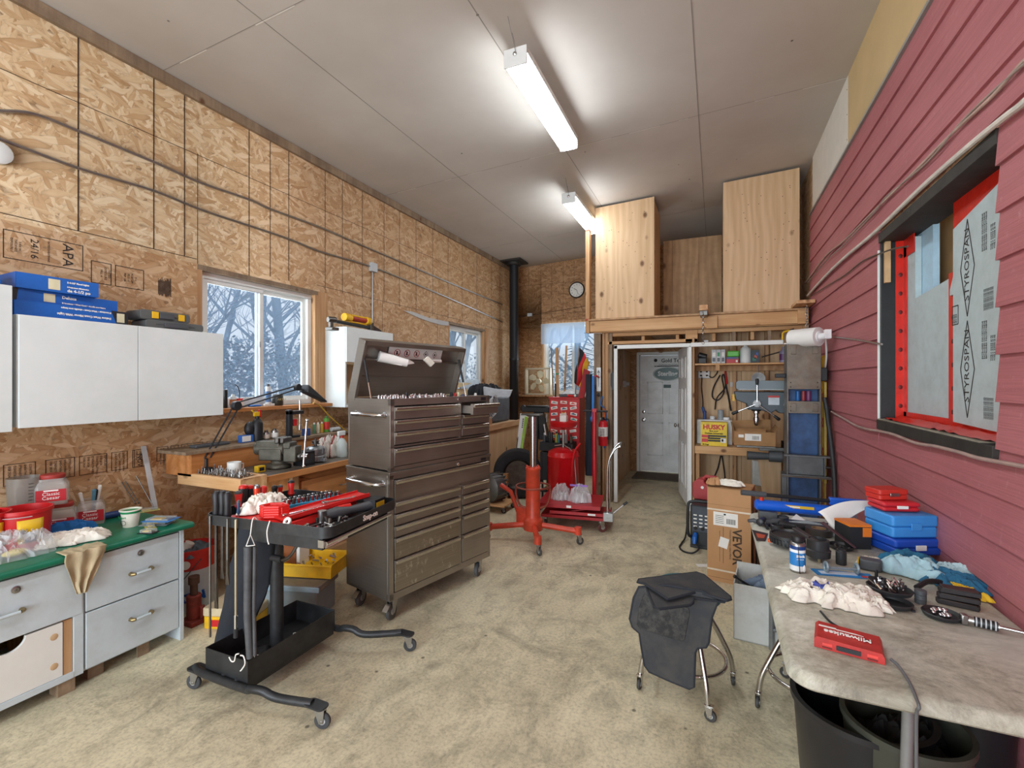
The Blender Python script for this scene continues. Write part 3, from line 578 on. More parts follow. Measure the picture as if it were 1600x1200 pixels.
lamp(-1.56, 5.25, 3.66, 'farther lit fluorescent ceiling fixture beside the left loft box')
lamp(-1.2, .3, 3.68, 'unseen added fluorescent ceiling fixture above the viewer'); lamp(-1.2, -2.2, 3.68, 'unseen added fluorescent ceiling fixture nearest the garage doorway')  # both fixtures are out of view, added to light the room
# ---------------------------------------------------------------- outside
HAZE_BARK = mat('#8fa7be', .9, 0, .2, 3); TWIG = mat('#8899a8', .9, 0, .2, 3); HAZE_LEAF = mat('#8fabc0', .9, 0, .3, 2); SOIL = mat('#9aa79a', .95, 0, .2, 1)  # bark and leaves tinted pale blue to imitate outdoor haze
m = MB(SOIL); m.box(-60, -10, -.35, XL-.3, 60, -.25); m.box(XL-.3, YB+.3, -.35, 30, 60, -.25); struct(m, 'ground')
def tree(x, y, h, r, seed, label, fir=False):
    random.seed(seed); m = MB(HAZE_BARK)
    def br(p, d, L, r, lv):
        pts = [p]; q = p.copy(); dd = d.copy()
        for i in range(4): dd = (dd+V((rnd(-.16, .16), rnd(-.16, .16), rnd(-.04, .10)))).normalized(); q = q+dd*L/4; pts.append(q.copy())
        m.tube(pts, [r*(1-.16*i) for i in range(5)], 8 if lv == 0 else 4, cap=False)
        if lv >= 3: return
        for i in range((14, 8, 6)[lv]):
            t = rnd(.25, 1) if lv else rnd(.22, 1); k = min(3, int(t*4)); pp = pts[k].lerp(pts[k+1], t*4-k); a = rnd(0, 2*pi)
            nd = (dd*rnd(.5, .9)+V((cos(a), sin(a), rnd(0, .5)))*.8).normalized(); br(pp, nd, L*rnd(.34, .52), r*(.42 if lv else .36), lv+1)
    if fir:
        m.tube([(x, y, -.3), (x, y, h)], [r, .01], 7); m.m(HAZE_LEAF)
        for i in range(60):
            z = h*(.15+.85*i/60); L = (1-i/62)*h*.22; a = rnd(0, 2*pi)
            for s in range(3): a += 2.1; e = V((x+cos(a)*L, y+sin(a)*L, z-.2*L)); m._add([V((x, y, z)), e+V((-sin(a), cos(a), 0))*L*.16, e, e+V((sin(a), -cos(a), 0))*L*.16, V((x, y, z+.05))], [(0, 1, 2, 3), (4, 2, 1), (4, 3, 2)])
    else: br(V((x, y, -.3)), V((0, 0, 1)), h, r, 0)
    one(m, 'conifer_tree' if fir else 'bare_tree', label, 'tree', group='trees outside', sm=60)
for i, (x, y, h, r, lab) in enumerate(((-8.2, 5.6, 6.5, .13, 'bare leaning tree outside behind the left pane of the near window'), (-10.5, 9.4, 8, .16, 'thick bare tree outside behind the right pane of the near window'), (-13, 10.2, 9, .14, 'bare tree farther back behind the right pane of the near window'),
    (-12, 8.2, 8, .09, 'slim bare tree behind the left pane of the near window'), (-14, 14, 9, .12, 'far bare tree seen between the window panes'), (-8.6, 15.2, 9, .14, 'bare tree outside behind the second left window'), (-10.5, 17.5, 10, .13, 'farther bare tree behind the second left window'),
    (-4.6, 16.5, 8, .14, 'bare tree outside behind the back window with the fan'), (-6.4, 19, 10, .15, 'taller bare tree behind the left half of the back window'), (-4.4, 21, 9, .1, 'slim bare tree far behind the back window'))): tree(x, y, h, r, 31+i, lab)
tree(-5.3, 19.5, 5.2, .14, 77, 'small conifer outside behind the back window', True)
m = MB(HAZE_LEAF); random.seed(9)
for i in range(34000):
    s = random.random()
    if s < .6: y = rnd(3.5, 13); x = -y*rnd(1.0, 1.7) if y < 8 else rnd(-13, -8); x = min(x, -7)
    else: x, y = rnd(-12, -2), rnd(15.5, 19)
    zmax = 2.25+.9*noise.noise(V((x*.35, y*.35, 2)))+.5*noise.noise(V((x, y, 2))); z = -.25+(zmax+.25)*sqrt(random.random()); a, b, L = rnd(0, 6.3), rnd(-1, 1.2), rnd(.04, .13); p = V((x, y, z)); d = V((cos(a)*cos(b), sin(a)*cos(b), sin(b)))*L; n_ = V((-sin(a), cos(a), .3))*L*rnd(.08, .45); m._add([p, p+d*.5+n_, p+d, p+d*.5-n_], [(0, 1, 2, 3)])
o = m.build('bramble_undergrowth', sm=0, weld=False); tag(o, 'blue grey haze tinted brambles outside beneath the bare trees', 'undergrowth', None, 'stuff')
# ---------------------------------------------------------------- cables on the left wall, fittings
def cable(name, lab, pts, r, mt, cat='cable', X=None, k=5):
    m = MB(mt); m.tube(smooth([onx(u, v, X) if X is not None else p for p in pts for (u, v) in [p[:2]]] if X is not None else pts, k), r, 8); return one(m, name, lab, cat)
cable('metal_conduit', 'upper armoured cable sagging along the chipboard wall', [(-40, 168), (0, 173), (53, 178), (123, 205), (240, 253), (312, 285), (390, 312), (423, 327), (500, 355), (560, 381), (640, 415), (720, 449), (785, 476)], .0095, STEEL, X=XL+.012)
cable('metal_conduit', 'lower armoured cable running to the small junction box', [(-40, 205), (0, 217), (123, 263), (240, 298), (312, 327), (390, 353), (450, 373), (500, 393), (560, 410), (583, 418), (610, 428), (700, 465), (785, 503)], .0095, STEEL, X=XL+.012)
p = onx(583, 418, XL+.02); m = MB(LGREY); m.box(XL, p.y-.05, p.z-.05, XL+.045, p.y+.05, p.z+.05); m.m(STEEL); m.tube([(XL+.012, p.y, p.z-.05), (XL+.012, p.y, 2.13)], .009, 8); one(m, 'junction_box', 'small grey junction box with a drop pipe on the chipboard wall', 'electrical box', bev=.003)
p = onx(-3, 238, XL+.02); m = MB(WHITE).at(XL, p.y, p.z, 0, 90); m.lathe([(.06, 0), (.06, .03), (.045, .04), (0, .042)], n=20); one(m, 'round_detector', 'white round detector at the left edge of the wall', 'detector')
p = ony(901, 453, YB-.02); m = MB(BLACK).at(p.x, YB-.003, p.z, 90); m.lathe([(.145, 0), (.15, .02), (.138, .035), (.13, .03), (.13, 0)], n=36); c = m
m.m(PAPER); m.lathe([(.13, .003), (.13, .014), (0, .014)], n=36); m.at(); m.m(INK)
for i in range(12): a = R(30*i); m.text(str(i or 12), (p.x+.1*sin(a), YB-.0185, p.z+.1*cos(a)-.011), (1, 0, 0), (0, 0, 1), .03, INK, .0003, 'CENTER')
m.tube([(p.x, YB-.021, p.z), (p.x-.055, YB-.021, p.z+.03)], .004, 5); m.tube([(p.x, YB-.021, p.z), (p.x+.03, YB-.021, p.z-.085)], .003, 5); one(m, 'wall_clock', 'round black rimmed clock high on the back chipboard wall', 'clock')
p = ony(828, 492, YB-.02); m = MB(LGREY); m.box(p.x-.045, YB-.045, p.z-.03, p.x+.045, YB, p.z+.03); m.m(SEAM); m.tube(smooth([(p.x, YB-.01, p.z), (p.x-.2, YB-.01, p.z-.03), (XL+.05, YB-.01, p.z+.02)]), .005, 6); m.tube([(p.x+.045, YB-.01, p.z), (-1.9, YB-.01, p.z+.13)], .004, 6); one(m, 'junction_box', 'small grey junction box above the fan on the back wall', 'electrical box')
# stove pipe
t = thing('stove_pipe', 'black stove pipe rising to the ceiling in the back left corner', 'pipe', (-3.4, 7.95, .75))
m = MB(mat('#26282c', .45, .4, .1)); m.lathe([(.083, 0), (.083, 1.2), (.087, 1.205), (.087, 1.25), (.083, 1.255), (.083, 3.0)], n=28); m.build('flue', t)
m = MB(mat('#35332f', .6, .2)); m.box(-.2, -.2, 3.0, .2, .2, 3.03); m.lathe([(.13, 2.95), (.13, 3.0), (.085, 3.0), (.085, 2.95)], n=28); m.build('ceiling_plate', t)
# ---------------------------------------------------------------- wall cabinets
CABW = mat('#e3eae9', .4, 0, .03, 3, 0, 80, '#c3cbc6', .25, 2.2)
def wallcab(label, y0, y1, z0, z1, splits, X=-3.30, dz0=None):
    t = thing('wall_cabinet', label, 'cabinet', (XL, y0, z0)); m = MB(CABW); m.box(XL+.002, y0, z0, X-.018, y0+.018, z1); m.box(XL+.002, y1-.018, z0, X-.018, y1, z1); m.box(XL+.002, y0+.018, z1-.018, X-.018, y1-.018, z1); m.box(XL+.002, y0+.018, z0, X-.018, y1-.018, z0+.018); m.m(PARTB); m.box(XL+.002, y0+.018, z0+.018, XL+.01, y1-.018, z1-.018)
    if dz0: m.box(XL+.01, y0+.018, dz0-.02, X-.018, y1-.018, dz0)
    wp(m, 'body', t, .001)
    for a, b in zip(splits, splits[1:]): m = MB(CABW); m.box(X-.016, a+.002, dz0 or z0-.004, X, b-.002, z1-.002); wp(m, 'door', t, .0015)
wallcab('tall white wall cabinet cut off by the left picture edge', .55, 1.195, 1.31, 2.055, (.55, 1.195))
wallcab('long white two door cabinet left of the near window', 1.215, 2.318, 1.325, 1.912, (1.215, 1.765, 2.318))
wallcab('small white wall cabinet between the two left windows', 3.61, 4.34, 1.31, 2.11, (3.61, 3.975, 4.34), -3.34, 1.76)
# long blue boxes
def bluebox(y0, y1, z0, z1, x0, x1, lab, lines, flip=False, rz=0, dk=.22):
    m = MB(BLUE); cy, cx = (y0+y1)/2, (x0+x1)/2; w2, d2 = (y1-y0)/2, (x1-x0)/2; m.box(-d2, -w2, 0, d2, w2, z1-z0)
    m.m(mat('#24262b', .4)); h = z1-z0; m.prism([(-w2, h) if not flip else (w2, h), (-w2+dk*.9, h) if not flip else (w2-dk*.9, h), (-w2+dk*.6, 0) if not flip else (w2-dk*.6, 0), (-w2, 0) if not flip else (w2, 0)], .001, 'x', d2)
    m.m(mat('#d9d3b0', .5)); m.box(d2, (-w2+.13 if not flip else w2-.06), h*.15, d2+.0015, (-w2+.18 if not flip else w2-.02), h*.85)
    for k, s in enumerate(lines):
        sz = min(h*.34, (y1-y0-.23)/(.51*len(s))); zz = h-(k+1)*h/(len(lines)+.35)
        if flip: m.text(s, (d2+.0015, w2-.09, h-zz), (0, -1, 0), (0, 0, -1), sz, PAPER, .0004, bold=.0008)
        else: m.text(s, (d2+.0015, -w2+.21, zz), (0, 1, 0), (0, 0, 1), sz, PAPER, .0004, bold=.0008)
    return one(m, 'cardboard_box', lab, 'box', (cx, cy, z0), rz, 'blue boxes on the wall cabinet')
zb = 1.914; bluebox(1.222, 1.74, zb, zb+.078, -3.56, -3.36, 'long blue box lowest of the stack on the wall cabinet', ['Deluxe West Coast Mirror With Light', 'Rétroviseur • West Coast • chenille avec lampe'], True, 0, .1)
bluebox(1.216, 1.70, zb+.079, zb+.145, -3.57, -3.39, 'long blue box in the middle of the stack on the wall cabinet', ['Deluxe', 'Rétroviseur • West Coast • chenille avec lampe'], False, 2, .03)
bluebox(1.235, 1.59, zb+.146, zb+.228, -3.57, -3.36, 'short blue box topmost of the stack on the wall cabinet', ['2 4-1/2" Flood Lights', "2 Projecteurs d'illumination", 'de 4-1/2 po'], False, -3, .0)
p = onx(0, 440, -3.4); m = MB(BLUE); m.box(-3.5, 1.0, 2.058, -3.35, 1.175, 2.085); m.m(GREY); m.box(-3.49, 1.0, 2.086, -3.37, 1.15, 2.125); one(m, 'small_case', 'small grey and blue box on the leftmost tall cabinet', 'box', bev=.008)
DW = mat('#5c5f5e', .6, 0, .1); DWY = mat('#e8b61a', .5)
for i, (y0, y1, z0, h, x1, lab) in enumerate(((1.84, 2.21, 1.914, .052, -3.36, 'flat grey tool case under the one with yellow latches'), (1.82, 2.13, 1.968, .062, -3.38, 'grey tool case with two yellow latches on the cabinet end'))):
    t = thing('tool_case', lab, 'tool case', (-3.46, (y0+y1)/2, z0)); m = MB(DW); m.prism(rrect(y0, z0, y1, z0+h, .018), .16, 'x', x1-.16); m.m(DGREY); m.box(x1, y0+.06, z0+h*.45, x1+.004, y1-.06, z0+h*.55); m.box(x1-.02, y0+.11, z0+h*.2, x1+.012, y1-.11, z0+h*.8); wp(m, 'case', t, .006)
    if i:
        for y in (y0+.085, y1-.06): m = MB(DWY); m.box(x1, y-.02, z0+.01, x1+.008, y+.02, z0+h-.008); wp(m, 'latch', t, .002)
# tools on the second cabinet
t = thing('pipe_bar', 'black steel bar with clamp jaws lying on the small wall cabinet', 'bar clamp', (-3.42, 3.8, 2.15)); a, b = onx(491, 508, -3.25), onx(594, 510, -3.40); zz = 2.135
m = MB(BLACK); m.cyl((-3.36, 3.42, zz+.012), (-3.44, 4.12, zz+.012), .017, n=14); wp(m, 'bar', t)
m = MB(DSTEEL); m.cyl((-3.375, 3.4, zz+.02), (-3.35, 3.48, zz+.02), .03, n=12); m.box(-3.37, 3.40, zz-.06, -3.34, 3.44, zz); m.box(-3.39, 3.38, zz-.085, -3.3, 3.47, zz-.055); wp(m, 'clamp_jaw', t, .006)
m = MB(DSTEEL); m.box(-3.46, 4.05, zz-.022, -3.41, 4.1, zz+.07); m.hexa([(-3.42, 4.07, zz-.02), (-3.38, 4.2, zz-.02), (-3.42, 4.22, zz-.02), (-3.46, 4.1, zz-.02), (-3.42, 4.05, zz+.06), (-3.38, 4.18, zz), (-3.42, 4.2, zz), (-3.46, 4.08, zz+.06)]); wp(m, 'clamp_jaw', t, .004)
t = thing('work_light', 'yellow tubular hand lamp lying on the black bar', 'work light', (-3.44, 3.8, 2.17)); m = MB(DWY)
for y0, y1 in ((3.66, 3.76), (3.98, 4.05)): m.cyl((-3.42, y0, 2.215), (-3.43, y1, 2.215), .04, n=14)
wp(m, 'end_cap', t, .004); m = MB(mat('#a3321f', .4)); m.cyl((-3.42, 3.74, 2.215), (-3.43, 4.0, 2.215), .03, n=12); m.m(DWY); m.tube([(-3.40, 3.74, 2.24), (-3.41, 4.0, 2.24)], .009, 6); m.tube([(-3.42, 3.74, 2.175), (-3.43, 4.0, 2.175)], .009, 6); wp(m, 'tube', t)
# ---------------------------------------------------------------- desk cabinets with the green top
DESK = mat('#c9d5da', .45, 0, .04, 4, 0, 80, '#a7b0ae', .35, 7); GRN = mat('#157255', .35, 0, .1, 6, 0, 80, '#0d4a39', .35, 6); BRASS = mat('#a08d64', .35, .9, .2, 30)
XD = -2.97
t = thing('desk_top', 'green laminate worktop over the white drawer cabinets', 'worktop', (XD-.3, .9, .70)); m = MB(GRN)
m.T = Matrix(); m.prism([(-3.60, .665)]+[(XD+.012+.018*sin(R(a)), .683-.018*cos(R(a))) for a in range(0, 181, 30)]+[(-3.60, .701)], 1.88-.4, 'y', .4); wp(m, 'slab', t, .002)
def handle(par, y, z, x=XD, L=.10):
    m = MB(BRASS)
    for s in (-1, 1): m.tube([(x, y+s*L/2, z), (x+.018, y+s*L/2, z), (x+.028, y+s*(L/2-.012), z)], [.011, .010, .008], 10)
    m.m(DESK); m.tube([(x+.028, y-L/2+.014, z), (x+.028, y+L/2-.014, z)], .0075, 10); wp(m, 'handle', par)
def lockp(par, y, z, x=XD): m = MB(STEEL); m.T = Matrix.Translation((x, y, z)) @ Euler((0, R(90), 0)).to_matrix().to_4x4(); m.lathe([(.0165, 0), (.0165, .004), (.009, .006), (.009, .009), (0, .009)], n=16); m.m(INK); m.box(-.004, -.001, .009, .004, .001, .0095); wp(m, 'lock', par)
t = thing('drawer_cabinet', 'white cabinet of two wide drawers under the green top end', 'cabinet', (-3.3, 1.6, 0))
m = MB(DESK); m.box(-3.58, 1.345, .07, XD-.02, 1.362, .665); m.box(-3.58, 1.81, 0, XD+.004, 1.832, .665); m.box(-3.58, 1.36, .07, -3.56, 1.81, .665); m.box(-3.56, 1.362, .07, XD-.02, 1.81, .09); m.m(OLDW); m.box(-3.0, 1.6, 0, -2.96-.05, 1.66, .07); m.box(-3.5, 1.4, 0, -3.4, 1.5, .07); m.box(-3.1, 1.38, 0, -3.02, 1.45, .07); wp(m, 'body', t, .001)
for z0, z1 in ((.378, .655), (.082, .37)):
    m = MB(DESK); m.box(XD-.018, 1.35, z0, XD, 1.805, z1); d = wp(m, 'drawer', t, .002); handle(d, 1.6 if z0 > .3 else 1.6, z0+(.12 if z0 > .3 else .165)); z0 > .3 and lockp(d, 1.6, .60)
t = thing('drawer_cabinet', 'white drawer cabinet with an exposed inner bin at bottom left', 'cabinet', (-3.3, 1.0, 0))
m = MB(DESK); m.box(-3.58, 1.30, .07, XD-.002, 1.34, .665); m.box(-3.58, .60, .07, XD-.02, .62, .665); m.box(-3.58, .62, .07, XD, 1.30, .1); m.m(PINEV); m.box(-3.55, 1.262, .1, XD-.01, 1.298, .37); m.m(OLDW); m.box(-3.06, 1.24, 0, -2.98, 1.31, .07); m.box(-3.5, .7, 0, -3.4, .78, .07); wp(m, 'body', t, .001)
m = MB(DESK); m.box(XD-.018, .62, .378, XD, 1.335, .655); d = wp(m, 'drawer', t, .002); handle(d, 1.055, .50); lockp(d, 1.085, .60)
m = MB(mat('#e6e6e0', .5, 0, .03)); arcp = [(1.06+.062*cos(R(a)), .368+.055*sin(R(a))) for a in range(0, -181, -15)]
m.prism([(.62, .102), (1.258, .102), (1.258, .368)]+arcp+[(.62, .368)], .016, 'x', XD-.022); m.m(PARTB)
for z in (.31, .165): m.ball((XD-.006, 1.225, z), .017, .15, 1, 1, 10)
wp(m, 'drawer', t, .001)
# ---------------------------------------------------------------- things on the green top
ZD = .7015
def on(u, v, z=ZD): return onz(u, v, z)
def onX(u, X, z=ZD): q = onx(u, 700, X); q.z = z; return q
def tub(u, X, r, h, lab, rot=0):
    p = onX(u, X); t = thing('plastic_tub', lab, 'tub', p); m = MB(RED); m.lathe([(r*.84, 0), (r*.87, .004), (r*.98, h*.9), (r*1.04, h*.91), (r*1.04, h), (r*.96, h), (r*.82, .01), (0, .008)], n=30); m.build('tub', t, .001)
    m = MB(YEL); vs, fs = [], []
    for a in range(8):
        q = R(-95+rot+a*8)
        for z, rr in ((h*.2, .895), (h*.78, .97)): vs.append((r*rr*cos(q)*1.01, r*rr*sin(q)*1.01, z))
    m._add(vs, [(2*i, 2*i+2, 2*i+3, 2*i+1) for i in range(7)]); m.m(mat('#2b3f7c', .5)); m._add([(v[0]*1.004, v[1]*1.004, v[2]*.45+h*.12) for v in vs], [(2*i, 2*i+2, 2*i+3, 2*i+1) for i in range(2, 5)]); add_solid(m.build('label', t), .0006)
    m = MB(LGREY); m.tube([(r*cos(a)*1.04, r*sin(a)*1.04, h*.86-.05*sin(a/2)**2*0) for a in [R(200+i*14) for i in range(12)]], .002, 6); m.build('bail_handle', t)
tub(38, -3.3, .108, .205, 'red plastic tub with yellow label, the nearer of the two tubs', 60); tub(-32, -3.34, .108, .21, 'red plastic tub partly cut off at the left edge', 70)
p = onX(40, -3.52); p.x = -3.53; m = MB(clear('smoky_clear', '#9a938a', .45, .15)).at(p.x, p.y, ZD); m.lathe([(.06, 0), (.075, .33), (.073, .33), (.058, .004), (0, .004)], n=26); m.m(INK)
for i in range(12): m.box(.066+i*.0005, -.012, .1+i*.018, .0665+i*.0008, .008, .102+i*.018)
one(m, 'measuring_jug', 'smoky clear measuring jug behind the red tub', 'jug')
JAR = clear('jar_plastic', '#d6d2cc', .38, .08)
def jar(p, lab, lid=True, rz=0):
    t = thing('plastic_jar', lab, 'jar', p, rz, 'clear jars with red labels'); m = MB(JAR); s = .068; q = rrect(-s, -s, s, s, .018)
    def loft(secs):
        k = len(q); vs = []; fs = []
        for f, z in secs: vs += [(x*f, y*f, z) for x, y in q]
        for i in range(len(secs)-1):
            for j in range(k): fs.append((i*k+j, i*k+(j+1) % k, (i+1)*k+(j+1) % k, (i+1)*k+j))
        m._add(vs, fs+[tuple(range(k-1, -1, -1))])
    loft([(.95, 0), (1, .01), (1, .10), (.85, .125), (.78, .13), (.78, .145)]); m.build('jar_body', t)
    m = MB(mat('#b3202a', .5)); m.box(-s*.92, -s-.0012, .022, s*.92, -s-.0004, .088); m.text('Classic', (0, -s-.0015, .056), (1, 0, 0), (0, 0, 1), .026, PAPER, .0003, 'CENTER'); m.text('Caesar', (0, -s-.0015, .034), (1, 0, 0), (0, 0, 1), .026, PAPER, .0003, 'CENTER'); m.m(PAPER); m.box(-.03, -s-.0018, .079, .03, -s-.001, .086); m.build('label', t)
    if lid: m = MB(mat('#a83a34', .5, 0, .1)); m.lathe([(.052, .143), (.054, .146), (.054, .163), (.05, .167), (0, .167)], n=26); m.build('lid', t)
    return t
p1 = onX(96, -3.46); p2 = onX(142, -3.5); jar((p1.x, p1.y, ZD), 'clear jar with red lid, standing under the stacked one', True, 60)
jar((p1.x-.07, p1.y-.03, ZD+.168), 'clear red lidded jar topmost of the stack', True, 62).location = V((p1.x-.01, p1.y-.035, ZD+.1685))
jar((p2.x, p2.y, ZD), 'open clear jar with red label holding brushes', False, 62)
for i, (dx, dy, c_) in enumerate(((-.02, -.02, PAPER), (.0, .015, BLACK), (.02, .0, mat('#4f8296', .5)), (-.01, .03, PAPER))):
    m = MB(c_); m.tube([(p2.x+dx*.5, p2.y+dy*.5, ZD+.012), (p2.x+dx*1.8, p2.y+dy*1.8, ZD+.175+.01*i)], [.006, .010], 8); m.ball((p2.x+dx*1.8, p2.y+dy*1.8, ZD+.18+.01*i), .011, n=8); one(m, 'brush', ('white marker', 'black marker', 'teal scraper', 'white handled brush')[i]+' sticking out of the open jar', 'tool')
m = MB(mat('#23407c', .4, 0, .2)); a, b = on(118, 822), on(192, 806); m.cyl((a.x, a.y, ZD+.022), (b.x, b.y, ZD+.022), .021, n=18); one(m, 'blue_tube', 'dark blue cardboard tube lying behind the rags', 'tube')
p = on(204, 822); t = thing('yogurt_tub', 'white yogurt tub with green band standing on the green top', 'tub', (p.x, p.y, ZD)); m = MB(mat('#e8e4d4', .5)); m.lathe([(.036, 0), (.049, .095), (.055, .096), (.055, .102), (.047, .102), (.034, .004), (0, .004)], n=28); m.build('tub', t)
m = MB(GREEN); m.lathe([(.0487, .082), (.0505, .093), (.0505, .0935), (.0485, .0935)], n=28); m.m(INK)
m.text('Yogurt', (.0, -.0455, .055), (1, .25, 0), (0, .1, 1), .019, GREEN, .001, 'CENTER'); m.T = Matrix.Translation((.012, -.044, .03)) @ Euler((R(90), 0, R(14))).to_matrix().to_4x4(); m.lathe([(.012, 0), (.014, 0), (.014, .001), (.012, .001)], n=20, sx=1.3); m.build('print', t)
def cloth(mt, u, v, sx, sy, h, seed, lab, z=ZD, rz=0, name='rag', cat='rag', **k):
    m = rag(mt, sx, sy, h, seed, **k); p = onz(u, v, z); o = one(m, name, lab, cat, (p.x, p.y, z+.001), rz, sm=60); add_solid(o, .0025); return o
cloth(mat('#1f66a8', .9, 0, .12, 14, .4, 160), 108, 832, .2, .1, .07, 3, 'blue shop cloth bunched behind the white rags', rz=60)
cloth(RAG, 112, 848, .30, .13, .065, 5, 'crumpled white rags on the green top', rz=66, fold=10, n=60)
# tan rag hanging over the edge
m = MB(TAN); vs, fs = [], []; N = 22
for j in range(N+1):
    for i in range(N+1):
        a, b = i/N, j/N; w_ = .085*(1-max(0, b-.45)*1.55)+.004; y = 1.345+.0+(a-.5)*2*w_-.03*b; s_ = b*.30
        if s_ < .11: x, z = XD-.07+s_, ZD+.006
        else: x, z = XD+.04, ZD+.004-(s_-.11)*1.1
        x += .012*noise.noise(V((a*7, b*5, 2)))+(.009*sin(a*16+b*4)); z += .006*noise.noise(V((a*9, b*9, 5)))
        vs.append((x, y, max(z, ZD+.002) if s_ < .10 else z))
for j in range(N):
    for i in range(N): q = j*(N+1)+i; fs.append((q, q+1, q+N+2, q+N+1))
m._add(vs, fs); add_solid(one(m, 'rag', 'tan rag hanging over the front edge of the green top', 'rag', sm=60), .002)
m = rag(BAGM, .24, .26, .13, 12, n=40, fold=13); p = on(28, 866); o = one(m, 'plastic_bag', 'clear crinkled plastic bag in front of the red tubs', 'plastic bag', (p.x, p.y, ZD+.001), sm=30)
m = MB(mat('#e3cf6a', .6)); p = on(28, 872); m.ball((p.x-.03, p.y, ZD+.022), .03, 1, 1.6, .6); one(m, 'yellow_sponge', 'pale yellow lump inside the clear plastic bag', 'sponge')
def blister(u, v, w_, d, h, c1, lab, rz, z=ZD):
    p = onz(u, v, z); m = MB(c1); m.box(-w_/2, -d/2, 0, w_/2, d/2, .003); m.m(clear('blister', '#cfd6d2', .35, .1)); m.box(-w_*.4, -d*.35, .003, w_*.4, d*.35, h); m.m(YEL); m.box(-w_*.3, -d*.2, .004, w_*.1, d*.2, h*.6); return one(m, 'blister_pack', lab, 'package', (p.x, p.y, z), rz, bev=.002)
blister(232, 832, .09, .06, .02, BLACK, 'open clear pack with yellow bits beside the yogurt tub', 20); blister(246, 818, .16, .10, .025, mat('#9aa3a5', .5), 'grey clear plastic organiser near the end of the green top', 30)
blister(252, 812, .17, .11, .015, mat('#2f7bc4', .4), 'blue backed plastic pack on top of the grey organiser', 22, ZD+.027); blister(232, 798, .12, .06, .02, mat('#cfc66a', .5), 'yellow green pack at the back of the green top', 70); blister(235, 824, .07, .05, .018, mat('#c8b23a', .5), 'small yellow and black pack at the front of the green top', -20)
m = MB(LGREY); a, b = onx(243, 795, -3.50), onx(224, 697, XL+.006); m.hexa([(a.x, a.y-.016, a.z), (a.x, a.y+.016, a.z), (a.x-.003, a.y+.016, a.z), (a.x-.003, a.y-.016, a.z), (b.x+.003, b.y-.016, b.z), (b.x+.003, b.y+.016, b.z), (b.x, b.y+.016, b.z), (b.x, b.y-.016, b.z)]); o = one(m, 'steel_rule', 'pale metal straightedge leaning against the chipboard wall', 'ruler')
for k, (u, v, u2, v2) in enumerate(((212, 787, 190, 753), (217, 786, 196, 752), (240, 792, 213, 744))):
    m = MB(DSTEEL); a, b = onx(u, v, -3.5), onx(u2, v2, XL+.008); a.z = max(a.z, ZD+.003) if k < 3 else a.z; m.tube([a, b], .0035, 6); m.ball(a, .006, n=6); one(m, 'metal_rod', ('thin metal rod leaning on the wall, the leftmost', 'thin metal rod leaning close beside the leftmost one', 'longest thin rod leaning between the rods and straightedge')[k], 'rod')
# ================================================================ WORKBENCH on the left wall
ZW = .905; XB = -2.86
t = thing('workbench', 'plywood workbench with a worn dark top along the left wall', 'workbench', (-3.25, 3.3, 0))
m = MB(BENCHT); m.box(-3.60, 2.20, .865, XB, 4.75, ZW-.001); m.m(BENCHW); m.box(XB, 2.2, .862, XB+.02, 4.75, ZW+.002); wp(m, 'bench_top', t, .003)
m = MB(BENCHW); m.box(-3.5, 2.56, .12, -2.92, 2.58, .86); m.box(-2.94, 2.56, .2, -2.92, 4.75, .86); m.box(-2.92, 2.66, .26, -2.90, 3.6, .80); m.box(-2.92, 3.64, .26, -2.90, 4.6, .80); wp(m, 'base', t, .003)
m = MB(PINEY); m.box(-2.925, 2.56, .1, -2.885, 4.75, .2); m.m(PINEV); m.box(-2.93, 2.56, 0, -2.885, 2.62, .86); m.box(-2.93, 4.6, 0, -2.885, 4.66, .2); m.box(-3.5, 2.56, 0, -3.44, 2.62, .86); wp(m, 'rail', t, .003)
m = MB(BENCHW); m.box(-3.60, 2.1, ZW, -3.32, 4.5, 1.06); m.m(OLDW); m.box(-3.61, 2.05, 1.06, -3.30, 4.55, 1.082); wp(m, 'riser_shelf', t, .002)
for yy in (3.1, 4.2): m = MB(STEEL); m.tube([(-2.9, yy-.05, .7), (-2.87, yy-.05, .7), (-2.87, yy+.05, .7), (-2.9, yy+.05, .7)], .005, 6); wp(m, 'drawer_pull', t)
def O(u, X, z=ZW): q = onx(u, 700, X); return V((q.x, q.y, z))
# bit tray with sockets
t = thing('bit_tray', 'rough wooden tray of steel bits at the near bench end', 'tray', (-3.15, 2.21, .84)); m = MB(PINE)
m.box(-3.47, 2.10, .845, -2.83, 2.13, .925); m.box(-2.87, 2.13, .845, -2.83, 2.30, .925); m.box(-3.47, 2.13, .845, -3.44, 2.30, .925); m.box(-3.44, 2.28, ZW+.0, -2.87, 2.30, .925); m.box(-3.44, 2.13, .85, -2.87, 2.28, .908); wp(m, 'tray', t, .003)
m = MB(STEEL); m.tube(smooth([(-3.455, 2.115, .92), (-3.47, 2.112, .955), (-3.42, 2.12, .97), (-3.38, 2.13, .95)], 5), .002, 6); wp(m, 'wire_loop', t)
def rbit():
    m = MB(STEEL); m.lathe([(.0055, 0), (.0055, .012), (.0085, .014), (.009, .028), (.006, .03), (.0035, .032), (.003, .048), (0, .05)], n=8); return m
random.seed(3); proto = None; k = 0
for i in range(20):
    for j in range(4):
        x = -3.42+i*.0275+rnd(-.005, .005); y = 2.15+j*.035+rnd(-.004, .004)
        if random.random() < .12: continue
        if proto is None: proto = one(rbit(), 'drill_bit', 'small steel bit standing in the wooden bench tray', 'bit', (x, y, .908), 0, 'bits in the bench tray')
        else: c = proto.copy(); COL.objects.link(c); c.location = (x, y, .908); c.scale = (rnd(.6, 1.2), rnd(.6, 1.2), rnd(.6, 1.35))
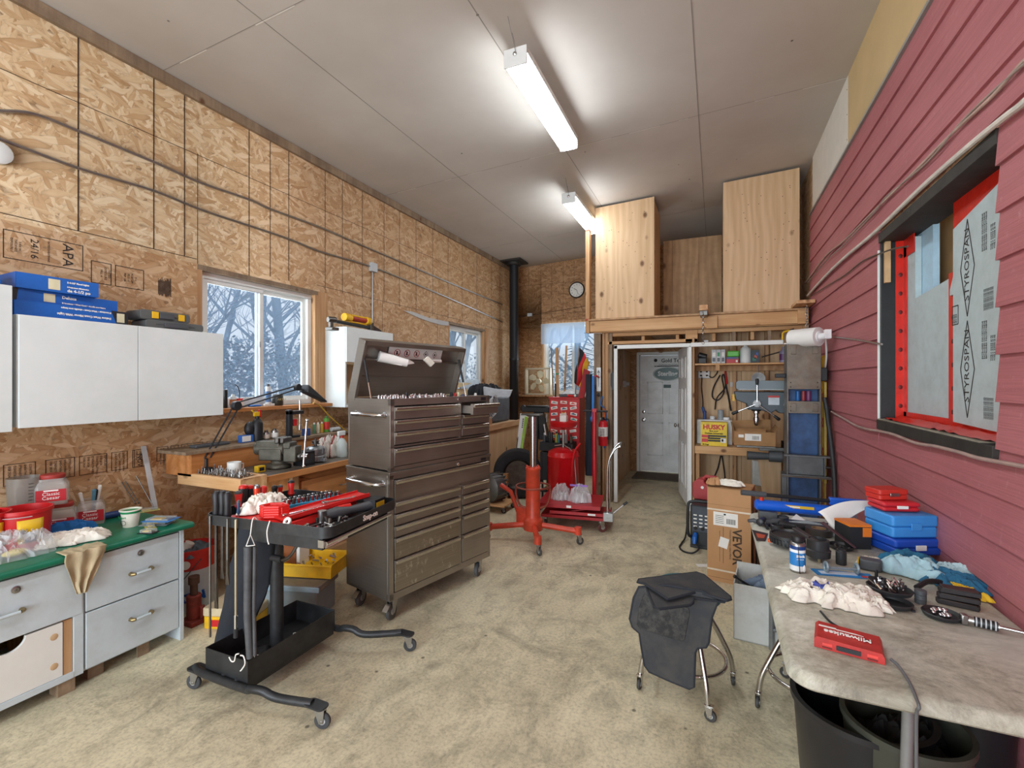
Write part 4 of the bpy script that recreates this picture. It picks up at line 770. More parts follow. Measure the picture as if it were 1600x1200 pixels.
# vise
t = thing('bench_vise', 'grey cast iron vise bolted on the workbench', 'vise', (-2.93, 2.72, ZW)); VG = mat('#5d5a50', .45, .5, .3, 14, .15, 60); c = O(434, -3.08)
y0 = c.y; m = MB(VG); m.T = Matrix.Translation((-3.07, y0, ZW)) @ Matrix.Rotation(R(-72), 4, 'Z')
m.lathe([(.09, 0), (.09, .02), (.07, .035), (.055, .04), (.055, .06)], n=24); m.box(-.055, -.13, .06, .055, .05, .15); m.cyl((0, -.18, .145), (0, .06, .145), .05, .05, 20); m.box(-.045, -.16, .15, .045, .03, .205); m.m(DSTEEL); m.box(-.06, .0, .19, .06, .035, .235); wp(m, 'body', t, .008)
m = MB(VG); m.T = Matrix.Translation((-3.07, y0, ZW)) @ Matrix.Rotation(R(-72), 4, 'Z'); m.box(-.045, .06, .05, .045, .16, .17); m.box(-.05, .06, .15, .05, .12, .2); m.box(-.02, -.1, .055, .02, .12, .09); m.m(DSTEEL); m.box(-.06, .042, .19, .06, .075, .235); m.cyl((0, .16, .09), (0, .19, .09), .03, n=16); wp(m, 'front_jaw', t, .008)
m = MB(CHROME); m.T = Matrix.Translation((-3.07, y0, ZW)) @ Matrix.Rotation(R(-72), 4, 'Z'); m.cyl((.0, .15, .09), (0, .235, .09), .02, n=12); m.cyl((.03, .215, .02), (-.02, .215, .36), .0085, n=10); m.ball((.03, .215, .02), .013); m.ball((-.02, .215, .36), .013); wp(m, 'handle', t)
# things on the bench
def cyl_thing(name, p, r, h, mt, lab, cat, cap=None, prof=None, lbl=None, ch=.0, group=None):
    t = thing(name, lab, cat, p, 0, group); m = MB(mt); m.lathe(prof or [(r*.95, 0), (r, .004), (r, h-.004), (r*.95, h), (0, h)], n=22); m.build('body', t)
    if lbl: m = MB(lbl); m.lathe([(r*1.012, h*.2), (r*1.012, h*.75)], n=22); m.build('label', t)
    if cap: m = MB(cap); m.lathe([(r*.5, h), (r*.5, h+ch), (r*.4, h+ch+.003), (0, h+ch+.003)], n=16); m.build('cap', t)
    return t
m = MB(DGREY); a, b = O(302, -3.45, 1.083), O(352, -3.45, 1.083); m.box(-3.50, a.y, 1.083, -3.42, b.y+.02, 1.105); one(m, 'long_case', 'long dark blue grey flat case on the near end of the shelf', 'case', bev=.006)
m = MB(mat('#3468b8', .45)); p = O(383, -3.42, 1.083); m.box(p.x-.03, p.y-.04, 1.083, p.x+.02, p.y+.06, 1.14); m.m(PAPER); m.box(p.x+.02, p.y-.04, 1.09, p.x+.022, p.y+.035, 1.135); one(m, 'small_box', 'small blue and white box on the bench shelf under the window', 'box', bev=.002)
t = thing('torch_bottle', 'black squirt bottle with red and yellow trigger on the shelf', 'bottle', O(402, -3.42, 1.083)); m = MB(BLACK); m.lathe([(.04, 0), (.042, .01), (.042, .14), (.03, .17), (.016, .18), (.016, .2), (0, .2)], n=22); m.build('bottle', t); m = MB(BLACK); m.ball((-.02, -.05, .1), .05, .8, .9, 1.2); m.build('side_tank', t)
m = MB(YEL); m.box(-.012, -.03, .2, .012, .015, .235); m.m(RED); m.box(-.01, .015, .19, .01, .03, .25); m.m(YEL); m.tube([(0, -.03, .23), (0, -.05, .25)], .006, 6); m.build('trigger', t, .002)
cyl_thing('paint_can', O(416, -3.42, 1.083), .027, .06, STEEL, 'small tin with red and white label beside the black bottle', 'can', DSTEEL, None, mat('#d8c9bb', .5), .015); cyl_thing('paint_can', O(429, -3.42, 1.083), .03, .07, STEEL, 'small tin with plain white label left of the clamp', 'can', DSTEEL, None, PAPER, .012)
t = thing('drill_guide', 'black upright clamp stand with chrome rod behind the vise', 'clamp', O(452, -3.33, 1.083)); m = MB(BLACK); m.box(-.02, -.02, 0, .02, .02, .24); m.box(-.02, -.02, .2, .02, .14, .23); m.box(-.02, -.03, 0, .02, .1, .02); wpn = m.build('frame', t, .003); m = MB(CHROME); m.cyl((0, .11, .1), (0, .11, .32), .008, n=10); m.cyl((0, .11, .06), (0, .11, .1), .016, n=12); m.build('rod', t); m = MB(RED); m.box(-.015, .03, .1, .015, .07, .16); m.build('block', t, .003)
for i, (u, c_, r, h, lab) in enumerate(((491, '#5a8a6a', .014, .085, 'green capped small bottle at the left of the row'), (497, '#d8d0b8', .014, .085, 'pale small bottle second in the row on the shelf'), (503, '#c8a03a', .014, .085, 'yellow small bottle in the row on the shelf'))):
    cyl_thing('small_bottle', O(u, -3.42, 1.083), r, h, mat(c_, .4), lab, 'bottle', WPAINT, None, None, .012, 'small bottles on the shelf')
cyl_thing('spray_can', O(510, -3.42, 1.083), .026, .13, mat('#5c9a3a', .35), 'green and red aerosol can on the bench shelf', 'spray can', mat('#4a7a3a', .4), None, mat('#c8322a', .4), .02)
m = MB(LGREY); p = O(521, -3.38, 1.083); m.cyl((p.x, p.y-.03, 1.105), (p.x, p.y+.07, 1.105), .02, n=16); m.cyl((p.x, p.y+.07, 1.105), (p.x, p.y+.09, 1.105), .01, n=12); one(m, 'squeeze_tube', 'small grey tube lying on the shelf beside the aerosol can', 'tube')
m = MB(mat('#2b4a86', .6)); p = O(474, -3.35, 1.083); m.box(p.x-.02, p.y, 1.083, p.x+.01, p.y+.07, 1.145); one(m, 'blue_book', 'dark blue block standing behind the chrome rod', 'book', bev=.003)
t = cyl_thing('mug', O(366, -3.15), .045, .085, WPAINT, 'white mug on the bench behind the bit tray', 'mug', None, [(.036, 0), (.044, .01), (.045, .085), (.041, .085), (.038, .01), (0, .008)])
m = MB(WPAINT); m.tube([(0, .043, .07), (0, .07, .065), (0, .07, .03), (0, .043, .02)], .005, 6); m.build('handle', t)
cloth(TAN, 386, 714, .13, .11, .085, 21, 'brown oily rag heaped beside the white mug', ZW, 20); m = rag(BAGM, .2, .14, .045, 8, n=30); p = onz(352, 722, ZW); one(m, 'plastic_bag', 'clear plastic bag of parts lying behind the bit tray', 'plastic bag', (p.x, p.y+.08, ZW+.001), sm=30)
m = MB(YEL); p = O(406, -3.05); m.box(p.x-.02, p.y-.03, ZW, p.x+.02, p.y+.03, ZW+.045); m.m(BLACK); m.box(p.x+.02, p.y-.02, ZW+.01, p.x+.022, p.y+.02, ZW+.035); one(m, 'tape_measure', 'yellow tape measure left of the vise', 'tape measure', bev=.008)
m = MB(BLACK); p = O(475, -2.98); m.box(p.x-.06, p.y-.05, ZW, p.x+.05, p.y+.06, ZW+.11); m.m(DGREY)
for i in range(6): m.box(p.x+.05, p.y-.04+i*.016, ZW+.02, p.x+.052, p.y-.034+i*.016, ZW+.09)
one(m, 'mesh_box', 'black ribbed metal box right of the vise', 'box', bev=.004)
# alternator
t = thing('alternator', 'silver car alternator standing on the bench by the toolbox', 'car part', O(493, -3.02)); AL = mat('#9fa2a4', .35, .8, .2, 16, .1, 60); m = MB(AL)
m.lathe([(.06, .0), (.075, .012), (.078, .05), (.07, .058), (.078, .064), (.078, .11), (.06, .125), (.03, .13), (0, .13)], n=30)
for i in range(12): a = 2*pi*i/12; m.at(.0, 0, 0, 0, 0, 30*i); m.box(.066, -.006, .07, .083, .006, .118); m.box(.066, -.006, .01, .083, .006, .05)
m.at(); m.box(-.11, -.015, .04, -.07, .015, .07); m.box(.07, -.015, .01, .11, .015, .035); m.build('housing', t, .002); m = MB(DSTEEL); m.lathe([(.012, .13), (.012, .145), (.033, .147), (.033, .151), (.026, .155), (.026, .165), (.033, .169), (.033, .173), (.01, .175), (.01, .19), (0, .19)], n=22); m.build('pulley', t)
m = rag(mat('#ddd6cc', .9, 0, .1, 14, .4, 160), .2, .26, .2, 33, n=50, fold=9); p = O(512, -3.15); m.m(mat('#a33b38', .9))
for f in m.bm.faces:
    c_ = f.calc_center_median()
    if abs((c_.x+c_.y*.3) % .07-.035) < .006: f.material_index = 1
add_solid(one(m, 'striped_towel', 'white towel with red stripes bundled behind the alternator', 'towel', (p.x, p.y+.02, ZW+.001), 15, sm=60), .003)
t = thing('spray_bottle', 'clear spray bottle with white trigger beside the steel toolbox', 'spray bottle', O(534, -3.02)); m = MB(clear('cloudy_plastic', '#d5e0dc', .7, .3)); m.lathe([(.042, 0), (.045, .01), (.045, .11), (.03, .145), (.014, .16), (.014, .17), (0, .17)], n=22); m.build('bottle', t)
m = MB(mat('#c0392b', .5)); m.lathe([(.017, .165), (.017, .185), (0, .185)], n=14); m.build('collar', t); m = MB(WPAINT); m.box(-.012, -.045, .185, .012, .035, .225); m.hexa([(-.006, -.04, .185), (.006, -.04, .185), (.006, -.03, .185), (-.006, -.03, .185), (-.006, -.055, .14), (.006, -.055, .14), (.006, -.045, .14), (-.006, -.045, .14)]); m.build('trigger', t, .005)
# magnifier lamp
t = thing('bench_lamp', 'black jointed bench lamp reaching over the vise', 'lamp', O(322, -3.3)); P0 = onx(322, 716, -3.32); P1 = onx(369, 634, -3.28); P2 = onx(465, 605, -3.1); P3 = onx(474, 610, -3.08); P4 = onx(507, 628, -3.0)
m = MB(BLACK); m.box(P0.x-.03, P0.y-.03, ZW, P0.x+.03, P0.y+.03, ZW+.05); m.cyl((P0.x, P0.y, ZW+.05), P0, .012, n=10); wp(m, 'clamp_base', t, .004)
off = V((0, .012, .02))
m = MB(BLACK); m.cyl(P0+V((0, -.012, 0)), P1+V((0, -.022, .0)), .006, n=8); m.cyl(P0+V((0, .03, 0)), P1+V((0, .022, -.01)), .006, n=8); wp(m, 'lower_arm', t)
m = MB(BLACK); m.cyl(P1+V((-.022, 0, 0)), P1+V((.022, 0, 0)), .034, n=20); wp(m, 'elbow', t, .004)
m = MB(BLACK); m.cyl(P1+V((0, 0, .022)), P2+V((0, 0, .014)), .006, n=8); m.cyl(P1+V((0, .01, -.02)), P2+V((0, 0, -.014)), .006, n=8); wp(m, 'upper_arm', t)
m = MB(BLACK); m.cyl(P2+V((-.018, 0, 0)), P2+V((.018, 0, 0)), .028, n=18); m.cyl(P2, P3, .01, n=10); wp(m, 'head_joint', t, .003)
m = MB(BLACK); d = (P4-P3); sd = V((.06, 0, 0)); up = V((0, .02, .055)); m.hexa([P3-sd*.8-up*.2, P3+sd*.8-up*.2, P4+sd*.6-up*.1, P4-sd*.6-up*.1, P3-sd*.7+up*.9, P3+sd*.7+up*.9, P4+sd*.5+up*.15, P4-sd*.5+up*.15]); wp(m, 'lamp_shade', t, .008)
m = MB(YEL); m.tube(smooth([P4+V((-.02, -.1, -.005)), onx(500, 634, -3.1), onx(515, 650, -3.2), onx(535, 668, -3.3), onx(545, 676, -3.35)], 5), .005, 8); one(m, 'extension_cable', 'yellow cable running from the lamp head toward the toolbox', 'cord')
# window sill things
def S(u, z=1.352): return O(u, -3.60, z)
cyl_thing('sill_bottle', S(364), .025, .09, mat('#d9dde0', .4), 'white bottle with amber bottom on the window sill', 'bottle', WPAINT, None, mat('#a9683a', .5), .015)
t = cyl_thing('oil_can', S(374), .027, .075, mat('#c62f2b', .4), 'red can with a bent black spout on the window sill', 'can', None, None, mat('#e9dcd0', .5)); m = MB(BLACK); m.tube(smooth([(0, 0, .075), (0, .0, .13), (0, -.015, .17), (0, -.04, .19)], 5), .004, 6); m.build('spout', t)
m = MB(BLACK); p = S(352); m.box(p.x-.015, p.y-.012, 1.352, p.x+.015, p.y+.012, 1.5); one(m, 'dark_bottle', 'slim dark bottle half hidden by the wall cabinet edge', 'bottle', bev=.005)
cyl_thing('caulk_can', S(419), .022, .17, mat('#dfe3e6', .4), 'tall white and grey aerosol can on the sill', 'spray can', DGREY, None, mat('#5c7fae', .5), .02)
t = cyl_thing('dark_tin', S(434), .045, .10, mat('#33322b', .4), 'dark round tin with gold lettering on the sill', 'tin'); m = MB(mat('#a8924e', .4)); m.text('ARTU', (-.012, .046, .045), (.8, -1, 0), (0, 0, 1), .026, None, .001) if 0 else m.text('ARTU', (.034, -.032, .045), (.75, .7, 0), (0, 0, 1), .026, None, .001); m.build('print', t)
m = MB(BLUE); p = S(396); m.box(p.x-.03, p.y-.03, 1.352, p.x+.02, p.y+.06, 1.365); one(m, 'blue_pouch', 'flat blue pouch lying on the window sill', 'pouch', bev=.004)
m = MB(WPAINT); p = S(395); m.box(-3.665, p.y+.02, 1.352, -3.645, p.y+.1, 1.5) if 0 else m.box(-3.60, p.y+.1, 1.352, -3.58, p.y+.2, 1.372); one(m, 'small_carton', 'little white carton beside the flat blue pouch', 'box', bev=.002)
# ================================================================ floor things between desk and bench
t = thing('oil_pail', 'white pail with red rim band between the desk and the bench', 'pail', (-3.36, 2.13, 0)); r, h = .15, .42; m = MB(mat('#c8d2d6', .4, 0, .05)); m.lathe([(r*.88, 0), (r*.9, .01), (r*.97, h*.68)], n=36); m.m(mat('#c9302a', .4)); m.lathe([(r*.97, h*.68), (r, h*.95), (r*1.03, h*.95), (r*1.03, h), (r*.97, h), (r*.94, h*.9), (0, h*.88)], n=36); wp2 = m.build('pail', t)
m = MB(mat('#2159a6', .4)); m.text('ATIN', (.06, -.134, .07), (.75, .62, .2), (0, 0, 1), .075, None, .006, bold=.003); m.build('print', t); m = MB(PAPER); m.T = Matrix.Translation((.1, -.105, .33)) @ Euler((R(90), 0, R(45))).to_matrix().to_4x4(); m.lathe([(.028, 0), (.028, .006), (0, .006)], n=18); m.build('emblem', t)
m = MB(DGREY); m.tube(smooth([(-.14, -.03, .36), (-.02, -.17, .26), (.08, -.165, .2), (.15, -.03, .36)], 6), .003, 6); m.build('bail_handle', t); m = rag(mat('#5b6a74', .6), .24, .24, .07, 17, n=24); m.T = Matrix(); [setattr(v, 'co', v.co+V((0, 0, h*.885))) for v in m.bm.verts]; m.m(PAPER); m.cyl((.03, -.08, h*.93), (.06, -.05, h*1.1), .03, n=10); m.build('contents', t)
t = thing('bottle_jack', 'rusty red bottle jack on the floor beside the white cabinet', 'jack', onz(303, 972, 0)); RJ = mat('#8f3a30', .6, .2, .3, 12, .2, 40, '#3d2a22', .5, 12); m = MB(RJ); m.box(-.06, -.06, 0, .07, .06, .03); m.cyl((0, 0, .03), (0, 0, .18), .042, n=18); m.cyl((.05, .02, .03), (.05, .02, .11), .016, n=10); m.build('body', t, .004); m = MB(mat('#5c4438', .6, .4, .3)); m.cyl((0, 0, .18), (0, 0, .25), .022, n=14); m.cyl((0, 0, .25), (0, 0, .3), .032, n=14); m.build('ram', t, .002)
def ycase(name, p, sx, sy, sz, rz, lab, lidmt, extra=None):
    t = thing(name, lab, 'tool case', p, rz); m = MB(DWY); m.prism(rrect(-sx/2, -sy/2, sx/2, sy/2, .025), sz*.6); m.build('tray', t, .006); m = MB(lidmt); m.prism(rrect(-sx/2-.004, -sy/2-.004, sx/2+.004, sy/2+.004, .025), sz*.4, 'z', sz*.6+.001); m.build('lid', t, .008)
    m = MB(BLACK); m.box(sx/2-.12, -sy/2-.012, sz*.35, sx/2-.04, -sy/2-.002, sz*.8); m.build('latch', t, .003); return t
t = ycase('tool_case', (-2.86, 2.13, 0), .34, .26, .13, 20, 'yellow tool case with cream lid lying on the floor', mat('#cdbb98', .6, 0, .12)); m = MB(RED); m.box(-.12, -.136, .02, -.03, -.13, .06); m.build('sticker', t)
t = thing('open_case', 'bright yellow bin of loose hardware standing behind the cart post', 'bin', (-2.62, 2.47, 0), 16); m = MB(DWY); Z0 = .25; m.box(-.24, -.15, Z0, .24, .15, Z0+.012)
for a in ((-.24, -.15, .24, -.138), (-.24, .138, .24, .15), (-.24, -.15, -.228, .15), (.228, -.15, .24, .15)): m.box(a[0], a[1], Z0, a[2], a[3], Z0+.085)
m.box(-.25, -.16, Z0+.075, .25, -.15, Z0+.09); m.box(-.2, -.14, 0, .2, .14, Z0-.06) if 0 else None; m.build('bin', t, .004); random.seed(4); m = MB(STEEL)
for i in range(26): a = V((rnd(-.19, .19), rnd(-.1, .1), Z0+rnd(.02, .07))); m.cyl(a, a+V((rnd(-.04, .04), rnd(-.04, .04), rnd(-.01, .02))), rnd(.004, .009), n=6)
m.build('hardware', t)['kind'] = 'stuff'
t = thing('storage_tote', 'grey lidded tote on the floor behind the black cart tray', 'storage bin', (-2.63, 2.38, 0), 16); m = MB(mat('#8f9a9f', .5, 0, .1)); m.box(-.22, -.15, 0, .22, .10, .2); m.build('bin', t, .01); m = MB(mat('#8b8478', .6, 0, .25, 5)); m.prism(rrect(-.25, -.17, .25, .11, .04), .04, 'z', .201); m.m(mat('#9fb9c8', .3)); m.box(-.25, -.175, .2, .25, -.165, .235); m.build('lid', t, .008)
m = MB(mat('#8a5230', .7)); m.box(-2.95, 2.46, 0, -2.74, 2.55, .47); m.m(PAPER); m.text('24', (-2.9, 2.459, .38), (1, 0, 0), (0, 0, 1), .05, PAPER); one(m, 'brown_carton', 'brown carton standing behind the hanging dark coat', 'box', bev=.003)
m = MB(WPAINT); m.box(-2.71, 2.40, 0, -2.66, 2.55, .62) if 0 else m.box(-2.735, 2.46, 0, -2.705, 2.55, .60); one(m, 'white_board', 'white board standing between the brown carton and the bench', 'board', bev=.003)
# ================================================================ STAINLESS TOOLBOX
TB = thing('tool_chest', 'stainless steel rolling tool chest with its lid open', 'tool chest', (-1.93, 2.47, 0), 76.5); W, D = 1.015, .47; Z1 = .985
m = MB(SS); m.box(0, .02, .14, .012, D, .955); m.box(W-.012, .02, .14, W, D, .955); m.box(0, D-.01, .14, W, D, .955); m.box(0, .02, .14, W, D, .155); m.box(0, .0, .14, W, .03, .185); m.box(0, 0, .14, .035, .03, .96); m.box(W-.03, 0, .14, W, .03, .96); m.box(0, 0, .925, W, .03, .96); m.box(.65, 0, .17, .675, .03, .85); m.box(0, 0, .775, W, .02, .80); m.box(-.006, -.006, .955, W+.006, D+.004, .975); m.m(DSTEEL); m.box(.03, .03, .17, W-.03, .4, .92); m.m(CHROME); m.at(.64, -.001, .94, 90); m.lathe([(.012, 0), (.012, .006), (0, .006)], n=14); m.at(); m.build('lower_body', TB, .0015)
def drw(x0, x1, z0, z1, out=0, mt=SS):
    m = MB(mt); m.box(x0, -.004-out, z0, x1, .02-out, z1)
    if out: m.box(x0+.01, -out, z0+.01, x0+.014, .02, z1-.012); m.box(x1-.014, -out, z0+.01, x1-.01, .02, z1-.012); m.box(x0+.01, -out, z0+.008, x1-.01, .02, z0+.012)
    d = m.build('drawer', TB, .001); m = MB(mat('#b9b2a8', .25, .95, .06)); y = -out; m.prism([(y-.004, z1-.026), (y-.018, z1-.026), (y-.024, z1-.018), (y-.024, z1-.004), (y-.018, z1+.001), (y-.004, z1+.001)], x1-x0, 'x', x0); m.build('handle', d, .001)
L0, L1, R0, R1 = .04, .645, .68, W-.035
drw(L0, R1, .795, .92)
hz = [.775, .695, .617, .54, .395]; bz = [.70, .622, .545, .40, .19]
for a, b in zip(hz, bz): drw(L0, L1, b, a, 0, SSC if b < .5 else SS); drw(R0, R1, b, a)
m = MB(SS); m.box(.006, .02, Z1, .016, D-.01, 1.45); m.box(W-.016, .02, Z1, W-.006, D-.01, 1.45); m.box(.006, D-.02, Z1, W-.006, D-.01, 1.45); m.box(.006, 0, .978, W-.006, .03, 1.005); m.box(.006, 0, Z1, .04, .03, 1.45); m.box(W-.036, 0, Z1, W-.006, .03, 1.45); m.box(.006, 0, 1.405, W-.006, .03, 1.452); m.box(.65, 0, 1.14, .675, .03, 1.41); m.box(.006, 0, 1.13, W-.006, .02, 1.142); m.box(.02, .03, 1.425, W-.02, D-.02, 1.43); m.m(DSTEEL); m.box(.03, .03, 1.0, W-.03, .4, 1.40); m.m(CHROME); m.at(.64, -.001, 1.43, 90); m.lathe([(.012, 0), (.012, .008), (0, .008)], n=14); m.at(); m.m(BLACK); m.box(.9, -.004, 1.415, .96, 0, 1.44); m.box(.9, -.004, .932, .96, 0, .952); m.build('upper_body', TB, .0015)
drw(L0, R1, 1.01, 1.125)
for z0, z1 in ((1.315, 1.395), (1.235, 1.31), (1.15, 1.23)): drw(L0, L1, z0, z1)
drw(R0, R1, 1.315, 1.395, .11); drw(R0, R1, 1.235, 1.31); drw(R0, R1, 1.15, 1.23)
for z in (.895, 1.345):
    m = MB(CHROME); x = -.06; yy = (.06, .40) if z < 1 else (.05, .36); x = -.065 if z < 1 else -.05; m.tube([(-.002, yy[0], z), (x*.6, yy[0], z), (x, yy[0]+.03, z), (x, yy[1]-.03, z), (x*.6, yy[1], z), (-.002, yy[1], z)], .013, 12)
    for y in yy: m.T = Matrix.Translation((0 if z < 1 else .006, y, z)) @ Euler((0, R(-90), 0)).to_matrix().to_4x4(); m.lathe([(.022, 0), (.022, .006), (0, .007)], n=14)
    m.build('side_handle', TB)
m = MB(SS).at(.004, D-.01, 1.455, 18); w_ = W-.008; Hh = .43; m.box(0, 0, 0, w_, .004, Hh); m.box(0, -.075, 0, .004, 0, Hh); m.box(w_-.004, -.075, 0, w_, 0, Hh); m.box(0, -.075, Hh-.004, w_, 0, Hh); m.box(0, -.075, Hh-.03, w_, -.071, Hh); m.box(0, -.075, .0, .02, -.071, Hh); m.box(w_-.02, -.075, 0, w_, -.071, Hh); m.box(.004, -.006, .15, w_-.004, 0, .155); m.m(STEEL); m.box(.03, -.04, .285, w_-.03, -.036, .295); m.box(.03, -.04, .285, w_-.03, 0, .288)
lid = m.build('lid', TB, .001)
m = MB(PAPER).at(.004, D-.01, 1.455, 18); m.box(.26, -.011, .30, .80, -.009, .415); m.m(mat('#a3322c', .5)); m.text('CAUTION', (.31, -.0115, .392), (1, 0, 0), (0, 0, 1), .022, None, .0003, bold=.001)
for i in range(5):
    x = .34+i*.095
    if i < 3:
        q = [(x+.026*cos(a), -.012, .345+.026*sin(a)) for a in [2*pi*j/18 for j in range(18)]]; m.m(mat('#a3322c', .5)); m.tube(q, .0022, 5, True); m.tube([(x-.018, -.012, .363), (x+.018, -.012, .327)], .002, 5); m.m(INK); m.box(x-.008, -.0125, .33, x+.004, -.0115, .358)
    else: m.m(INK); q = [(x, -.012, .371), (x+.024, -.012, .345), (x, -.012, .319), (x-.024, -.012, .345)]; m.tube(q, .0015, 4, True); m.box(x-.006, -.0125, .338, x+.006, -.0115, .352)
m.m(INK); m.text('Keep hands clear. Do not stand on drawers. Read the instructions.', (.42, -.0115, .396), (1, 0, 0), (0, 0, 1), .010, None, .0002); m.build('warning_label', lid)
for x in (.03, W-.035):
    m = MB(BLACK); a = V((x, .06, 1.43)); b = V((x, .315, 1.75)); a = V((x, .23, 1.44)); m.cyl(a.lerp(b, .38), b, .009, n=10); m.m(CHROME); m.cyl(a, a.lerp(b, .38), .0045, n=8); m.build('gas_strut', TB)
for x, y, l in ((.07, .05, True), (.07, D-.09, True), (W-.08, .05, False), (W-.08, D-.09, False)): casterw(TB, x, y, .055, 200, .14, mat('#55585a', .6), STEEL, l)
inv = wm(TB)
def tbp(x, y, z): return inv @ V((x, y, z))
m = MB(PAPER); a = tbp(.17, .33, 1.745); b = tbp(.36, .25, 1.70); m.cyl(a, b, .04, .028, 18); m.hexa([b+V((0, 0, .02)), tbp(.44, .26, 1.70), tbp(.44, .27, 1.71), b+V((.01, 0, .03)), a+V((0, 0, -.035)), tbp(.30, .25, 1.68), tbp(.30, .26, 1.69), a+V((0, 0, -.03))]); one(m, 'rolled_manual', 'rolled printed manual tucked behind the lid rail', 'paper')
m = MB(PAPER); a = tbp(.66, .31, 1.73); m.cyl(a, tbp(.76, .31, 1.73), .015, n=12); one(m, 'rolled_paper', 'small white paper roll on the lid rail', 'paper')
m = MB(mat('#e5e0d2', .6)); m.hexa([tbp(.54, .26, 1.73), tbp(.60, .25, 1.68), tbp(.64, .25, 1.71), tbp(.58, .26, 1.76), tbp(.54, .275, 1.73), tbp(.60, .265, 1.68), tbp(.64, .265, 1.71), tbp(.58, .275, 1.76)]); one(m, 'hanging_tag', 'square white card dangling from the lid rail', 'card')
random.seed(6); proto = None
for i in range(30):
    for j in range(3):
        if random.random() < .22: continue
        q = tbp(.05+i*.018, .07+j*.05+rnd(-.01, .01), 1.431)
        if proto is None:
            m = MB(CHROME); m.lathe([(.0075, 0), (.0085, .003), (.0085, .028), (.007, .03), (.006, .02), (0, .02)], n=10); proto = one(m, 'socket', 'chrome socket standing in the top tray of the tool chest', 'socket', q, 0, 'sockets in the top tray')
        else: c = proto.copy(); COL.objects.link(c); c.location = q; c.scale = (rnd(.7, 1.1),)*2+(rnd(.9, 1.5),)
for i, (x, c_, hh, lab) in enumerate(((.22, BLACK, .06, 'tall black socket standing among the chrome ones'), (.66, BLACK, .05, 'black knob among the small parts in the top tray'), (.70, RED, .045, 'red cap in the top tray of the tool chest'), (.735, mat('#d8ddb8', .4), .05, 'pale green cap beside the red cap'), (.79, mat('#4b4e70', .4), .035, 'dark violet cap in the top tray'), (.94, PAPER, .04, 'white cap at the far end of the top tray'))):
    m = MB(c_); m.lathe([(.012, 0), (.012, hh*.7), (.009, hh), (0, hh)], n=12); one(m, 'small_part', lab, 'cap', tbp(x, .09, 1.431))
# ================================================================ BLACK TOOL CART
CT = thing('tool_cart', 'black rolling tool cart with a loaded top tray and bent tube legs', 'tool cart', (-2.2, 1.85, 0)); BC = mat('#26282a', .45, .2, .15, 10, 0, 80, '#55575a', .25, 9)
m = MB(BC); X0, X1, Y0, Y1, ZT = -2.27, -1.55, 1.475, 2.03, .885
q = rrect(X0, Y0, X1, Y1, .05, 6); q2 = rrect(X0+.004, Y0+.004, X1-.004, Y1-.004, .047, 6); k = len(q)
m._add([(x, y, ZT) for x, y in q]+[(x, y, ZT+.048) for x, y in q]+[(x, y, ZT+.048) for x, y in q2]+[(x, y, ZT+.006) for x, y in q2], [(i, (i+1) % k, k+(i+1) % k, k+i) for i in range(k)]+[(k+i, k+(i+1) % k, 2*k+(i+1) % k, 2*k+i) for i in range(k)]+[(2*k+i, 2*k+(i+1) % k, 3*k+(i+1) % k, 3*k+i) for i in range(k)]+[tuple(range(k-1, -1, -1)), tuple(range(3*k, 4*k))])
m.text('Snap-on', (X1+.0005, 1.72, ZT+.012), (0, 1, 0), (0, 0, 1), .036, PAPER, .0006, bold=.0012)
wp(m, 'top_tray', CT, 0)
m = MB(BC); m.box(-2.0, 1.50, .825, -1.60, 2.0, .883); d = wp(m, 'drawer', CT, .002); m = MB(CHROME); m.prism([(-1.6, .865), (-1.575, .865), (-1.572, .858), (-1.575, .848), (-1.6, .845)], .50, 'y', 1.5); m.m(STEEL); m.box(-1.615, 1.49, .84, -1.585, 1.50, .872); wp(m, 'handle', d)
m = MB(PAPER); m.box(-1.60, 1.52, .828, -1.5985, 1.67, .846); m.text('WARNING', (-1.598, 1.53, .832), (0, 1, 0), (0, 0, 1), .014, RED, .0003); wp(m, 'sticker', d)
m = MB(BC); m.box(-2.225, 1.86, .13, -2.175, 1.86, .13) if 0 else None; m.cyl((-2.19, 1.84, .12), (-2.19, 1.84, .89), .034, n=24); m.box(-2.3, 1.78, .87, -1.9, 1.9, .886); m.m(STEEL); m.T = Matrix.Translation((-2.165, 1.815, .78)) @ Euler((R(90), 0, R(40))).to_matrix().to_4x4(); m.lathe([(.008, 0), (.008, .012), (0, .012)], n=8); wp(m, 'post', CT)
m = MB(BC); a0, a1, b0, b1 = -2.355, -2.05, 1.56, 2.12
m.box(a0, b0, .105, a1, b1, .11)
for q in ((a0, b0, a1, b0+.003), (a0, b1-.003, a1, b1), (a0, b0, a0+.003, b1), (a1-.003, b0, a1, b1)): m.box(q[0], q[1], .105, q[2], q[3], .225)
wp(m, 'base_tray', CT, .0015)
m = MB(BC); m.box(-2.24, 1.5, .075, -2.14, 2.2, .105) if 0 else m.box(-2.1, 1.57, .08, -2.06, 2.12, .105); m.box(-2.34, 1.57, .08, -2.3, 2.12, .105); wp(m, 'base_rail', CT)
for (ys, ye) in ((1.545, 1.60), (2.14, 2.26)):
    m = MB(BC); m.tube(smooth([(-2.44, ys+.02, .105), (-2.36, ys, .105), (-2.06, ys, .105), (-1.99, ys-.01, .125), (-1.93, ys-.0, .125), (-1.86, ys+.02, .10), (-1.68, ye, .10)], 5), .019, 14); wp(m, 'leg', CT)
m = MB(BC); wp(m, 'drip_plate', CT) if 0 else m.bm.free()
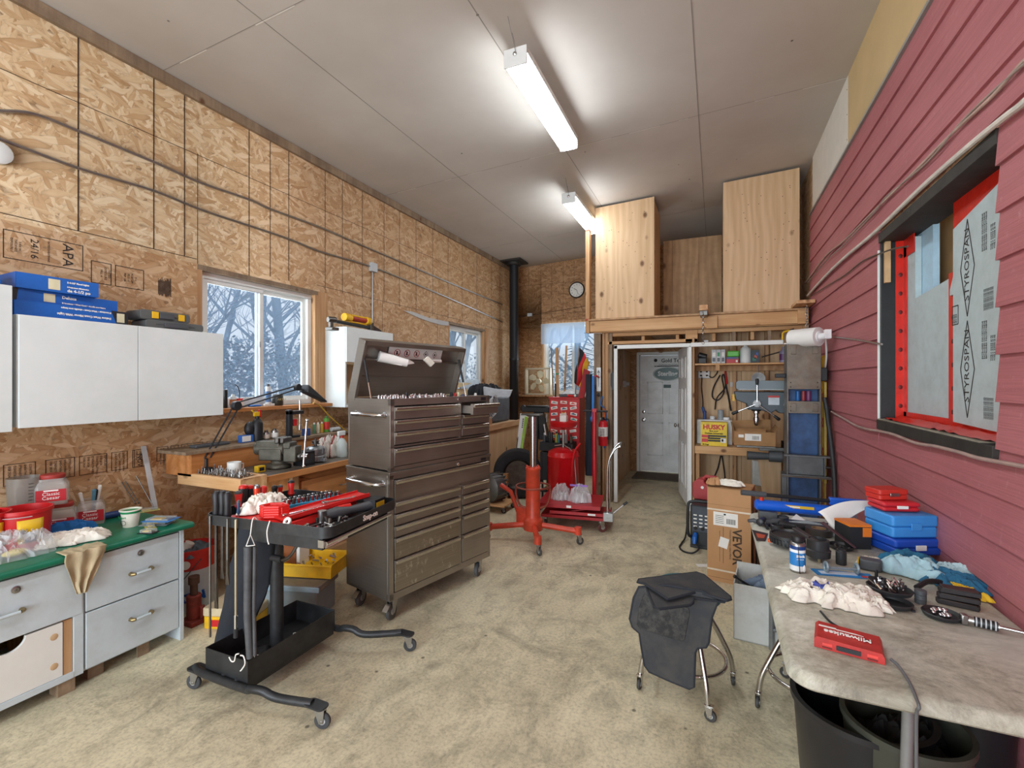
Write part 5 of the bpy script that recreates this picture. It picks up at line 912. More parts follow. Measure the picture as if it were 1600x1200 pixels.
for q_ in ((-1.71, 1.57, -1.6, 1.63), (-1.71, 2.23, -1.6, 2.29), (-2.47, 1.53, -2.37, 1.60), (-2.47, 2.11, -2.37, 2.18)): m = MB(BC); m.prism(rrect(*q_, .02), .008, 'z', .098); wp(m, 'caster_plate', CT, .001)
for x, y, a in ((-1.64, 1.6, 20), (-1.64, 2.26, 30), (-2.42, 1.56, 200), (-2.42, 2.145, 160)): casterw(CT, x+2.2, y-1.85, .037, a, .098, mat('#3c3e40', .7), STEEL, False, .016)
# pry bars in the slots at the left
BEFORE = set(bpy.data.objects)
ZT6 = ZT+.0065
for i, (u, v, zb, lab) in enumerate(((331, 763, .48, 'leftmost black handled pry bar in the cart slots'), (350, 762, .62, 'second black handled pry bar in the cart slots'), (373, 765, .60, 'third black handled pry bar with notched grip'))):
    x = -2.195+i*.006; y = 1.487+[0, .035, .075][i]; x = [-2.215, -2.19, -2.15][i]; y = [1.50, 1.512, 1.505][i]
    t = thing('pry_bar', lab, 'pry bar', (x, y, zb), 0, 'pry bars on the cart'); m = MB(BLACK); z0 = .90-zb; m.tube([(0, 0, z0), (0, 0, z0+.03), (0, 0, z0+.07), (0, 0, z0+.125), (0, 0, z0+.14)], [.011, .017, .015, .019, .010], 12); m.build('handle', t); m = MB(DSTEEL); m.box(-.006, -.006, .05, .006, .006, z0+.01); m.hexa([(-.006, -.006, .05), (.006, -.006, .05), (.006, .006, .05), (-.006, .006, .05), (-.012, -.002, -.0), (.012, -.002, -.0), (.012, .002, 0), (-.012, .002, 0)]); m.build('blade', t, .001)
for i, (x, zb) in enumerate(((-2.235, .36), (-2.10, .74), (-2.05, .46))):
    m = MB(DSTEEL if i != 2 else mat('#b5a98c', .4, .5)); m.tube([(x if i else -2.215, 1.462 if i else 1.468, zb), (x if i else -2.215, 1.462 if i else 1.468, .93)], .005, 8)
    if i == 2: m.m(CHROME); m.cyl((x, 1.462, zb-.03), (x, 1.462, zb+.03), .008, n=8); m.m(RUB); m.cyl((x, 1.462, zb-.07), (x, 1.462, zb-.03), .010, n=8)
    one(m, 'hanging_rod', ('long flat steel rod hanging at the left cart corner', 'short steel rod hanging beside the notched pry bar', 'thin brass rod with a black tip hanging from the cart')[i], 'rod')
# breaker bar hung from a wire
t = thing('breaker_bar', 'long grey taped bar hanging by wire from the cart rim', 'bar', (-1.97, 1.455, .3)); m = MB(mat('#4f5154', .6, .3, .3, 20, .3, 60)); m.tube([(-1.965, 1.452, .82), (-1.968, 1.452, .5), (-1.955, 1.452, .32)], [.019, .017, .015], 12); m.tube([(-1.935, 1.46, .82), (-1.94, 1.46, .55), (-1.935, 1.46, .33)], .008, 10); wp(m, 'bar', t)
m = MB(PAPER); m.tube([(-1.975, 1.45, .82), (-1.95, 1.45, .875), (-1.925, 1.45, .83), (-1.975, 1.45, .82)], .0025, 6); m.tube(smooth([(-1.95, 1.45, .875), (-1.952, 1.462, .935), (-1.952, 1.475, .945), (-1.95, 1.49, .925)], 4), .0025, 6); wp(m, 'wire_hook', t)
m = MB(PAPER); m.tube(smooth([(-1.86, 1.47, .94), (-1.86, 1.455, .9), (-1.857, 1.455, .86), (-1.85, 1.455, .84)], 4), .0025, 6); one(m, 'wire_hook', 'small white wire hook on the near cart rim', 'hook')
# dark coat
m = MB(mat('#20242c', .9, 0, .15, 8, .3, 120)); vs, fs = [], []; N, Mv = 30, 26
for j in range(Mv+1):
    b = j/Mv; z = .845-.76*b
    for i in range(N+1):
        a = i/N; wd = .12+.03*min(1, b*1.6)-.10*max(0, b-.45); ang = 2*pi*a; x = -2.27-.21*b+.01*sin(b*5)+cos(ang)*wd; y = 1.80+sin(ang)*(.05+.02*b)+.015*sin(ang*3+b*4)+.02*noise.noise(V((a*6, b*6, 1))); x += .012*sin(ang*4+b*3); vs.append((x, y, z+.02*noise.noise(V((a*4, b*4, 7)))))
for j in range(Mv):
    for i in range(N): q = j*(N+1)+i; fs.append((q, q+1, q+N+2, q+N+1))
m._add(vs, fs); o = one(m, 'dark_coat', 'dark navy coat hanging from the underside of the cart tray', 'coat', sm=70); add_solid(o, .004)
m = MB(DSTEEL); m.tube(smooth([(-2.07, 1.72, .66), (-2.02, 1.71, .66), (-1.97, 1.71, .69), (-1.93, 1.72, .75), (-1.9, 1.74, .76)], 5), .008, 8); m.m(BLACK); m.cyl((-2.1, 1.72, .66), (-2.03, 1.715, .66), .017, n=12); one(m, 'bent_lever', 'bent grey lever with black grip beside the cart post', 'lever')
# items in the top tray
RTM = mat('#cf2420', .5, 0, .1)
t = thing('tool_organizer', 'red foam tool organiser lying in the cart tray', 'organizer', (-1.95, 1.6, ZT6)); m = MB(RTM); m.hexa([(-2.18, 1.50, ZT6), (-1.78, 1.50, ZT6), (-1.73, 1.92, ZT6), (-1.87, 1.92, ZT6), (-2.18, 1.50, ZT6+.03), (-1.80, 1.50, ZT6+.03), (-1.735, 1.92, ZT6+.042), (-1.86, 1.92, ZT6+.042)]); wp(m, 'tray', t, .003)
t = thing('parts_tray', 'wide red plastic strip tray holding long wrenches', 'tray', (-1.8, 1.7, ZT6+.04)); 
m = MB(RTM); m.T = Matrix.Translation((-1.80, 1.735, ZT6+.03)) @ Matrix.Rotation(R(72), 4, 'Z') @ Matrix.Rotation(R(-3), 4, 'Y'); m.box(-.22, -.06, .02, .24, .05, .03); m.box(-.22, -.06, .02, .24, -.055, .04); m.box(-.22, .045, .02, .24, .05, .04); wp(m, 'tray', t, .001)
def wrench(x, y, z, L, rz, lab, mt=CHROME, s=1, ry=0):
    m = MB(mt).at(); m.prism([(-L/2+.01, -.004*s), (L/2-.01, -.005*s), (L/2-.01, .005*s), (-L/2+.01, .004*s)], .004, 'z', 0); m.lathe([(.006*s, 0), (.011*s, 0), (.011*s, .006), (.006*s, .006)], (-L/2, 0, 0), 14)
    m.prism([(L/2-.012, -.01*s), (L/2+.008, -.012*s), (L/2+.002, -.005*s), (L/2-.004, 0), (L/2+.002, .005*s), (L/2+.008, .012*s), (L/2-.012, .01*s)], .006, 'z', 0); return one(m, 'wrench', lab, 'wrench', (x, y, z), rz, 'wrenches on the cart', .0008)
zr = ZT6+.062
wrench(-1.80, 1.66, zr-.006, .26, 70, 'long chrome wrench lowest on the red strip tray'); wrench(-1.775, 1.72, zr-.004, .22, 76, 'chrome wrench lying in the middle of the red strip tray'); wrench(-1.76, 1.82, zr+.004, .16, 60, 'short wrench at the far end of the red strip tray', STEEL, 1.4); wrench(-1.86, 1.60, ZT6+.034, .15, 40, 'small dark wrench near the near rim of the tray', DSTEEL)
BLT = mat('#2d9fc9', .4)
for r_ in range(2):
    t = thing('socket_rail', ('light blue rail of small sockets at the back of the tray', 'light blue rail of sockets nearer the red strip tray')[r_], 'socket rail', (-1.95+r_*.05, 1.78, ZT6+.042), 64, 'socket rails'); m = MB(BLT); m.box(-.15, -.013, 0, .15, .013, .02); m.build('rail', t, .002)
    for i in range(13): m = MB(CHROME if (i+r_) % 3 else DSTEEL); m.lathe([(.0085, .02), (.0085, .045), (.006, .046), (0, .04)], (-.138+i*.023, 0, 0), 10); m.build('socket', t)
m = MB(RED2); m.T = Matrix.Translation((-1.93, 1.565, ZT6+.033)) @ Matrix.Rotation(R(25), 4, 'Z'); 
for i in range(5): m.tube([(-.06, 0, .008+i*.011), (-.03, .0-.032, .008+i*.011), (.03, -.032, .008+i*.011), (.06, 0, .008+i*.011), (.03, .032, .008+i*.011), (-.03, .032, .008+i*.011)], .0085, 8, True)
m.box(-.045, -.028, .004, .045, .028, .05); one(m, 'red_hose_coil', 'bright red coiled hose bundle on the red organiser', 'coil')
m = rag(RAG, .2, .17, .085, 41, n=54, fold=11); add_solid(one(m, 'rag', 'white rag heaped in the middle of the cart tray', 'rag', (-2.06, 1.64, ZT6+.034), 30, sm=60), .003)
def screwdriver(x, y, z, c1, c2, lab, L=.115, r=.016, tilt=0, rz=0):
    t = thing('screwdriver', lab, 'screwdriver', (x, y, z), rz, 'screwdrivers on the cart'); t.rotation_euler.x = R(tilt); m = MB(c1); m.tube([(0, 0, 0), (0, 0, .012), (0, 0, .03), (0, 0, L*.9), (0, 0, L)], [r*.55, r, r*.72, r, r*.7], 10); m.build('grip', t); m = MB(c2); m.lathe([(r*.98, L*.9), (r*.9, L+.001), (r*.5, L+.006), (0, L+.006)], n=12); m.build('end_cap', t); m = MB(STEEL); m.cyl((0, 0, -.06), (0, 0, 0), .004, n=8); m.build('shaft', t)
zz = ZT+.05
for i, (u, c1, c2, L, r, lab) in enumerate(((408, BLACK, RED2, .11, .022, 'fattest black screwdriver with red end in the back row'), (422, BLACK, RED2, .10, .019, 'black screwdriver with red end right of the fattest one'), (430, BLACK, BLACK, .095, .016, 'plain black screwdriver behind the back row'), (444, RED2, RED2, .08, .018, 'red and black screwdriver in the middle of the back row'), (455, RED2, BLACK, .08, .018, 'red and black screwdriver at the right end of the row'), (398, BLACK, BLACK, .065, .016, 'short black screwdriver left of the fattest one'), (390, RED2, DGREY, .06, .014, 'short red screwdriver beside the rag'))):
    q = ony(u, 800, 1.93-.02*(i % 2)); dx, dy = q.x+2.19, q.y-1.84; q.x = -2.19+dx*cos(R(5))+dy*sin(R(5)); q.y = 1.84+dy*cos(R(5))-dx*sin(R(5)); q.x = max(q.x, -2.215); screwdriver(q.x, q.y if q.x > -2.2 else 1.85+.04*(i-5), zz-.012, c1, c2, lab, L, r)
screwdriver(-2.14, 1.66, zz, mat('#e2401e', .4), STEEL, 'bright orange screwdriver standing behind the rag', .1, .014); screwdriver(-2.19, 1.60, zz, RED2, DGREY, 'red screwdriver beside the notched pry bar', .08, .018); screwdriver(-2.1, 1.52, zz+.0, mat('#24405f', .5), DGREY, 'slim dark blue screwdriver at the near rim', .06, .009)
# impact ratchet
t = thing('ratchet_gun', 'black and red cordless ratchet lying across the tray', 'power tool', (-1.66, 1.8, ZT6)); m = MB(DGREY); m.tube([(-1.72, 1.66, ZT6+.032), (-1.70, 1.72, ZT6+.032), (-1.68, 1.78, ZT6+.03), (-1.65, 1.86, ZT6+.03), (-1.635, 1.90, ZT6+.03)], [.022, .03, .02, .022, .024], 14); wp(m, 'body', t); m = MB(BLACK); m.box(-1.67, 1.89, ZT6, -1.60, 1.98, ZT6+.06); m.m(YEL); m.box(-1.6, 1.9, ZT6+.015, -1.5985, 1.97, ZT6+.045); wp(m, 'battery', t, .006); m = MB(RED2); m.tube([(-1.705, 1.735, ZT6+.05), (-1.685, 1.80, ZT6+.048)], .013, 8); wp(m, 'trigger', t); m = MB(STEEL); m.cyl((-1.725, 1.645, ZT6+.005), (-1.725, 1.645, ZT6+.06), .02, n=14); wp(m, 'head', t)
random.seed(14); protos = []
for i in range(44):
    x, y = rnd(-1.75, -1.60), rnd(1.50, 1.76)
    if (x+1.75)*2+.0 < (y-1.5)*.2: continue
    if len(protos) < 3:
        m = MB((CHROME, STEEL, DSTEEL)[len(protos)])
        if len(protos) == 0: m.lathe([(.004, 0), (.009, 0), (.009, .007), (.004, .007)], n=6)
        elif len(protos) == 1: m.cyl((-.014, 0, .005), (.012, 0, .005), .0035, n=6); m.cyl((.012, 0, .005), (.018, 0, .005), .0065, n=6)
        else: m.lathe([(.007, 0), (.0075, .018), (.004, .019), (0, .018)], n=10)
        o = one(m, ('nut', 'bolt', 'socket')[len(protos)], ('loose chrome nut in the front corner of the tray', 'loose steel bolt in the front corner of the tray', 'loose dark socket in the front corner of the tray')[len(protos)], ('nut', 'bolt', 'socket')[len(protos)], (x, y, ZT6), rnd(0, 360), ('loose nuts in the cart tray', 'loose bolts in the cart tray', 'loose sockets in the cart tray')[len(protos)]); protos.append(o)
    else: c = protos[i % 3].copy(); COL.objects.link(c); c.location = (x, y, ZT6+rnd(0, .012)); c.rotation_euler = (rnd(-.5, .5), rnd(-.5, .5), rnd(0, 6)); s_ = rnd(.9, 1.6); c.scale = (s_, s_, s_)
m = MB(WPAINT).at(-1.78, 1.492, ZT6+.045, 60); m.lathe([(.008, 0), (.019, 0), (.019, .008), (.008, .008)], n=20); one(m, 'white_roll', 'small white ring at the near edge of the red tray', 'ring')
wrench(-1.72, 1.62, ZT6+.004, .2, 75, 'satin pliers shaped wrench lying before the red strip', STEEL, 1.3)
# the top tray stands a few degrees askew of the base
def swing(objs, px, py, deg, fr=(0, 0)):
    a = R(deg); px -= fr[0]; py -= fr[1]
    for o in objs: x, y = o.location.x-px, o.location.y-py; o.location.x = px+x*cos(a)-y*sin(a); o.location.y = py+x*sin(a)+y*cos(a); o.rotation_euler.z += a
swing([o for o in bpy.data.objects if o not in BEFORE and not o.parent and o.get('label') and 'coat' not in o['label']], -2.19, 1.84, 5)
swing([o for o in bpy.data.objects if o.parent == CT and o.name.split('.')[0] in ('top_tray', 'drawer')], -2.19, 1.84, 5, (-2.2, 1.85))
# hooks in the base tray
random.seed(20); proto = None
for i in range(26):
    x, y = rnd(-2.16, -2.09), rnd(1.70, 2.06)
    if proto is None: m = MB(mat('#e8e4dc', .4)); m.tube(smooth([(-.025, 0, .003), (-.03, .012, .003), (-.015, .018, .003), (0, 0, .003), (.015, -.018, .003), (.03, -.01, .003), (.025, .004, .003)], 3), .002, 5); proto = one(m, 's_hook', 'small white wire hook lying in the base tray of the cart', 'hook', (x, y, .114), 0, 'wire hooks in the base tray')
    else: c = proto.copy(); COL.objects.link(c); c.location = (x, y, .114+rnd(0, .03)); c.rotation_euler = (rnd(-.6, .6), rnd(-.6, .6), rnd(0, 6)); c.scale = (1.2,)*3
for i, (x, y, z) in enumerate(((-1.985, 1.452, .34), (-1.945, 1.452, .335))):
    m = MB(PAPER); m.tube(smooth([(x+.02, y, z), (x, y, z-.01), (x-.01, y, z-.04), (x-.03, y, z-.045), (x-.045, y, z-.03)], 4), .0028, 6) if i == 0 else m.tube(smooth([(x-.01, y, z-.0), (x+.01, y, z-.0), (x+.02, y, z-.03), (x, y, z-.06), (x-.01, y, z-.07)], 4), .0028, 6); one(m, 'wire_hook', ('curled white wire hook hanging left of the taped bar', 'curled white wire hook at the foot of the taped bar')[i], 'hook')
m = rag(mat('#1f2124', .8), .18, .3, .05, 51, n=30); one(m, 'black_gloves', 'black work gloves lying in the near end of the base tray', 'gloves', (-2.2, 1.70, .111), 10, sm=60)
# ================================================================ FOLDING TABLE
ZF = .742
def laminate():
    n = NT('dirty_white_plastic'); n.set(.5, 0, .4); f = n.noise(n.coords(), 3.2, 10, .8, .5); c = n.ramp(f, [(.36, lin('#8b8676')), (.52, lin('#b9b6a6')), (.66, lin('#d8d8cc'))]); s = n.noise(n.coords(scale=(7, 14, 1)), 2.2, 8, .8); c = n.mix(.8, c, n.ramp(s, [(.36, G3(.62)), (.5, G3(1))]), 'MULTIPLY')
    g = n.noise(n.coords(loc=(1, 5, 0)), .9, 2); c = n.mix(n.ramp(g, [(.5, G3(0)), (.6, G3(.55))]), c, lin('#dfe3da')); n.col(c); n.bump(n.noise(n.coords(), 140, 2), .15, .002); return n.m
t = thing('folding_table', 'dirty white plastic folding table against the red siding', 'table', (.57, 2.43, 0)); m = MB(laminate()); TX0, TX1, TY0, TY1 = .192, .945, 1.53, 3.345
q0 = rrect(TX0, TY0, TX1, TY1, .07, 8); k = len(q0)
def ins(d): return rrect(TX0+d, TY0+d, TX1-d, TY1-d, .07-d*.6, 8)
secs = [(ins(.03), .705), (ins(.008), .697), (ins(.0), .705), (ins(.002), .722), (ins(.01), .737), (ins(.022), .742)]; vs = [(x, y, z) for q, z in secs for x, y in q]; fs = []
for i in range(len(secs)-1):
    for j in range(k): fs.append((i*k+j, i*k+(j+1) % k, (i+1)*k+(j+1) % k, (i+1)*k+j))
m._add(vs, fs+[tuple(range(k-1, -1, -1)), tuple(range((len(secs)-1)*k, len(secs)*k))]); wp(m, 'table_top', t)
for y, s in ((1.66, -1), (3.08, -1)):
    m = MB(mat('#8d9092', .4, .5)); 
    for x in ((.50, .86) if y < 2 else (.30, .84)): m.tube([(x, y, .70), (x, y-.03*s, .35), (x, y-.04*s, .0)], .015, 12)
    xl = .5 if y < 2 else .3; m.tube([(xl, y-.035*s, .12), (.86, y-.035*s, .12)], .012, 10); m.tube([(xl, y, .69), (.86, y, .69)], .012, 10); wp(m, 'leg_frame', t)
def T(u, v, z=ZF+.001): return onz(u, v, z)
def slab(m, pts, n_): pts = [V(p) for p in pts]; k = len(pts); n_ = V(n_); m._add(pts+[p+n_ for p in pts], [tuple(range(k-1, -1, -1)), tuple(range(k, 2*k))]+[(i, (i+1) % k, k+(i+1) % k, k+i) for i in range(k)]); return m
def case(name, lab, cat, p, sx, sy, sz, rz, mt, seam=None, bev=.008, extra=None, group=None):
    t = thing(name, lab, cat, p, rz, group); m = MB(mt); m.prism(rrect(-sx/2, -sy/2, sx/2, sy/2, .015), sz*.5-.001); m.build('base', t, bev); m = MB(mt); m.prism(rrect(-sx/2-.002, -sy/2-.002, sx/2+.002, sy/2+.002, .015), sz*.5, 'z', sz*.5); m.build('lid', t, bev)
    m = MB(seam or mt); m.box(-.025, -sy/2-.008, sz*.35, .025, -sy/2-.001, sz*.68); m.build('latch', t, .002); return t
BC1 = mat('#3b8fd8', .4, 0, .06); BC2 = mat('#1f4fb8', .4, 0, .06); RC = mat('#c92a33', .4, 0, .08); RC2 = mat('#c8342a', .45, 0, .08)
pc = V((.80, 2.70, ZF+.001)); pc = T(1402, 862)
case('blue_case', 'deep blue plastic case at the bottom of the case stack', 'tool case', (pc.x+.035, pc.y+.06, ZF+.001), .24, .20, .075, 26, BC2, PAPER); case('blue_case', 'light blue plastic case under the two red cases', 'tool case', (pc.x+.03, pc.y+.07, ZF+.078), .22, .18, .105, 24, BC1)
case('red_case', 'flat red case lying between the blue case and the topmost red one', 'tool case', (pc.x+.01, pc.y+.10, ZF+.185), .17, .13, .045, 18, RC, PAPER, .01); case('red_case', 'small red case topmost of the case stack', 'tool case', (pc.x-.01, pc.y+.13, ZF+.2315), .15, .10, .05, 26, RC2, STEEL, .004)
t = thing('cardboard_carton', 'black and orange carton standing left of the blue cases', 'box', T(1338, 858), 20); t.location.z = ZF+.001; m = MB(mat('#26282a', .5)); m.box(-.03, 0, 0, .07, .12, .115); m.m(mat('#e07a22', .5)); m.box(-.031, -.001, .108, .071, .121, .118); m.box(.03, -.002, .06, .071, 0, .105); m.build('carton', t)
# long ram jack
t = thing('hydraulic_ram', 'blue long ram jack lying at the far end of the table', 'jack', (.5, 3.2, ZF), 0); A, B = V((.215, 3.16, .83)), V((.72, 3.22, .815)); HB = mat('#1a5fd0', .35, 0, .06); m = MB(HB); m.tube([A, A.lerp(B, .02), A.lerp(B, .3), A.lerp(B, .8), B], [.02, .031, .032, .032, .03], 20); m.m(YEL); m.T = Matrix.Translation(A.lerp(B, .42)+V((0, -.0325, .012))); m.box(-.08, -.001, -.008, .09, .001, .008); m.m(PAPER); m.box(-.07, -.002, -.004, .02, .0, .003); m.T = Matrix(); wp(m, 'ram_body', t)
m = MB(ORED); m.cyl(A+V((.035, 0, .025)), A+V((.035, 0, .045)), .012, n=12); wp(m, 'fill_cap', t); m = MB(DGREY); m.box(.235, 3.12, ZF+.001, .33, 3.2, .80); m.box(.6, 3.17, ZF+.001, .68, 3.25, .785); wp(m, 'foot', t, .003)
m = MB(HB); m.box(.60, 3.20, .855, .78, 3.235, .895); m.cyl((.70, 3.21, .84), (.70, 3.21, .88), .02, n=12); wp(m, 'handle_socket', t, .004); m = MB(BLACK); m.tube([(.16, 3.10, .905), (.62, 3.215, .875)], .011, 12); m.m(DGREY); m.tube([(.14, 3.095, .907), (.27, 3.128, .899)], .016, 12); wp(m, 'pump_handle', t)
# cluster of dark fittings
random.seed(8)
for i, (u, v, kind) in enumerate(((1178, 818, 0), (1190, 820, 1), (1200, 826, 0), (1209, 822, 1), (1214, 829, 2), (1229, 826, 1), (1223, 815, 2))):
    p = T(u, v); m = MB((DGREY, BLK2, BLACK)[i % 3])
    if kind == 0: m.tube([(-.03, 0, .012), (0, .01, .016), (.03, -.01, .012)], [.009, .012, .008], 10); m.cyl((.0, .0, .01), (.02, .03, .012), .007, n=8)
    elif kind == 1: m.at(0, 0, .022, 0, 90, 30*i); m.lathe([(.012, -.04), (.02, -.035), (.02, 0), (.015, .01), (.015, .04), (0, .04)], n=16)
    else: m.lathe([(.03, 0), (.032, .01), (.032, .03), (.025, .034), (.025, .02), (0, .02)], n=20)
    one(m, 'hose_fitting', ('small black elbow fitting at the far left table corner', 'dark stepped fitting just right of the corner elbow', 'black tee fitting nearest the far left table edge', 'dark fitting below the blue ram', 'black ring shaped cap among the fittings', 'dark ribbed fitting right of the ring cap', 'grey cap behind the fittings')[i], 'fitting', (p.x, p.y, ZF+.001), 40*i, sm=50)
m = MB(BLACK); p, q = T(1245, 818), T(1330, 822); m.box(.36, 3.02, ZF+.001, .60, 3.12, ZF+.03); m.cyl((.40, 3.0, ZF+.02), (.58, 3.04, ZF+.02), .016, n=12); one(m, 'long_socket_case', 'long black tool tray lying beneath the blue ram', 'tray', bev=.004)
m = MB(clear('clear_pack', '#b9c2c6', .5, .15)); p = T(1262, 826); m.tube([(p.x-.09, p.y, ZF+.018), (p.x, p.y+.01, ZF+.024), (p.x+.1, p.y-.01, ZF+.018)], [.016, .02, .016], 10); one(m, 'plastic_sleeve', 'clear plastic sleeve behind the tape roll', 'packaging')
m = MB(PAPER); p = T(1240, 820); slab(m, [(p.x-.03, p.y-.03, ZF+.002), (p.x+.05, p.y-.02, ZF+.002), (p.x+.07, p.y+.03, ZF+.02), (p.x+.02, p.y+.05, ZF+.05), (p.x-.02, p.y+.01, ZF+.02)], (0, 0, .002)); one(m, 'paper_scrap', 'crumpled white paper scrap behind the yellow and red card', 'paper')
# paper sheets draped
m = MB(PAPER); vs, fs = [], []; nx = 12
P = [onz(1278, 800, .87), onz(1306, 828, .79), onz(1372, 790, .90), onz(1352, 783, .92)]
for j in range(nx+1):
    for i in range(nx+1):
        a, b = i/nx, j/nx; p = (P[0]*(1-a)+P[3]*a)*(1-b)+(P[1]*(1-a)+P[2]*a)*b; vs.append(p+V((0, 0, .022*sin(a*3.1)+.006*sin(b*6))))
for j in range(nx):
    for i in range(nx): q = j*(nx+1)+i; fs.append((q, q+1, q+nx+2, q+nx+1))
m._add(vs, fs); add_solid(one(m, 'paper_sheet', 'white printed sheet draped over the end of the blue ram', 'paper', sm=60), .0012)
m = MB(WPAINT); p = T(1316, 842); x, y = p.x, p.y; m.hexa([(x-.05, y+.06, ZF+.001), (x+.0, y-.01, ZF+.001), (x+.006, y-.005, ZF+.001), (x-.044, y+.065, ZF+.001), (x-.05, y+.06, ZF+.09), (x, y-.01, ZF+.05), (x+.006, y-.005, ZF+.05), (x-.044, y+.065, ZF+.09)]); m.hexa([(x, y-.01, ZF+.001), (x+.1, y+.15, ZF+.001), (x+.1, y+.156, ZF+.001), (x-.004, y, ZF+.001), (x, y-.01, ZF+.09), (x+.1, y+.15, ZF+.11), (x+.1, y+.156, ZF+.11), (x-.004, y, ZF+.09)]); m.m(INK)
for i in range(5): m.bc(x+.012+i*.018, y+.006+i*.0288, ZF+.075, .006, .012, .02)
one(m, 'slotted_bracket', 'white slotted metal bracket standing behind the black carton', 'bracket')
# round tools
p = T(1225, 858); t = thing('filter_wrench', 'large black fluted round cap with orange tab on the table', 'cap', (p.x+.02, p.y+.05, ZF+.001), 0); BP = mat('#2a2b2d', .45, 0, .08); m = MB(BP); m.lathe([(.02, 0), (.055, .012), (.07, .018), (.074, .03), (.072, .045), (.078, .048), (.078, .062), (.07, .064), (.068, .056), (0, .054)], n=40)
for i in range(30): a = 2*pi*i/30; m.at(0, 0, 0, 0, 0, 12*i); m.box(.066, -.0035, .02, .079, .0035, .044)
m.at(); m.build('cap', t); m = MB(mat('#e0622a', .5)); m.box(-.085, -.015, .012, -.07, .01, .028); m.build('tab', t, .003)
m = MB(mat('#34302d', .5)); p = T(1281, 838); m.lathe([(.034, 0), (.062, 0), (.062, .035), (.034, .035)], (0, 0, 0), 36); m.m(mat('#8d6f50', .7)); m.lathe([(.030, .001), (.0345, .001), (.0345, .036), (.030, .036)], n=30); one(m, 'tape_roll', 'roll of black tape lying flat with brown core', 'tape roll', (p.x, p.y+.03, ZF+.001), 0)
p = T(1281, 880); t = thing('filter_socket', 'wide dark grey filter cup with a slanted handle', 'socket', (p.x, p.y+.045, ZF+.02), 0); m = MB(mat('#3c3d3f', .4, .3, .06)); m.lathe([(.03, -.0), (.05, .0), (.052, .03), (.045, .034), (.045, .075), (.036, .078), (.034, .05), (0, .05)], n=36); m.m(mat('#8c8368', .4, .4)); m.cyl((0, -.03, -.019), (0, -.03, .001), .008, n=10); m.build('cup', t)
m = MB(mat('#3b3638', .5)); m.hexa([(-.02, .0, .055), (.01, -.01, .05), (-.06, .13, .075), (-.09, .11, .075), (-.02, .0, .072), (.01, -.01, .07), (-.06, .13, .088), (-.09, .11, .088)]); m.build('handle', t, .004)
m = MB(mat('#333436', .42, .2)); p = T(1316, 884); m.lathe([(.02, 0), (.021, .003), (.021, .055), (.017, .058), (.017, .066), (.012, .067), (.012, .05), (0, .05)], n=28); one(m, 'small_socket', 'small dark socket standing right of the wide cup', 'socket', (p.x, p.y+.02, ZF+.001))
m = MB(BP); p = T(1318, 862); m.lathe([(.045, 0), (.05, .004), (.055, .018), (.052, .018), (.046, .006), (0, .005)], n=36); m.m(STEEL); [m.ball((rnd(-.03, .03), rnd(-.03, .03), .01), .006, n=6) for i in range(7)]; one(m, 'magnetic_dish', 'shallow black dish behind the small dark socket', 'dish', (p.x, p.y+.05, ZF+.001))
m = MB(mat('#4e3137', .6)); a, b = T(1282, 824, .80), T(1336, 858, .76); m.hexa([a+V((0, 0, .02)), a+V((.02, .02, .02)), b+V((.01, .02, .0)), b, a+V((0, 0, .028)), a+V((.02, .02, .028)), b+V((.01, .02, .006)), b+V((0, 0, .006))]); m.hexa([a, a+V((.06, -.02, 0)), b+V((-.02, .05, .02)), b+V((-.02, .0, .0)), a+V((0, 0, .004)), a+V((.06, -.02, .004)), b+V((-.02, .05, .024)), b+V((-.02, 0, .004))]) if 0 else None; one(m, 'maroon_strip', 'dark maroon strip leaning across the tape roll', 'strip', bev=.002)
m = MB(mat('#c92f36', .5)); p = T(1243, 834); m.at(p.x, p.y, ZF+.001, 0, 0, 25); m.box(-.05, -.02, 0, .05, .025, .004); m.m(YEL); m.box(-.045, -.018, .004, .015, .015, .0055); m.m(INK); m.box(-.02, -.01, .0055, .01, -.005, .006); one(m, 'hang_card', 'yellow and red printed card behind the fluted cap', 'card')
m = MB(mat('#3a2a28', .5)); a, b, c_, d = T(1175, 828), T(1200, 834), T(1196, 846), T(1182, 845); slab(m, [a, b, c_, d], (0, 0, .002)); m.m(mat('#c4552f', .5)); a, b, c_, d = T(1181, 833, ZF+.0035), T(1196, 836, ZF+.0035), T(1194, 841, ZF+.0035), T(1184, 840, ZF+.0035); slab(m, [a, b, c_, d], (0, 0, .0006)); one(m, 'sticker_card', 'dark red printed card at the left table edge', 'card')
# aerosol
p = T(1248, 896); t = thing('aerosol_can', 'blue and white aerosol cleaner can standing on the table', 'spray can', (p.x, p.y+.03, ZF+.001)); m = MB(STEEL); m.lathe([(.028, 0), (.0295, .003), (.0295, .118), (.026, .124), (.012, .13), (0, .13)], n=30); m.build('can', t)
m = MB(mat('#e9edf0', .35)); m.lathe([(.0300, .008), (.0300, .113)], n=30); m.m(mat('#2b7fc6', .35)); m.lathe([(.0303, .03), (.0303, .085)], n=30); m.m(mat('#173c7c', .35)); m.lathe([(.0303, .098), (.0303, .113)], n=30); m.T = Matrix.Translation((0, 0, 0)) @ Matrix.Rotation(R(18), 4, 'Z'); m.text('Block', (-.019, -.0300, .068), (1, 0, 0), (0, 0, 1), .0145, PAPER, .0008, bold=.0006); m.text('PART CLEANER', (-.018, -.0305, .058), (1, 0, 0), (0, 0, 1), .0042, PAPER, .0008); m.m(mat('#e9edf0', .35)); m.ball((.014, -.027, .02), .012, .5, .3, 1.3); m.build('label', t)
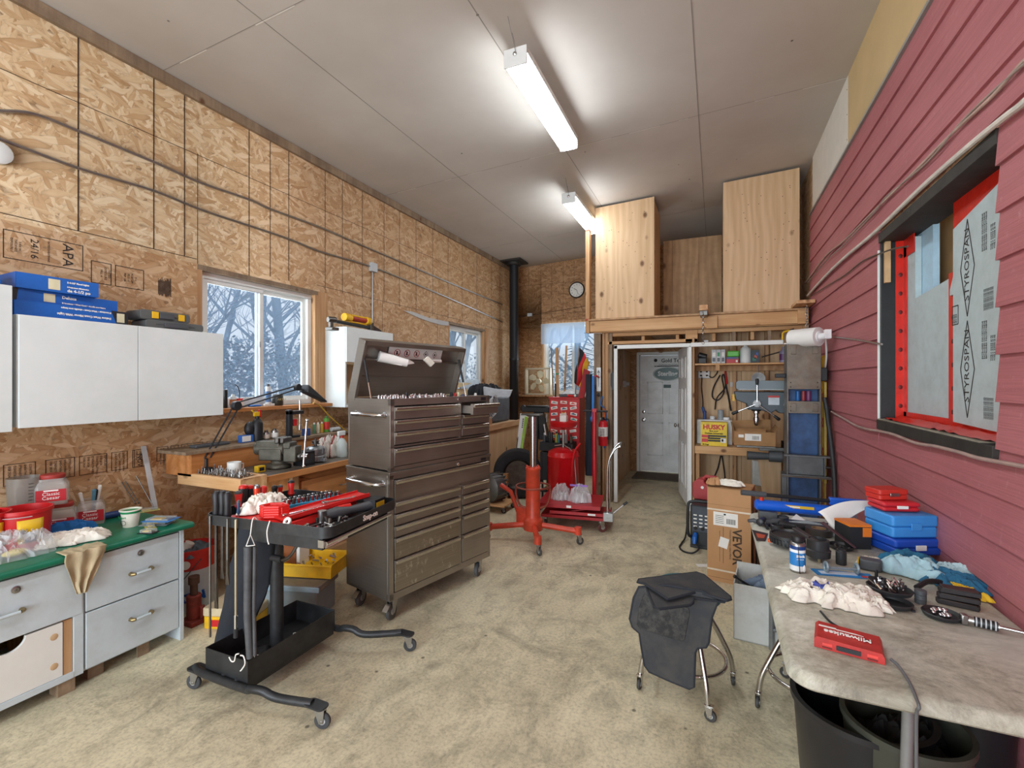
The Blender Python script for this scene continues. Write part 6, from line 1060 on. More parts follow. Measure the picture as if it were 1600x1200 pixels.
m = MB(BLACK); m.lathe([(.022, .124), (.024, .128), (.024, .145), (.02, .152), (0, .153)], n=24); m.build('cap', t); m = MB(BLACK); m.tube([(.004, -.0325, .0), (-.003, -.0325, .12)], .0014, 6); m.build('straw', t)
# blister with pull handles
p = T(1318, 898); t = thing('handle_pack', 'blue backed pack with two grey door pulls', 'package', (p.x, p.y, ZF+.001), 14); m = MB(mat('#2d7fc0', .4)); m.hexa([(-.11, -.02, 0), (.10, -.035, 0), (.11, .02, 0), (-.11, .045, 0), (-.11, -.02, .003), (.10, -.035, .003), (.11, .02, .003), (-.11, .045, .003)]); m.m(mat('#cfdcea', .4)); m.box(-.09, -.01, .003, .05, .02, .0045); m.m(mat('#c8464a', .5)); m.box(.06, -.028, .003, .1, -.012, .0045); m.build('backing_card', t); m = MB(mat('#9fb0b8', .35, .5)); m.cyl((-.06, .015, .022), (.055, .01, .022), .006, n=10); m.m(mat('#8fa1aa', .4, .3))
for x in (-.062, .056): m.tube([(x, .012+.016*cos(a), .024+.02*sin(a)) for a in [2*pi*i/16 for i in range(16)]], .006, 8, True)
m.build('pull', t)
t = thing('tape_measure', 'black tape measure with yellow face beside the towels', 'tape measure', T(1360, 893), -15); m = MB(DGREY); m.prism(rrect(-.04, 0, .04, .055, .015), .045, 'z', .001); m.build('body', t, .006); m = MB(YEL); m.box(-.046, .005, .008, -.041, .05, .04); m.m(INK); m.box(-.047, .02, .012, -.046, .024, .036); m.build('face', t, .001)
# towels and rags
TE = mat('#2a7397', .95, 0, .1, 14, .5, 200); LB = mat('#a4c6d0', .95, 0, .06, 14, .4, 200); DB = mat('#2a6689', .95, 0, .15, 14, .5, 200)
def cl2(mt, u, v, sx, sy, h, seed, lab, rz=0, dz=0, **k): m = rag(mt, sx, sy, h, seed, **k); p = T(u, v); o = one(m, 'towel' if 'towel' in lab else 'rag', lab, 'towel' if 'towel' in lab else 'rag', (p.x, p.y, ZF+.001+dz), rz, sm=70); return add_solid(o, .003)
cl2(TE, 1412, 880, .22, .14, .055, 61, 'teal towel lying against the blue cases', 30, fold=6); cl2(LB, 1424, 896, .20, .16, .075, 62, 'light blue towel lying over the teal towel', -20, .0, fold=7); cl2(DB, 1480, 912, .24, .15, .055, 63, 'dark blue towel right of the light blue one', -40, fold=10); cl2(mat('#b9d2da', .95, 0, .08), 1508, 902, .22, .06, .05, 64, 'pale narrow rag along the siding edge', -50); cl2(mat('#e3b82e', .9, 0, .1), 1508, 928, .16, .05, .03, 65, 'yellow cloth peeking out at the siding edge', -52); cl2(RAG, 1358, 880, .10, .06, .03, 66, 'small white rag under the light blue towel', 20)
o = cl2(RAG, 1300, 938, .28, .17, .062, 71, 'white cotton rag with a dark blue print patch', -8, n=76, fold=11, irr=.35); me = o.data; me.materials.append(mat('#46519c', .9)); me.materials.append(TAN)
for f in me.polygons:
    c_ = f.center
    if abs(c_.x+.035) < .026 and abs(c_.y-.005) < .02: f.material_index = 1
m = rag(RAG, .17, .13, .045, 73, n=50, fold=11); add_solid(one(m, 'rag', 'white cotton rag end bunched right of the print patch', 'rag', (T(1352, 944).x, T(1352, 944).y, ZF+.001), -30, sm=70), .003)
# black trays with parts
random.seed(31)
for i, (u, v, dz, r, lab) in enumerate(((1395, 948, 0, .052, 'lower black round tray right of the white rag'), (1391, 936, .022, .06, 'black round tray heaped with metal bits'))):
    p = T(u, v); t = thing('parts_dish', lab, 'dish', (p.x, p.y+.01, ZF+.001+dz), -20); m = MB(BP); m.lathe([(r*.8, 0), (r*.95, .004), (r*1.05, .018), (r, .02), (r*.88, .007), (0, .006)], n=36, sx=1.15); m.build('dish', t)
    if i:
        for k in range(34): m = MB((STEEL, CHROME, DSTEEL, BLACK)[k % 4]); a, q = rnd(0, 6.3), r*.75*sqrt(random.random()); b = V((q*cos(a), q*sin(a), .012+.018*random.random())); m.cyl(b, b+V((rnd(-.02, .02), rnd(-.02, .02), rnd(.004, .03))), rnd(.003, .008), n=8); o = m.build('metal_bits', None); o.matrix_world; tag(o, 'loose metal bit heaped in the black round tray', 'hardware', 'metal bits in the black tray'); o.location = t.location
m = MB(DGREY); p = T(1440, 944); m.at(0, 0, 0, 0, 0, 0); m.lathe([(.017, 0), (.018, .012), (.016, .014), (.018, .016), (.018, .03), (.016, .032), (.018, .034), (.018, .048), (.012, .05), (0, .05)], n=20); one(m, 'ribbed_socket', 'ribbed grey cylinder standing right of the black trays', 'socket', (p.x, p.y+.01, ZF+.001))
m = MB(BLACK); a, b, c_ = T(1432, 918, ZF+.02), T(1452, 908, ZF+.03), T(1480, 912, ZF+.02); m.tube(smooth([a, b, c_], 6), .010, 8); one(m, 'black_hose', 'short curved black hose behind the brake pads', 'hose')
m = MB(BLACK); p = T(1360, 908); m.box(p.x, p.y-.02, ZF+.001, p.x+.06, p.y+.03, ZF+.014); m.cyl((p.x+.02, p.y, ZF+.01), (p.x+.02, p.y, ZF+.05), .006, n=8); one(m, 'black_clamp', 'little black clamp beside the tape measure', 'clamp', bev=.003)
for i in range(3):
    m = MB(mat('#2f2b2c', .6, .1, .2)); p = T(1496, 946); m.prism([(-.055, -.022), (.055, -.022), (.06, .0), (.045, .026), (.02, .02), (-.02, .02), (-.045, .026), (-.06, 0)], .016, 'z', 0); m.m(DSTEEL); m.prism([(-.05, -.024), (.05, -.024), (.05, .02), (-.05, .02)], .003, 'z', .0165); one(m, 'brake_pad', ('lowest black brake pad of the stack', 'middle black brake pad of the stack', 'topmost black brake pad of the stack')[i], 'car part', (p.x+.004*i, p.y+.005*i, ZF+.001+i*.021), -16+5*i, 'stacked brake pads', .003)
p = T(1473, 966); t = thing('parts_dish', 'round black dish of chrome balls in front of the brake pads', 'dish', (p.x, p.y+.01, ZF+.001)); m = MB(BP); m.lathe([(.04, 0), (.05, .003), (.055, .014), (.052, .017), (.044, .007), (0, .006)], n=40); m.build('dish', t)
for k in range(12): a, q = rnd(0, 6.3), .03*sqrt(random.random()); m = MB(CHROME); m.ball((0, 0, 0), rnd(.006, .010), n=10); o = one(m, 'metal_ball', 'chrome ball lying in the round black dish', 'ball', (p.x+q*cos(a), p.y+.01+q*sin(a), ZF+.018), 0, 'chrome balls in the dish')
t = thing('riveter', 'chrome tool with a black sleeve at the right table edge', 'tool', T(1540, 978)); a, b, c_ = T(1512, 968, ZF+.018), T(1562, 980, ZF+.018), T(1606, 990, ZF+.018); m = MB(CHROME); m.cyl(b, c_, .006, n=10); m.cyl(b, a, .012, n=12); wp(m, 'rod', t); m = MB(BLACK); m.cyl(a.lerp(b, .2), a.lerp(b, .95), .015, n=14); m.m(LGREY); [m.cyl(a.lerp(b, .25+.15*i), a.lerp(b, .3+.15*i), .0155, n=14) for i in range(5)]; wp(m, 'sleeve', t); m = MB(STEEL); m.box(a.x-.02, a.y-.012, ZF+.001, a.x+.0, a.y+.012, ZF+.035); wp(m, 'jaw', t, .004)
m = MB(BLACK); p = T(1427, 956); m.box(p.x-.005, p.y-.005, ZF+.001, p.x+.005, p.y+.005, ZF+.008); one(m, 'black_nut', 'tiny black nut lying alone before the black trays', 'nut')
# red case with white lettering
p0, p1, p2, p3 = T(1275, 1008), T(1388, 1038), T(1372, 1000), T(1270, 985); cx = (p0+p1+p2+p3)/4; ang = math.degrees(atan2(p1.y-p0.y, p1.x-p0.x)); Lx = (p1-p0).length*.98; 
MR = mat('#c0302a', .5, 0, .1, 9, 0, 80, '#5d201c', .4, 16); t = thing('red_power_case', 'red flat power tool case with white lettering at the near table corner', 'tool case', (cx.x-.004, cx.y-.022, ZF+.001), ang); m = MB(MR); hx = Lx/2; m.prism([(-hx, 0), (hx, 0), (hx, .018), (hx-.006, .03), (-hx+.008, .034), (-hx, .026)], .115, 'y', -.05)
m.m(BLACK); m.box(-.03, -.0535, .008, .03, -.0505, .021); m.m(mat('#d8453c', .5)); m.box(-.065, -.0515, .012, -.04, -.0495, .020); m.box(.045, -.0515, .012, .07, -.0495, .020); m.m(mat('#5a1614', .6)); m.box(-.065, -.051, .005, -.04, -.0495, .008); m.box(.045, -.051, .005, .07, -.0495, .008)
m.m(PAPER); m.text('Milwaukee', (.058, .012, .0350), (-1, 0, 0), (0, -1, 0), .028, PAPER, .0012, bold=.0004); m.hexa([(-.03, .026, .034), (.04, .027, .033), (.02, .031, .0335), (-.03, .029, .0345), (-.03, .026, .0352), (.04, .027, .0342), (.02, .031, .0347), (-.03, .029, .0357)]); m.box(-hx+.01, .03, .0335, -.03, .038, .0348); m.build('case', t, .004)
m = MB(mat('#5b5d5f', .5)); m.tube(smooth([T(1392, 1030, ZF+.015), T(1405, 1042, ZF+.012), T(1420, 1065, ZF+.008), T(1432, 1092, ZF+.004), T(1436, 1106, ZF-.0), V((T(1436, 1106).x+.002, 1.512, .70)), V((T(1436, 1106).x+.002, 1.51, .5))], 6), .0042, 8); one(m, 'grey_cable', 'grey cable hanging over the near table edge from the red case', 'cord')
m = MB(BLACK); m.tube(smooth([T(1282, 955, ZF+.008), T(1298, 972, ZF+.006), T(1320, 985, ZF+.005), T(1345, 996, ZF+.006)], 6), [.008]+[.0035]*18, 8) if 0 else m.tube(smooth([T(1282, 955, ZF+.008), T(1298, 972, ZF+.006), T(1320, 985, ZF+.005), T(1338, 994, ZF+.006)], 6), .0038, 8); one(m, 'black_cable', 'thin black cable running from under the white rag', 'cord')
# ================================================================ STOOLS AND MATS
CHR = mat('#c9c6c2', .22, 1, .06)
def stool(x, y, rz, seat, lab):
    t = thing('rolling_stool', lab, 'stool', (x, y, 0), rz)
    for i in range(4 if seat else 4):
        a = R(90*i+45); c_, s = cos(a), sin(a); m = MB(CHR); m.tube(smooth([(.03*c_, .03*s, .40), (.09*c_, .09*s, .395), (.14*c_, .14*s, .32), (.185*c_, .185*s, .235), (.225*c_, .225*s, .15), (.24*c_, .24*s, .075)], 5), .0125, 12); m.build('leg', t); casterw(t, .24*c_, .24*s, .027, 90*i+100, .075, mat('#3a3836', .6), CHR, False, .013)
    m = MB(CHR); m.tube([(.185*cos(a), .185*sin(a), .165) for a in [2*pi*i/40 for i in range(40)]], .0095, 10, True); m.build('foot_ring', t); m = MB(STEEL); m.cyl((0, 0, .38), (0, 0, .465), .03, n=16); m.build('hub', t)
    m = MB(mat('#1f6a72', .5)); m.lathe([(.05, .46), (.145, .46), (.16, .47), (.165, .49), (.16, .515), (.145, .525), (0, .53)], n=40); m.build('seat', t); return t
stool(-.135, 2.565, -20, True, 'chrome rolling stool with teal seat under the car mats'); stool(.42, 2.62, 62, True, 'chrome rolling stool pushed under the folding table')
CM = mat('#3b3d40', .95, 0, .12, 6, .6, 260, '#5a564f', .45, 9); CM2 = mat('#151516', .6, 0, .5, 9, .2, 60, '#8a8780', .2, 30)
def matthing(lab, pts, nrm, th, pad=None, nn=None):
    t = thing('car_mat', lab, 'car mat', pts[0]); m = MB(CM); slab(m, pts, V(nrm)*th); wp(m, 'carpet', t, .003)
    m = MB(mat('#22262d', .8)); c_ = V(nrm)*th*.5; m.tube([V(p)+c_ for p in pts], .0062, 8, True); wp(m, 'binding', t)
    if pad: m = MB(CM2); slab(m, [V(p)-V(nrm)*.003 for p in pad], V(nrm)*.004); wp(m, 'heel_pad', t, .002)
    return t
fy = lambda u, v: ony(u, v, 2.365-.006*(v-1000)/100)
hp = [fy(*q) for q in ((998, 918), (990, 935), (984, 968), (988, 980), (999, 990), (1002, 1010), (1007, 1040), (1014, 1050), (1045, 1064), (1077, 1077), (1084, 1074), (1086, 1020), (1090, 1013), (1103, 1012), (1107, 1005), (1112, 965), (1122, 940), (1100, 925), (1040, 915))]
pd = [fy(*q) for q in ((1006, 928), (998, 950), (995, 976), (1000, 982), (1066, 1002), (1070, 999), (1078, 958), (1076, 950), (1030, 935))]
matthing('dark grey car floor mat hanging down the front of the stool', hp, (0, 1, .05), .009, pd)
zc = .562
def tp(u, v, dz=0): return onz(u, v, zc+dz)
matthing('lower grey car mat lying folded on the stool seat', [tp(1009, 915, -.012), tp(1012, 925, -.014), tp(1022, 950, -.02), tp(1030, 953, -.02), tp(1078, 947, -.02), tp(1083, 943, -.018), tp(1084, 936, -.015), tp(1132, 942, -.02), tp(1136, 936, -.02), tp(1080, 905, -.01)], (0, 0, 1), .008)
matthing('uppermost dark car mat lying over the stool', [tp(996, 911, .006), tp(998, 907, .006), tp(1088, 896, .006), tp(1100, 900, .006), tp(1141, 934, .004), tp(1142, 938, .004), tp(1136, 940, .003), tp(1098, 929, .004), tp(1090, 926, .004), tp(1052, 936, .003), tp(1044, 938, .002), tp(1008, 914, .006)], (0, 0, 1), .009)
# ================================================================ cartons
def carton(name, lab, x0, y0, x1, y1, z0, z1, rz=0, mt=CARD): m = MB(mt); cx, cy = (x0+x1)/2, (y0+y1)/2; m.box(x0-cx, y0-cy, 0, x1-cx, y1-cy, z1-z0); return m, (cx, cy, z0)
t = thing('shipping_carton', 'tall brown carton with large printed letters beside the table', 'box', (-.06, 4.03, 0), -9); m = MB(CARD); m.box(0, 0, 0, .31, .17, .73); m.m(mat('#8d6844', .8)); m.box(0, -.001, .03, .31, 0, .033); m.box(.0, -.001, .60, .31, 0, .602); m.m(mat('#dccdb8', .6)); m.box(-.001, -.0015, .555, .312, .1, .568); m.box(-.001, -.0015, .085, .312, .1, .098)
m.m(mat('#4b3a2c', .8)); m.text('VEVOR', (.245, -.0015, .41), (0, 0, -1), (1, 0, 0), .085, None, .0006, bold=.002) if 0 else m.text('VEVOR', (.185, -.0015, .43), (0, 0, -1), (1, 0, 0), .088, None, .0006, bold=.0022); m.text('TOUGH TOOLS, HALF PRICE', (.16, -.0015, .42), (0, 0, -1), (1, 0, 0), .018, None, .0005); m.box(.115, -.001, .15, .118, 0, .43); m.box(.09, -.001, .16, .092, 0, .4)
m.m(PAPER); m.box(.045, -.002, .44, .22, 0, .545); m.T = Matrix.Translation((.12, -.002, .30)) @ Matrix.Rotation(R(12), 4, 'Y'); m.box(-.035, 0, -.03, .03, .001, .05); m.T = Matrix(); m.m(INK)
for i in range(11): m.box(.14+i*.006, -.0028, .46, .143+i*.006, -.002, .50)
for i in range(5): m.box(.06, -.0028, .46+i*.014, .12, -.002, .463+i*.014)
m.box(.12, -.0028, .525, .135, -.002, .537); m.build('carton', t, .003); m = MB(CARDD); m.hexa([(-.005, -.005, .73), (.31, -.005, .73), (.31, .09, .745), (-.005, .09, .745), (-.005, -.005, .735), (.31, -.005, .735), (.31, .09, .75), (-.005, .09, .75)]); m.build('flap', t, .001)
m = rag(CARD, .1, .1, .06, 81, n=20); add_solid(one(m, 'torn_cardboard', 'torn lump of cardboard at the top corner of the tall carton', 'cardboard', (-.01, 4.06, .75), 30, sm=30), .004)
cl = rag(RAG, .22, .1, .045, 83, n=40); add_solid(one(cl, 'rag', 'white dotted rag lying on top of the tall carton', 'rag', (.10, 4.06, .752), -5, sm=60), .003)
m, l = carton('shipping_carton', '', .0, 4.23, .32, 4.44, 0, .70); m.m(mat('#dccdb8', .6)); m.box(-.161, -.107, .62, .161, .107, .64); one(m, 'shipping_carton', 'plain brown carton standing right behind the lettered one', 'box', (.13, 4.36, 0), -9, bev=.003)
m = MB(mat('#4a2f22', .7)); m.box(.29, 3.98, 0, .31, 4.2, .6); m.box(.31, 3.9, 0, .5, 3.93, .5); one(m, 'dark_board', 'dark brown board standing between cartons and table', 'board')
t = thing('white_carton', 'open white carton standing under the table edge', 'box', (.10, 3.16, 0), -6); Wc = mat('#cfd0cd', .7, 0, .05, 5, 0, 80, '#a79d90', .4, 6); m = MB(Wc); m.box(0, 0, 0, .42, .006, .34); m.box(0, 0, 0, .006, .28, .34); m.box(.414, 0, 0, .42, .28, .34); m.box(0, .274, 0, .42, .28, .38); m.box(0, 0, 0, .42, .28, .006); m.build('carton', t); m = MB(Wc); m.hexa([(.0, 0, .34), (.42, 0, .34), (.42, .006, .34), (0, .006, .34), (0.0, .05, .28), (.42, .05, .28), (.42, .056, .285), (0, .056, .285)]); m.build('flap', t)
m = MB(BLACK); m.cyl((.11, 3.21, .36), (.20, 3.24, .30), .006, n=8); m.ball((.11, 3.21, .36), .012, n=8); one(m, 'black_strap', 'black rod end poking out of the white carton', 'rod')
m = rag(mat('#6b7c92', .5), .28, .12, .08, 88, n=24); add_solid(one(m, 'plastic_wrap', 'blue grey plastic wrap inside the white carton', 'packaging', (.32, 3.26, .29), -6), .002)
m = MB(PAPER); p = onz(1106, 885, .0); m.at(p.x-.04, p.y, .001, 0, 0, 20); m.box(-.05, -.03, 0, .05, .03, .003); one(m, 'paper_scrap', 'small paper scrap on the floor left of the lettered carton', 'paper')
# bins under the near end of the table
def bin_(x, y, r, h, mt, lab, fill=None):
    t = thing('waste_bin', lab, 'bin', (x, y, 0)); m = MB(mt); m.lathe([(r*.8, 0), (r*.84, .01), (r, h-.02), (r*1.05, h-.02), (r*1.05, h), (r*.96, h), (r*.8, .02), (0, .015)], n=44); m.build('bin', t)
    if fill: m = rag(fill, r*1.6, r*1.6, .12, 91, n=26); [setattr(v, 'co', v.co+V((0, 0, h*.72))) for v in m.bm.verts]; add_solid(m.build('dark_filler', t), .002)  # near-black heap added to darken the inside of the pail
    return t
bin_(.46, 1.98, .20, .45, mat('#1d1e21', .35), 'large black round bin under the near table corner'); bin_(.56, 1.90, .165, .47, mat('#3f4139', .4, .1), 'dull green grey metal pail standing inside the black bin', mat('#0c0c0d', .8)); bin_(.84, 2.2, .12, .48, mat('#1b1c1f', .4), 'black bin standing deepest beneath the table')
# ================================================================ shelf bay
m = MB(PINE); m.box(-.23, 6.14, 1.765, .93, 6.5, 1.785); m.m(PINEV); m.box(.0, 6.14, 1.70, .045, 6.18, 1.765); m.box(-.23, 6.5, 1.70, .93, 6.54, 1.765); one(m, 'wall_shelf', 'thin pine shelf above the drill press holding small boxes', 'shelf', bev=.002)
m = MB(PINE); m.box(-.23, 6.10, .70, .62, 6.13, .79); m.m(PLY); m.box(-.23, 6.13, .775, .93, 6.62, .79); m.m(PINEV); m.box(-.22, 6.13, 0, -.18, 6.2, .775); m.box(.86, 6.5, 0, .9, 6.6, .775); one(m, 'side_bench', 'pine bench under the shelf holding the yellow box', 'bench', bev=.002)
def Q(u, Y, z): p = ony(u, 600, Y); return V((p.x, Y, z))
def bx2(name, lab, cat, u0, u1, Y, z, h, d, mt, extra=None, bev=.003):
    a, b = Q(u0, Y, z), Q(u1, Y, z); m = MB(mt); m.box(a.x, Y, z, b.x, Y+d, z+h); extra and extra(m, a.x, b.x, Y, z, h); return one(m, name, lab, cat, bev=bev)
ZS = 1.787; YS = 6.2
def e_drill(m, x0, x1, Y, z, h): m.cyl((x0, Y+.05, z+.11), (x1, Y+.05, z+.08), .035, n=14)
bx2('power_drill', 'black cordless drill lying at the left shelf end', 'power tool', 1091, 1104, YS, ZS, .07, .1, BLACK, e_drill, .008)
def e_s(m, x0, x1, Y, z, h):
    m.m(mat('#4f5358', .5)); w_ = (x1-x0)/3
    for i in range(3): m.box(x0+w_*i+.004, Y-.001, z+h*.1, x0+w_*(i+.3), Y, z+h*.9); m.m(GREEN if i == 1 else PAPER); m.box(x0+w_*i+.02, Y-.002, z+h*.55, x0+w_*(i+.85), Y, z+h*.8); m.m(mat('#4f5358', .5))
for i, (a, b, lab) in enumerate(((1112, 1119, 'leftmost silver carton on the pine shelf'), (1119.5, 1126, 'middle silver carton with a green stripe'), (1126.5, 1133, 'third silver carton beside the green box'))):
    def e1(m, x0, x1, Y, z, h, i=i): m.m(mat('#565a5f', .5)); m.box(x0+.008, Y-.001, z+.02, x1-.008, Y, z+h*.4); m.m(GREEN if i == 1 else PAPER); m.box(x0+.01, Y-.0015, z+h*.5, x1-.01, Y, z+h*.8)
    bx2('silver_carton', lab, 'box', a, b, YS, ZS, .165, .09, LGREY, e1)
def e2(m, x0, x1, Y, z, h): m.m(mat('#b23238', .5)); m.box(x0, Y-.001, z, x1, Y, z+.05); m.m(mat('#39508a', .5)); m.box(x0, Y-.001, z+.05, x1-.03, Y, z+.07); m.m(PAPER); m.box(x1-.03, Y-.0015, z+.01, x1-.01, Y, z+.035)
bx2('printed_carton', 'dark printed carton under the bright green pack', 'box', 1135, 1154, YS, ZS, .075, .09, mat('#4b5560', .5), e2); bx2('green_pack', 'bright green pack lying on the dark printed carton', 'package', 1136, 1155, YS, ZS+.076, .07, .09, mat('#57b83c', .4), None, .012)
p = Q(1165, YS+.07, ZS); t = thing('white_jug', 'translucent white plastic jug on the pine shelf', 'jug', p); m = MB(mat('#d5d8d6', .5, 0, .03)); m.lathe([(.058, 0), (.062, .01), (.062, .15), (.05, .18), (.02, .2), (.02, .215), (0, .215)], n=26); m.build('jug', t); m = MB(LGREY); m.lathe([(.024, .215), (.024, .235), (0, .236)], n=16); m.build('cap', t)
def e3(m, x0, x1, Y, z, h):
    for i, c_ in enumerate(('#2d6b58', '#b0503a', '#3c5aa0')): m.m(mat(c_, .5)); m.box(x0+.01+i*.02, Y-.001, z+.02+i*.03, x0+.05+i*.01, Y, z+.06+i*.03)
bx2('printed_carton', 'small dark box with colourful print right of the white jug', 'box', 1174, 1187, YS, ZS, .15, .1, mat('#2a3338', .5), e3)
m = MB(DSTEEL); a, b = Q(1190, 6.3, ZS+.07), Q(1226, 6.3, ZS+.14); m.cyl(a, b, .008, n=8); a2, b2 = Q(1190, 6.32, ZS+.02), Q(1226, 6.32, ZS+.05); one(m, 'steel_rod', 'thin steel rod lying slanted along the right shelf end', 'rod')
p = Q(1224, YS+.04, ZS); cyl_thing('purple_bottle', (p.x, p.y, ZS), .04, .13, mat('#8a86a0', .3), 'purple and clear bottle at the right shelf end', 'bottle', YEL, [(.036, 0), (.04, .01), (.04, .12), (.015, .16), (.015, .18), (0, .18)], mat('#5b2f62', .4), .0)
t = thing('clamp', 'yellow spring clamp gripping the white rail', 'clamp', Q(1226, 6.06, 2.036)); m = MB(YEL); m.tube([(-.02, 0, 0), (-.02, 0, .07), (.0, 0, .09), (.05, 0, .10)], .012, 8); m.build('jaw', t); m = MB(BLACK); m.tube([(.05, 0, .10), (.08, 0, .07), (.06, 0, .03)], .009, 8); m.cyl((.04, 0, .1), (.09, 0, .115), .01, n=8); m.build('handle', t)
# outlet and cables
YW = 6.648; p = Q(1100, YW, 1.66); m = MB(LGREY); m.box(p.x-.07, YW-.05, 1.61, p.x+.07, YW, 1.73); m.m(PAPER); m.box(p.x-.062, YW-.053, 1.62, p.x+.062, YW-.05, 1.72); m.m(INK)
for x in (-.035, .035):
    for z in (1.645, 1.695): m.box(p.x+x-.012, YW-.0545, z-.01, p.x+x+.012, YW-.053, z+.01)
one(m, 'power_outlet', 'metal double outlet box below the left end of the shelf', 'outlet', bev=.002)
def cab(lab, pts, r=.006, mt=BLACK, nm='power_cable', Y=6.6): m = MB(mt); m.tube(smooth([ony(u, v, Y+(i % 2)*.0) for i, (u, v) in enumerate(pts)], 6), r, 8); return one(m, nm, lab, 'cord')
cab('black cord drooping from the outlet up behind the shelf', [(1105, 586), (1113, 590), (1120, 583), (1123, 572)]); cab('black cord with blue plug hanging from the outlet', [(1097, 586), (1096, 605), (1098, 625), (1098, 640)]); cab('black cord looped on a hook in the middle of the shelf wall', [(1125, 586), (1115, 605), (1113, 620), (1122, 625), (1131, 612), (1128, 590), (1131, 586), (1133, 605), (1120, 622), (1117, 640)], .008); cab('dark cord hanging straight with a red end below the shelf', [(1133, 580), (1134, 600), (1138, 620), (1142, 642)], .010)
m = MB(RED); a, b = ony(1133, 578, 6.59), ony(1136, 600, 6.59); m.cyl(a, b, .01, n=8); one(m, 'red_cable', 'short red cable hanging below the shelf', 'cord'); m = MB(BLUE); a, b = ony(1098, 636, 6.58), ony(1100, 646, 6.58); m.cyl(a, b, .016, n=10); one(m, 'blue_plug', 'blue plug at the end of the outlet cord', 'plug')
cab('black cords running down the wall under the side bench', [(1126, 712), (1122, 730), (1116, 745)], .008, BLACK, 'power_cable', 6.62); cab('second black cord hanging under the side bench', [(1128, 712), (1132, 740), (1133, 765)], .007, BLACK, 'power_cable', 6.61)
t = thing('clip_lamp', 'round clip lamp hanging below the pine shelf', 'lamp', Q(1185, 6.3, 1.6)); m = MB(LGREY).at(0, 0, 0, 90); m.lathe([(.02, -.06), (.03, -.05), (.075, 0), (.072, 0), (.02, -.045)], n=28); m.build('lamp_shade', t); m = MB(STEEL); m.tube([(0, .05, 0), (0, .07, .1), (0, .07, .165)], .006, 6); m.build('bracket', t)
m = MB(mat('#2a4a8c', .5)); a = Q(1143, 6.55, 1.56); m.m(LGREY); m.box(a.x-.012, 6.62, 1.50, a.x+.03, 6.648, 1.56); one(m, 'small_switch', 'small grey switch on the shelf bay wall', 'switch')
# white tub and yellow box on the side bench
def e4(m, x0, x1, Y, z, h):
    m.m(INK)
bx2('white_carton', 'white carton with bottle tops behind the yellow box', 'box', 1089, 1144, 6.34, .792, .30, .22, mat('#dfe0de', .6), None, .004)
for i, (u, r, h, c_) in enumerate(((1101, .02, .10, '#2d4a86'), (1113, .03, .04, '#d8dadc'), (1126, .035, .12, '#9aa0a4'), (1135, .04, .03, '#e6e6e4'))): p = Q(u, 6.4, 1.093); cyl_thing('plastic_bottle', (p.x, 6.42, 1.093), r, h, mat(c_, .5), ('dark blue handle sticking out of the white carton', 'white lid left of the clear bottle on the carton', 'clear grey bottle standing on the white carton', 'wide white lid at the right end of the carton')[i], 'bottle')
def e5(m, x0, x1, Y, z, h):
    w_ = x1-x0; m.text('HUSKY', ((x0+x1)/2, Y-.001, z+h*.70), (1, 0, 0), (0, 0, 1), h*.27, mat('#c42a2a', .5), .0006, 'CENTER', .0035); m.text('Sacs pour', ((x0+x1)/2, Y-.001, z+h*.60), (1, 0, 0), (0, 0, 1), h*.09, INK, .0006, 'CENTER', .001); m.text('Dechets Industriels', ((x0+x1)/2, Y-.001, z+h*.50), (1, 0, 0), (0, 0, 1), h*.09, INK, .0006, 'CENTER', .001)
    m.m(mat('#39424c', .5)); [m.cyl((x0+.08, Y-.002, z+h*(.22+.1*i)), (x1-.01, Y-.002, z+h*(.22+.1*i)), .010, n=8) for i in range(3)]; m.m(mat('#c83a34', .5)); m.box(x0+.01, Y-.002, z+h*.15, x0+.08, Y, z+h*.3); m.box(x0+.01, Y-.002, z+h*.34, x0+.1, Y, z+h*.46); m.m(PAPER); m.box(x1-.07, Y-.013, z+h*.15, x1-.01, Y-.011, z+h*.34); m.m(INK); m.box(x1-.06, Y-.014, z+h*.2, x1-.04, Y-.013, z+h*.3); m.text('30 Bags', (x0+.02, Y-.001, z+.008), (1, 0, 0), (0, 0, 1), h*.08, INK, .0006, bold=.001)
bx2('printed_carton', 'yellow carton with large red letters on the side bench', 'box', 1095, 1136, 6.16, .792, .285, .14, mat('#e8c728', .5), e5, .002)
# ---------------------------------------------------------------- drill press
YD = 5.62; DP1 = mat('#4a5257', .45, .2, .06); DP2 = mat('#6d797e', .4, .1, .05)
t = thing('drill_press', 'grey floor drill press standing behind the steel column', 'drill press', (.64, YD+.1, 0)); k = YD/5.45
m = MB(DP2); m.prism(rrect(.20, 1.475, .80, 1.575, .03, 4), .26, 'y', YD-.13); m.m(LGREY); m.box(.23, YD-.132, 1.48, .8, YD-.128, 1.487); wp(m, 'belt_cover', t, .012)
m = MB(DP1); m.prism([(.185, 1.46), (.80, 1.46), (.80, 1.24), (.60, 1.24), (.57, 1.27), (.52, 1.235), (.43, 1.27), (.31, 1.27), (.30, 1.33), (.20, 1.37), (.185, 1.42)], .2, 'y', YD-.11); wp(m, 'head', t, .008)
m = MB(mat('#c7ced6', .5)); m.box(.50, YD-.112, 1.325, .60, YD-.1105, 1.40); m.m(mat('#c43a38', .5)); m.box(.50, YD-.113, 1.40, .60, YD-.1105, 1.42); m.m(YEL); m.box(.165, YD-.08, 1.36, .185, YD-.02, 1.43); m.m(RED); m.cyl((.16, YD-.05, 1.395), (.166, YD-.05, 1.395), .018, n=12); wp(m, 'plate', t)
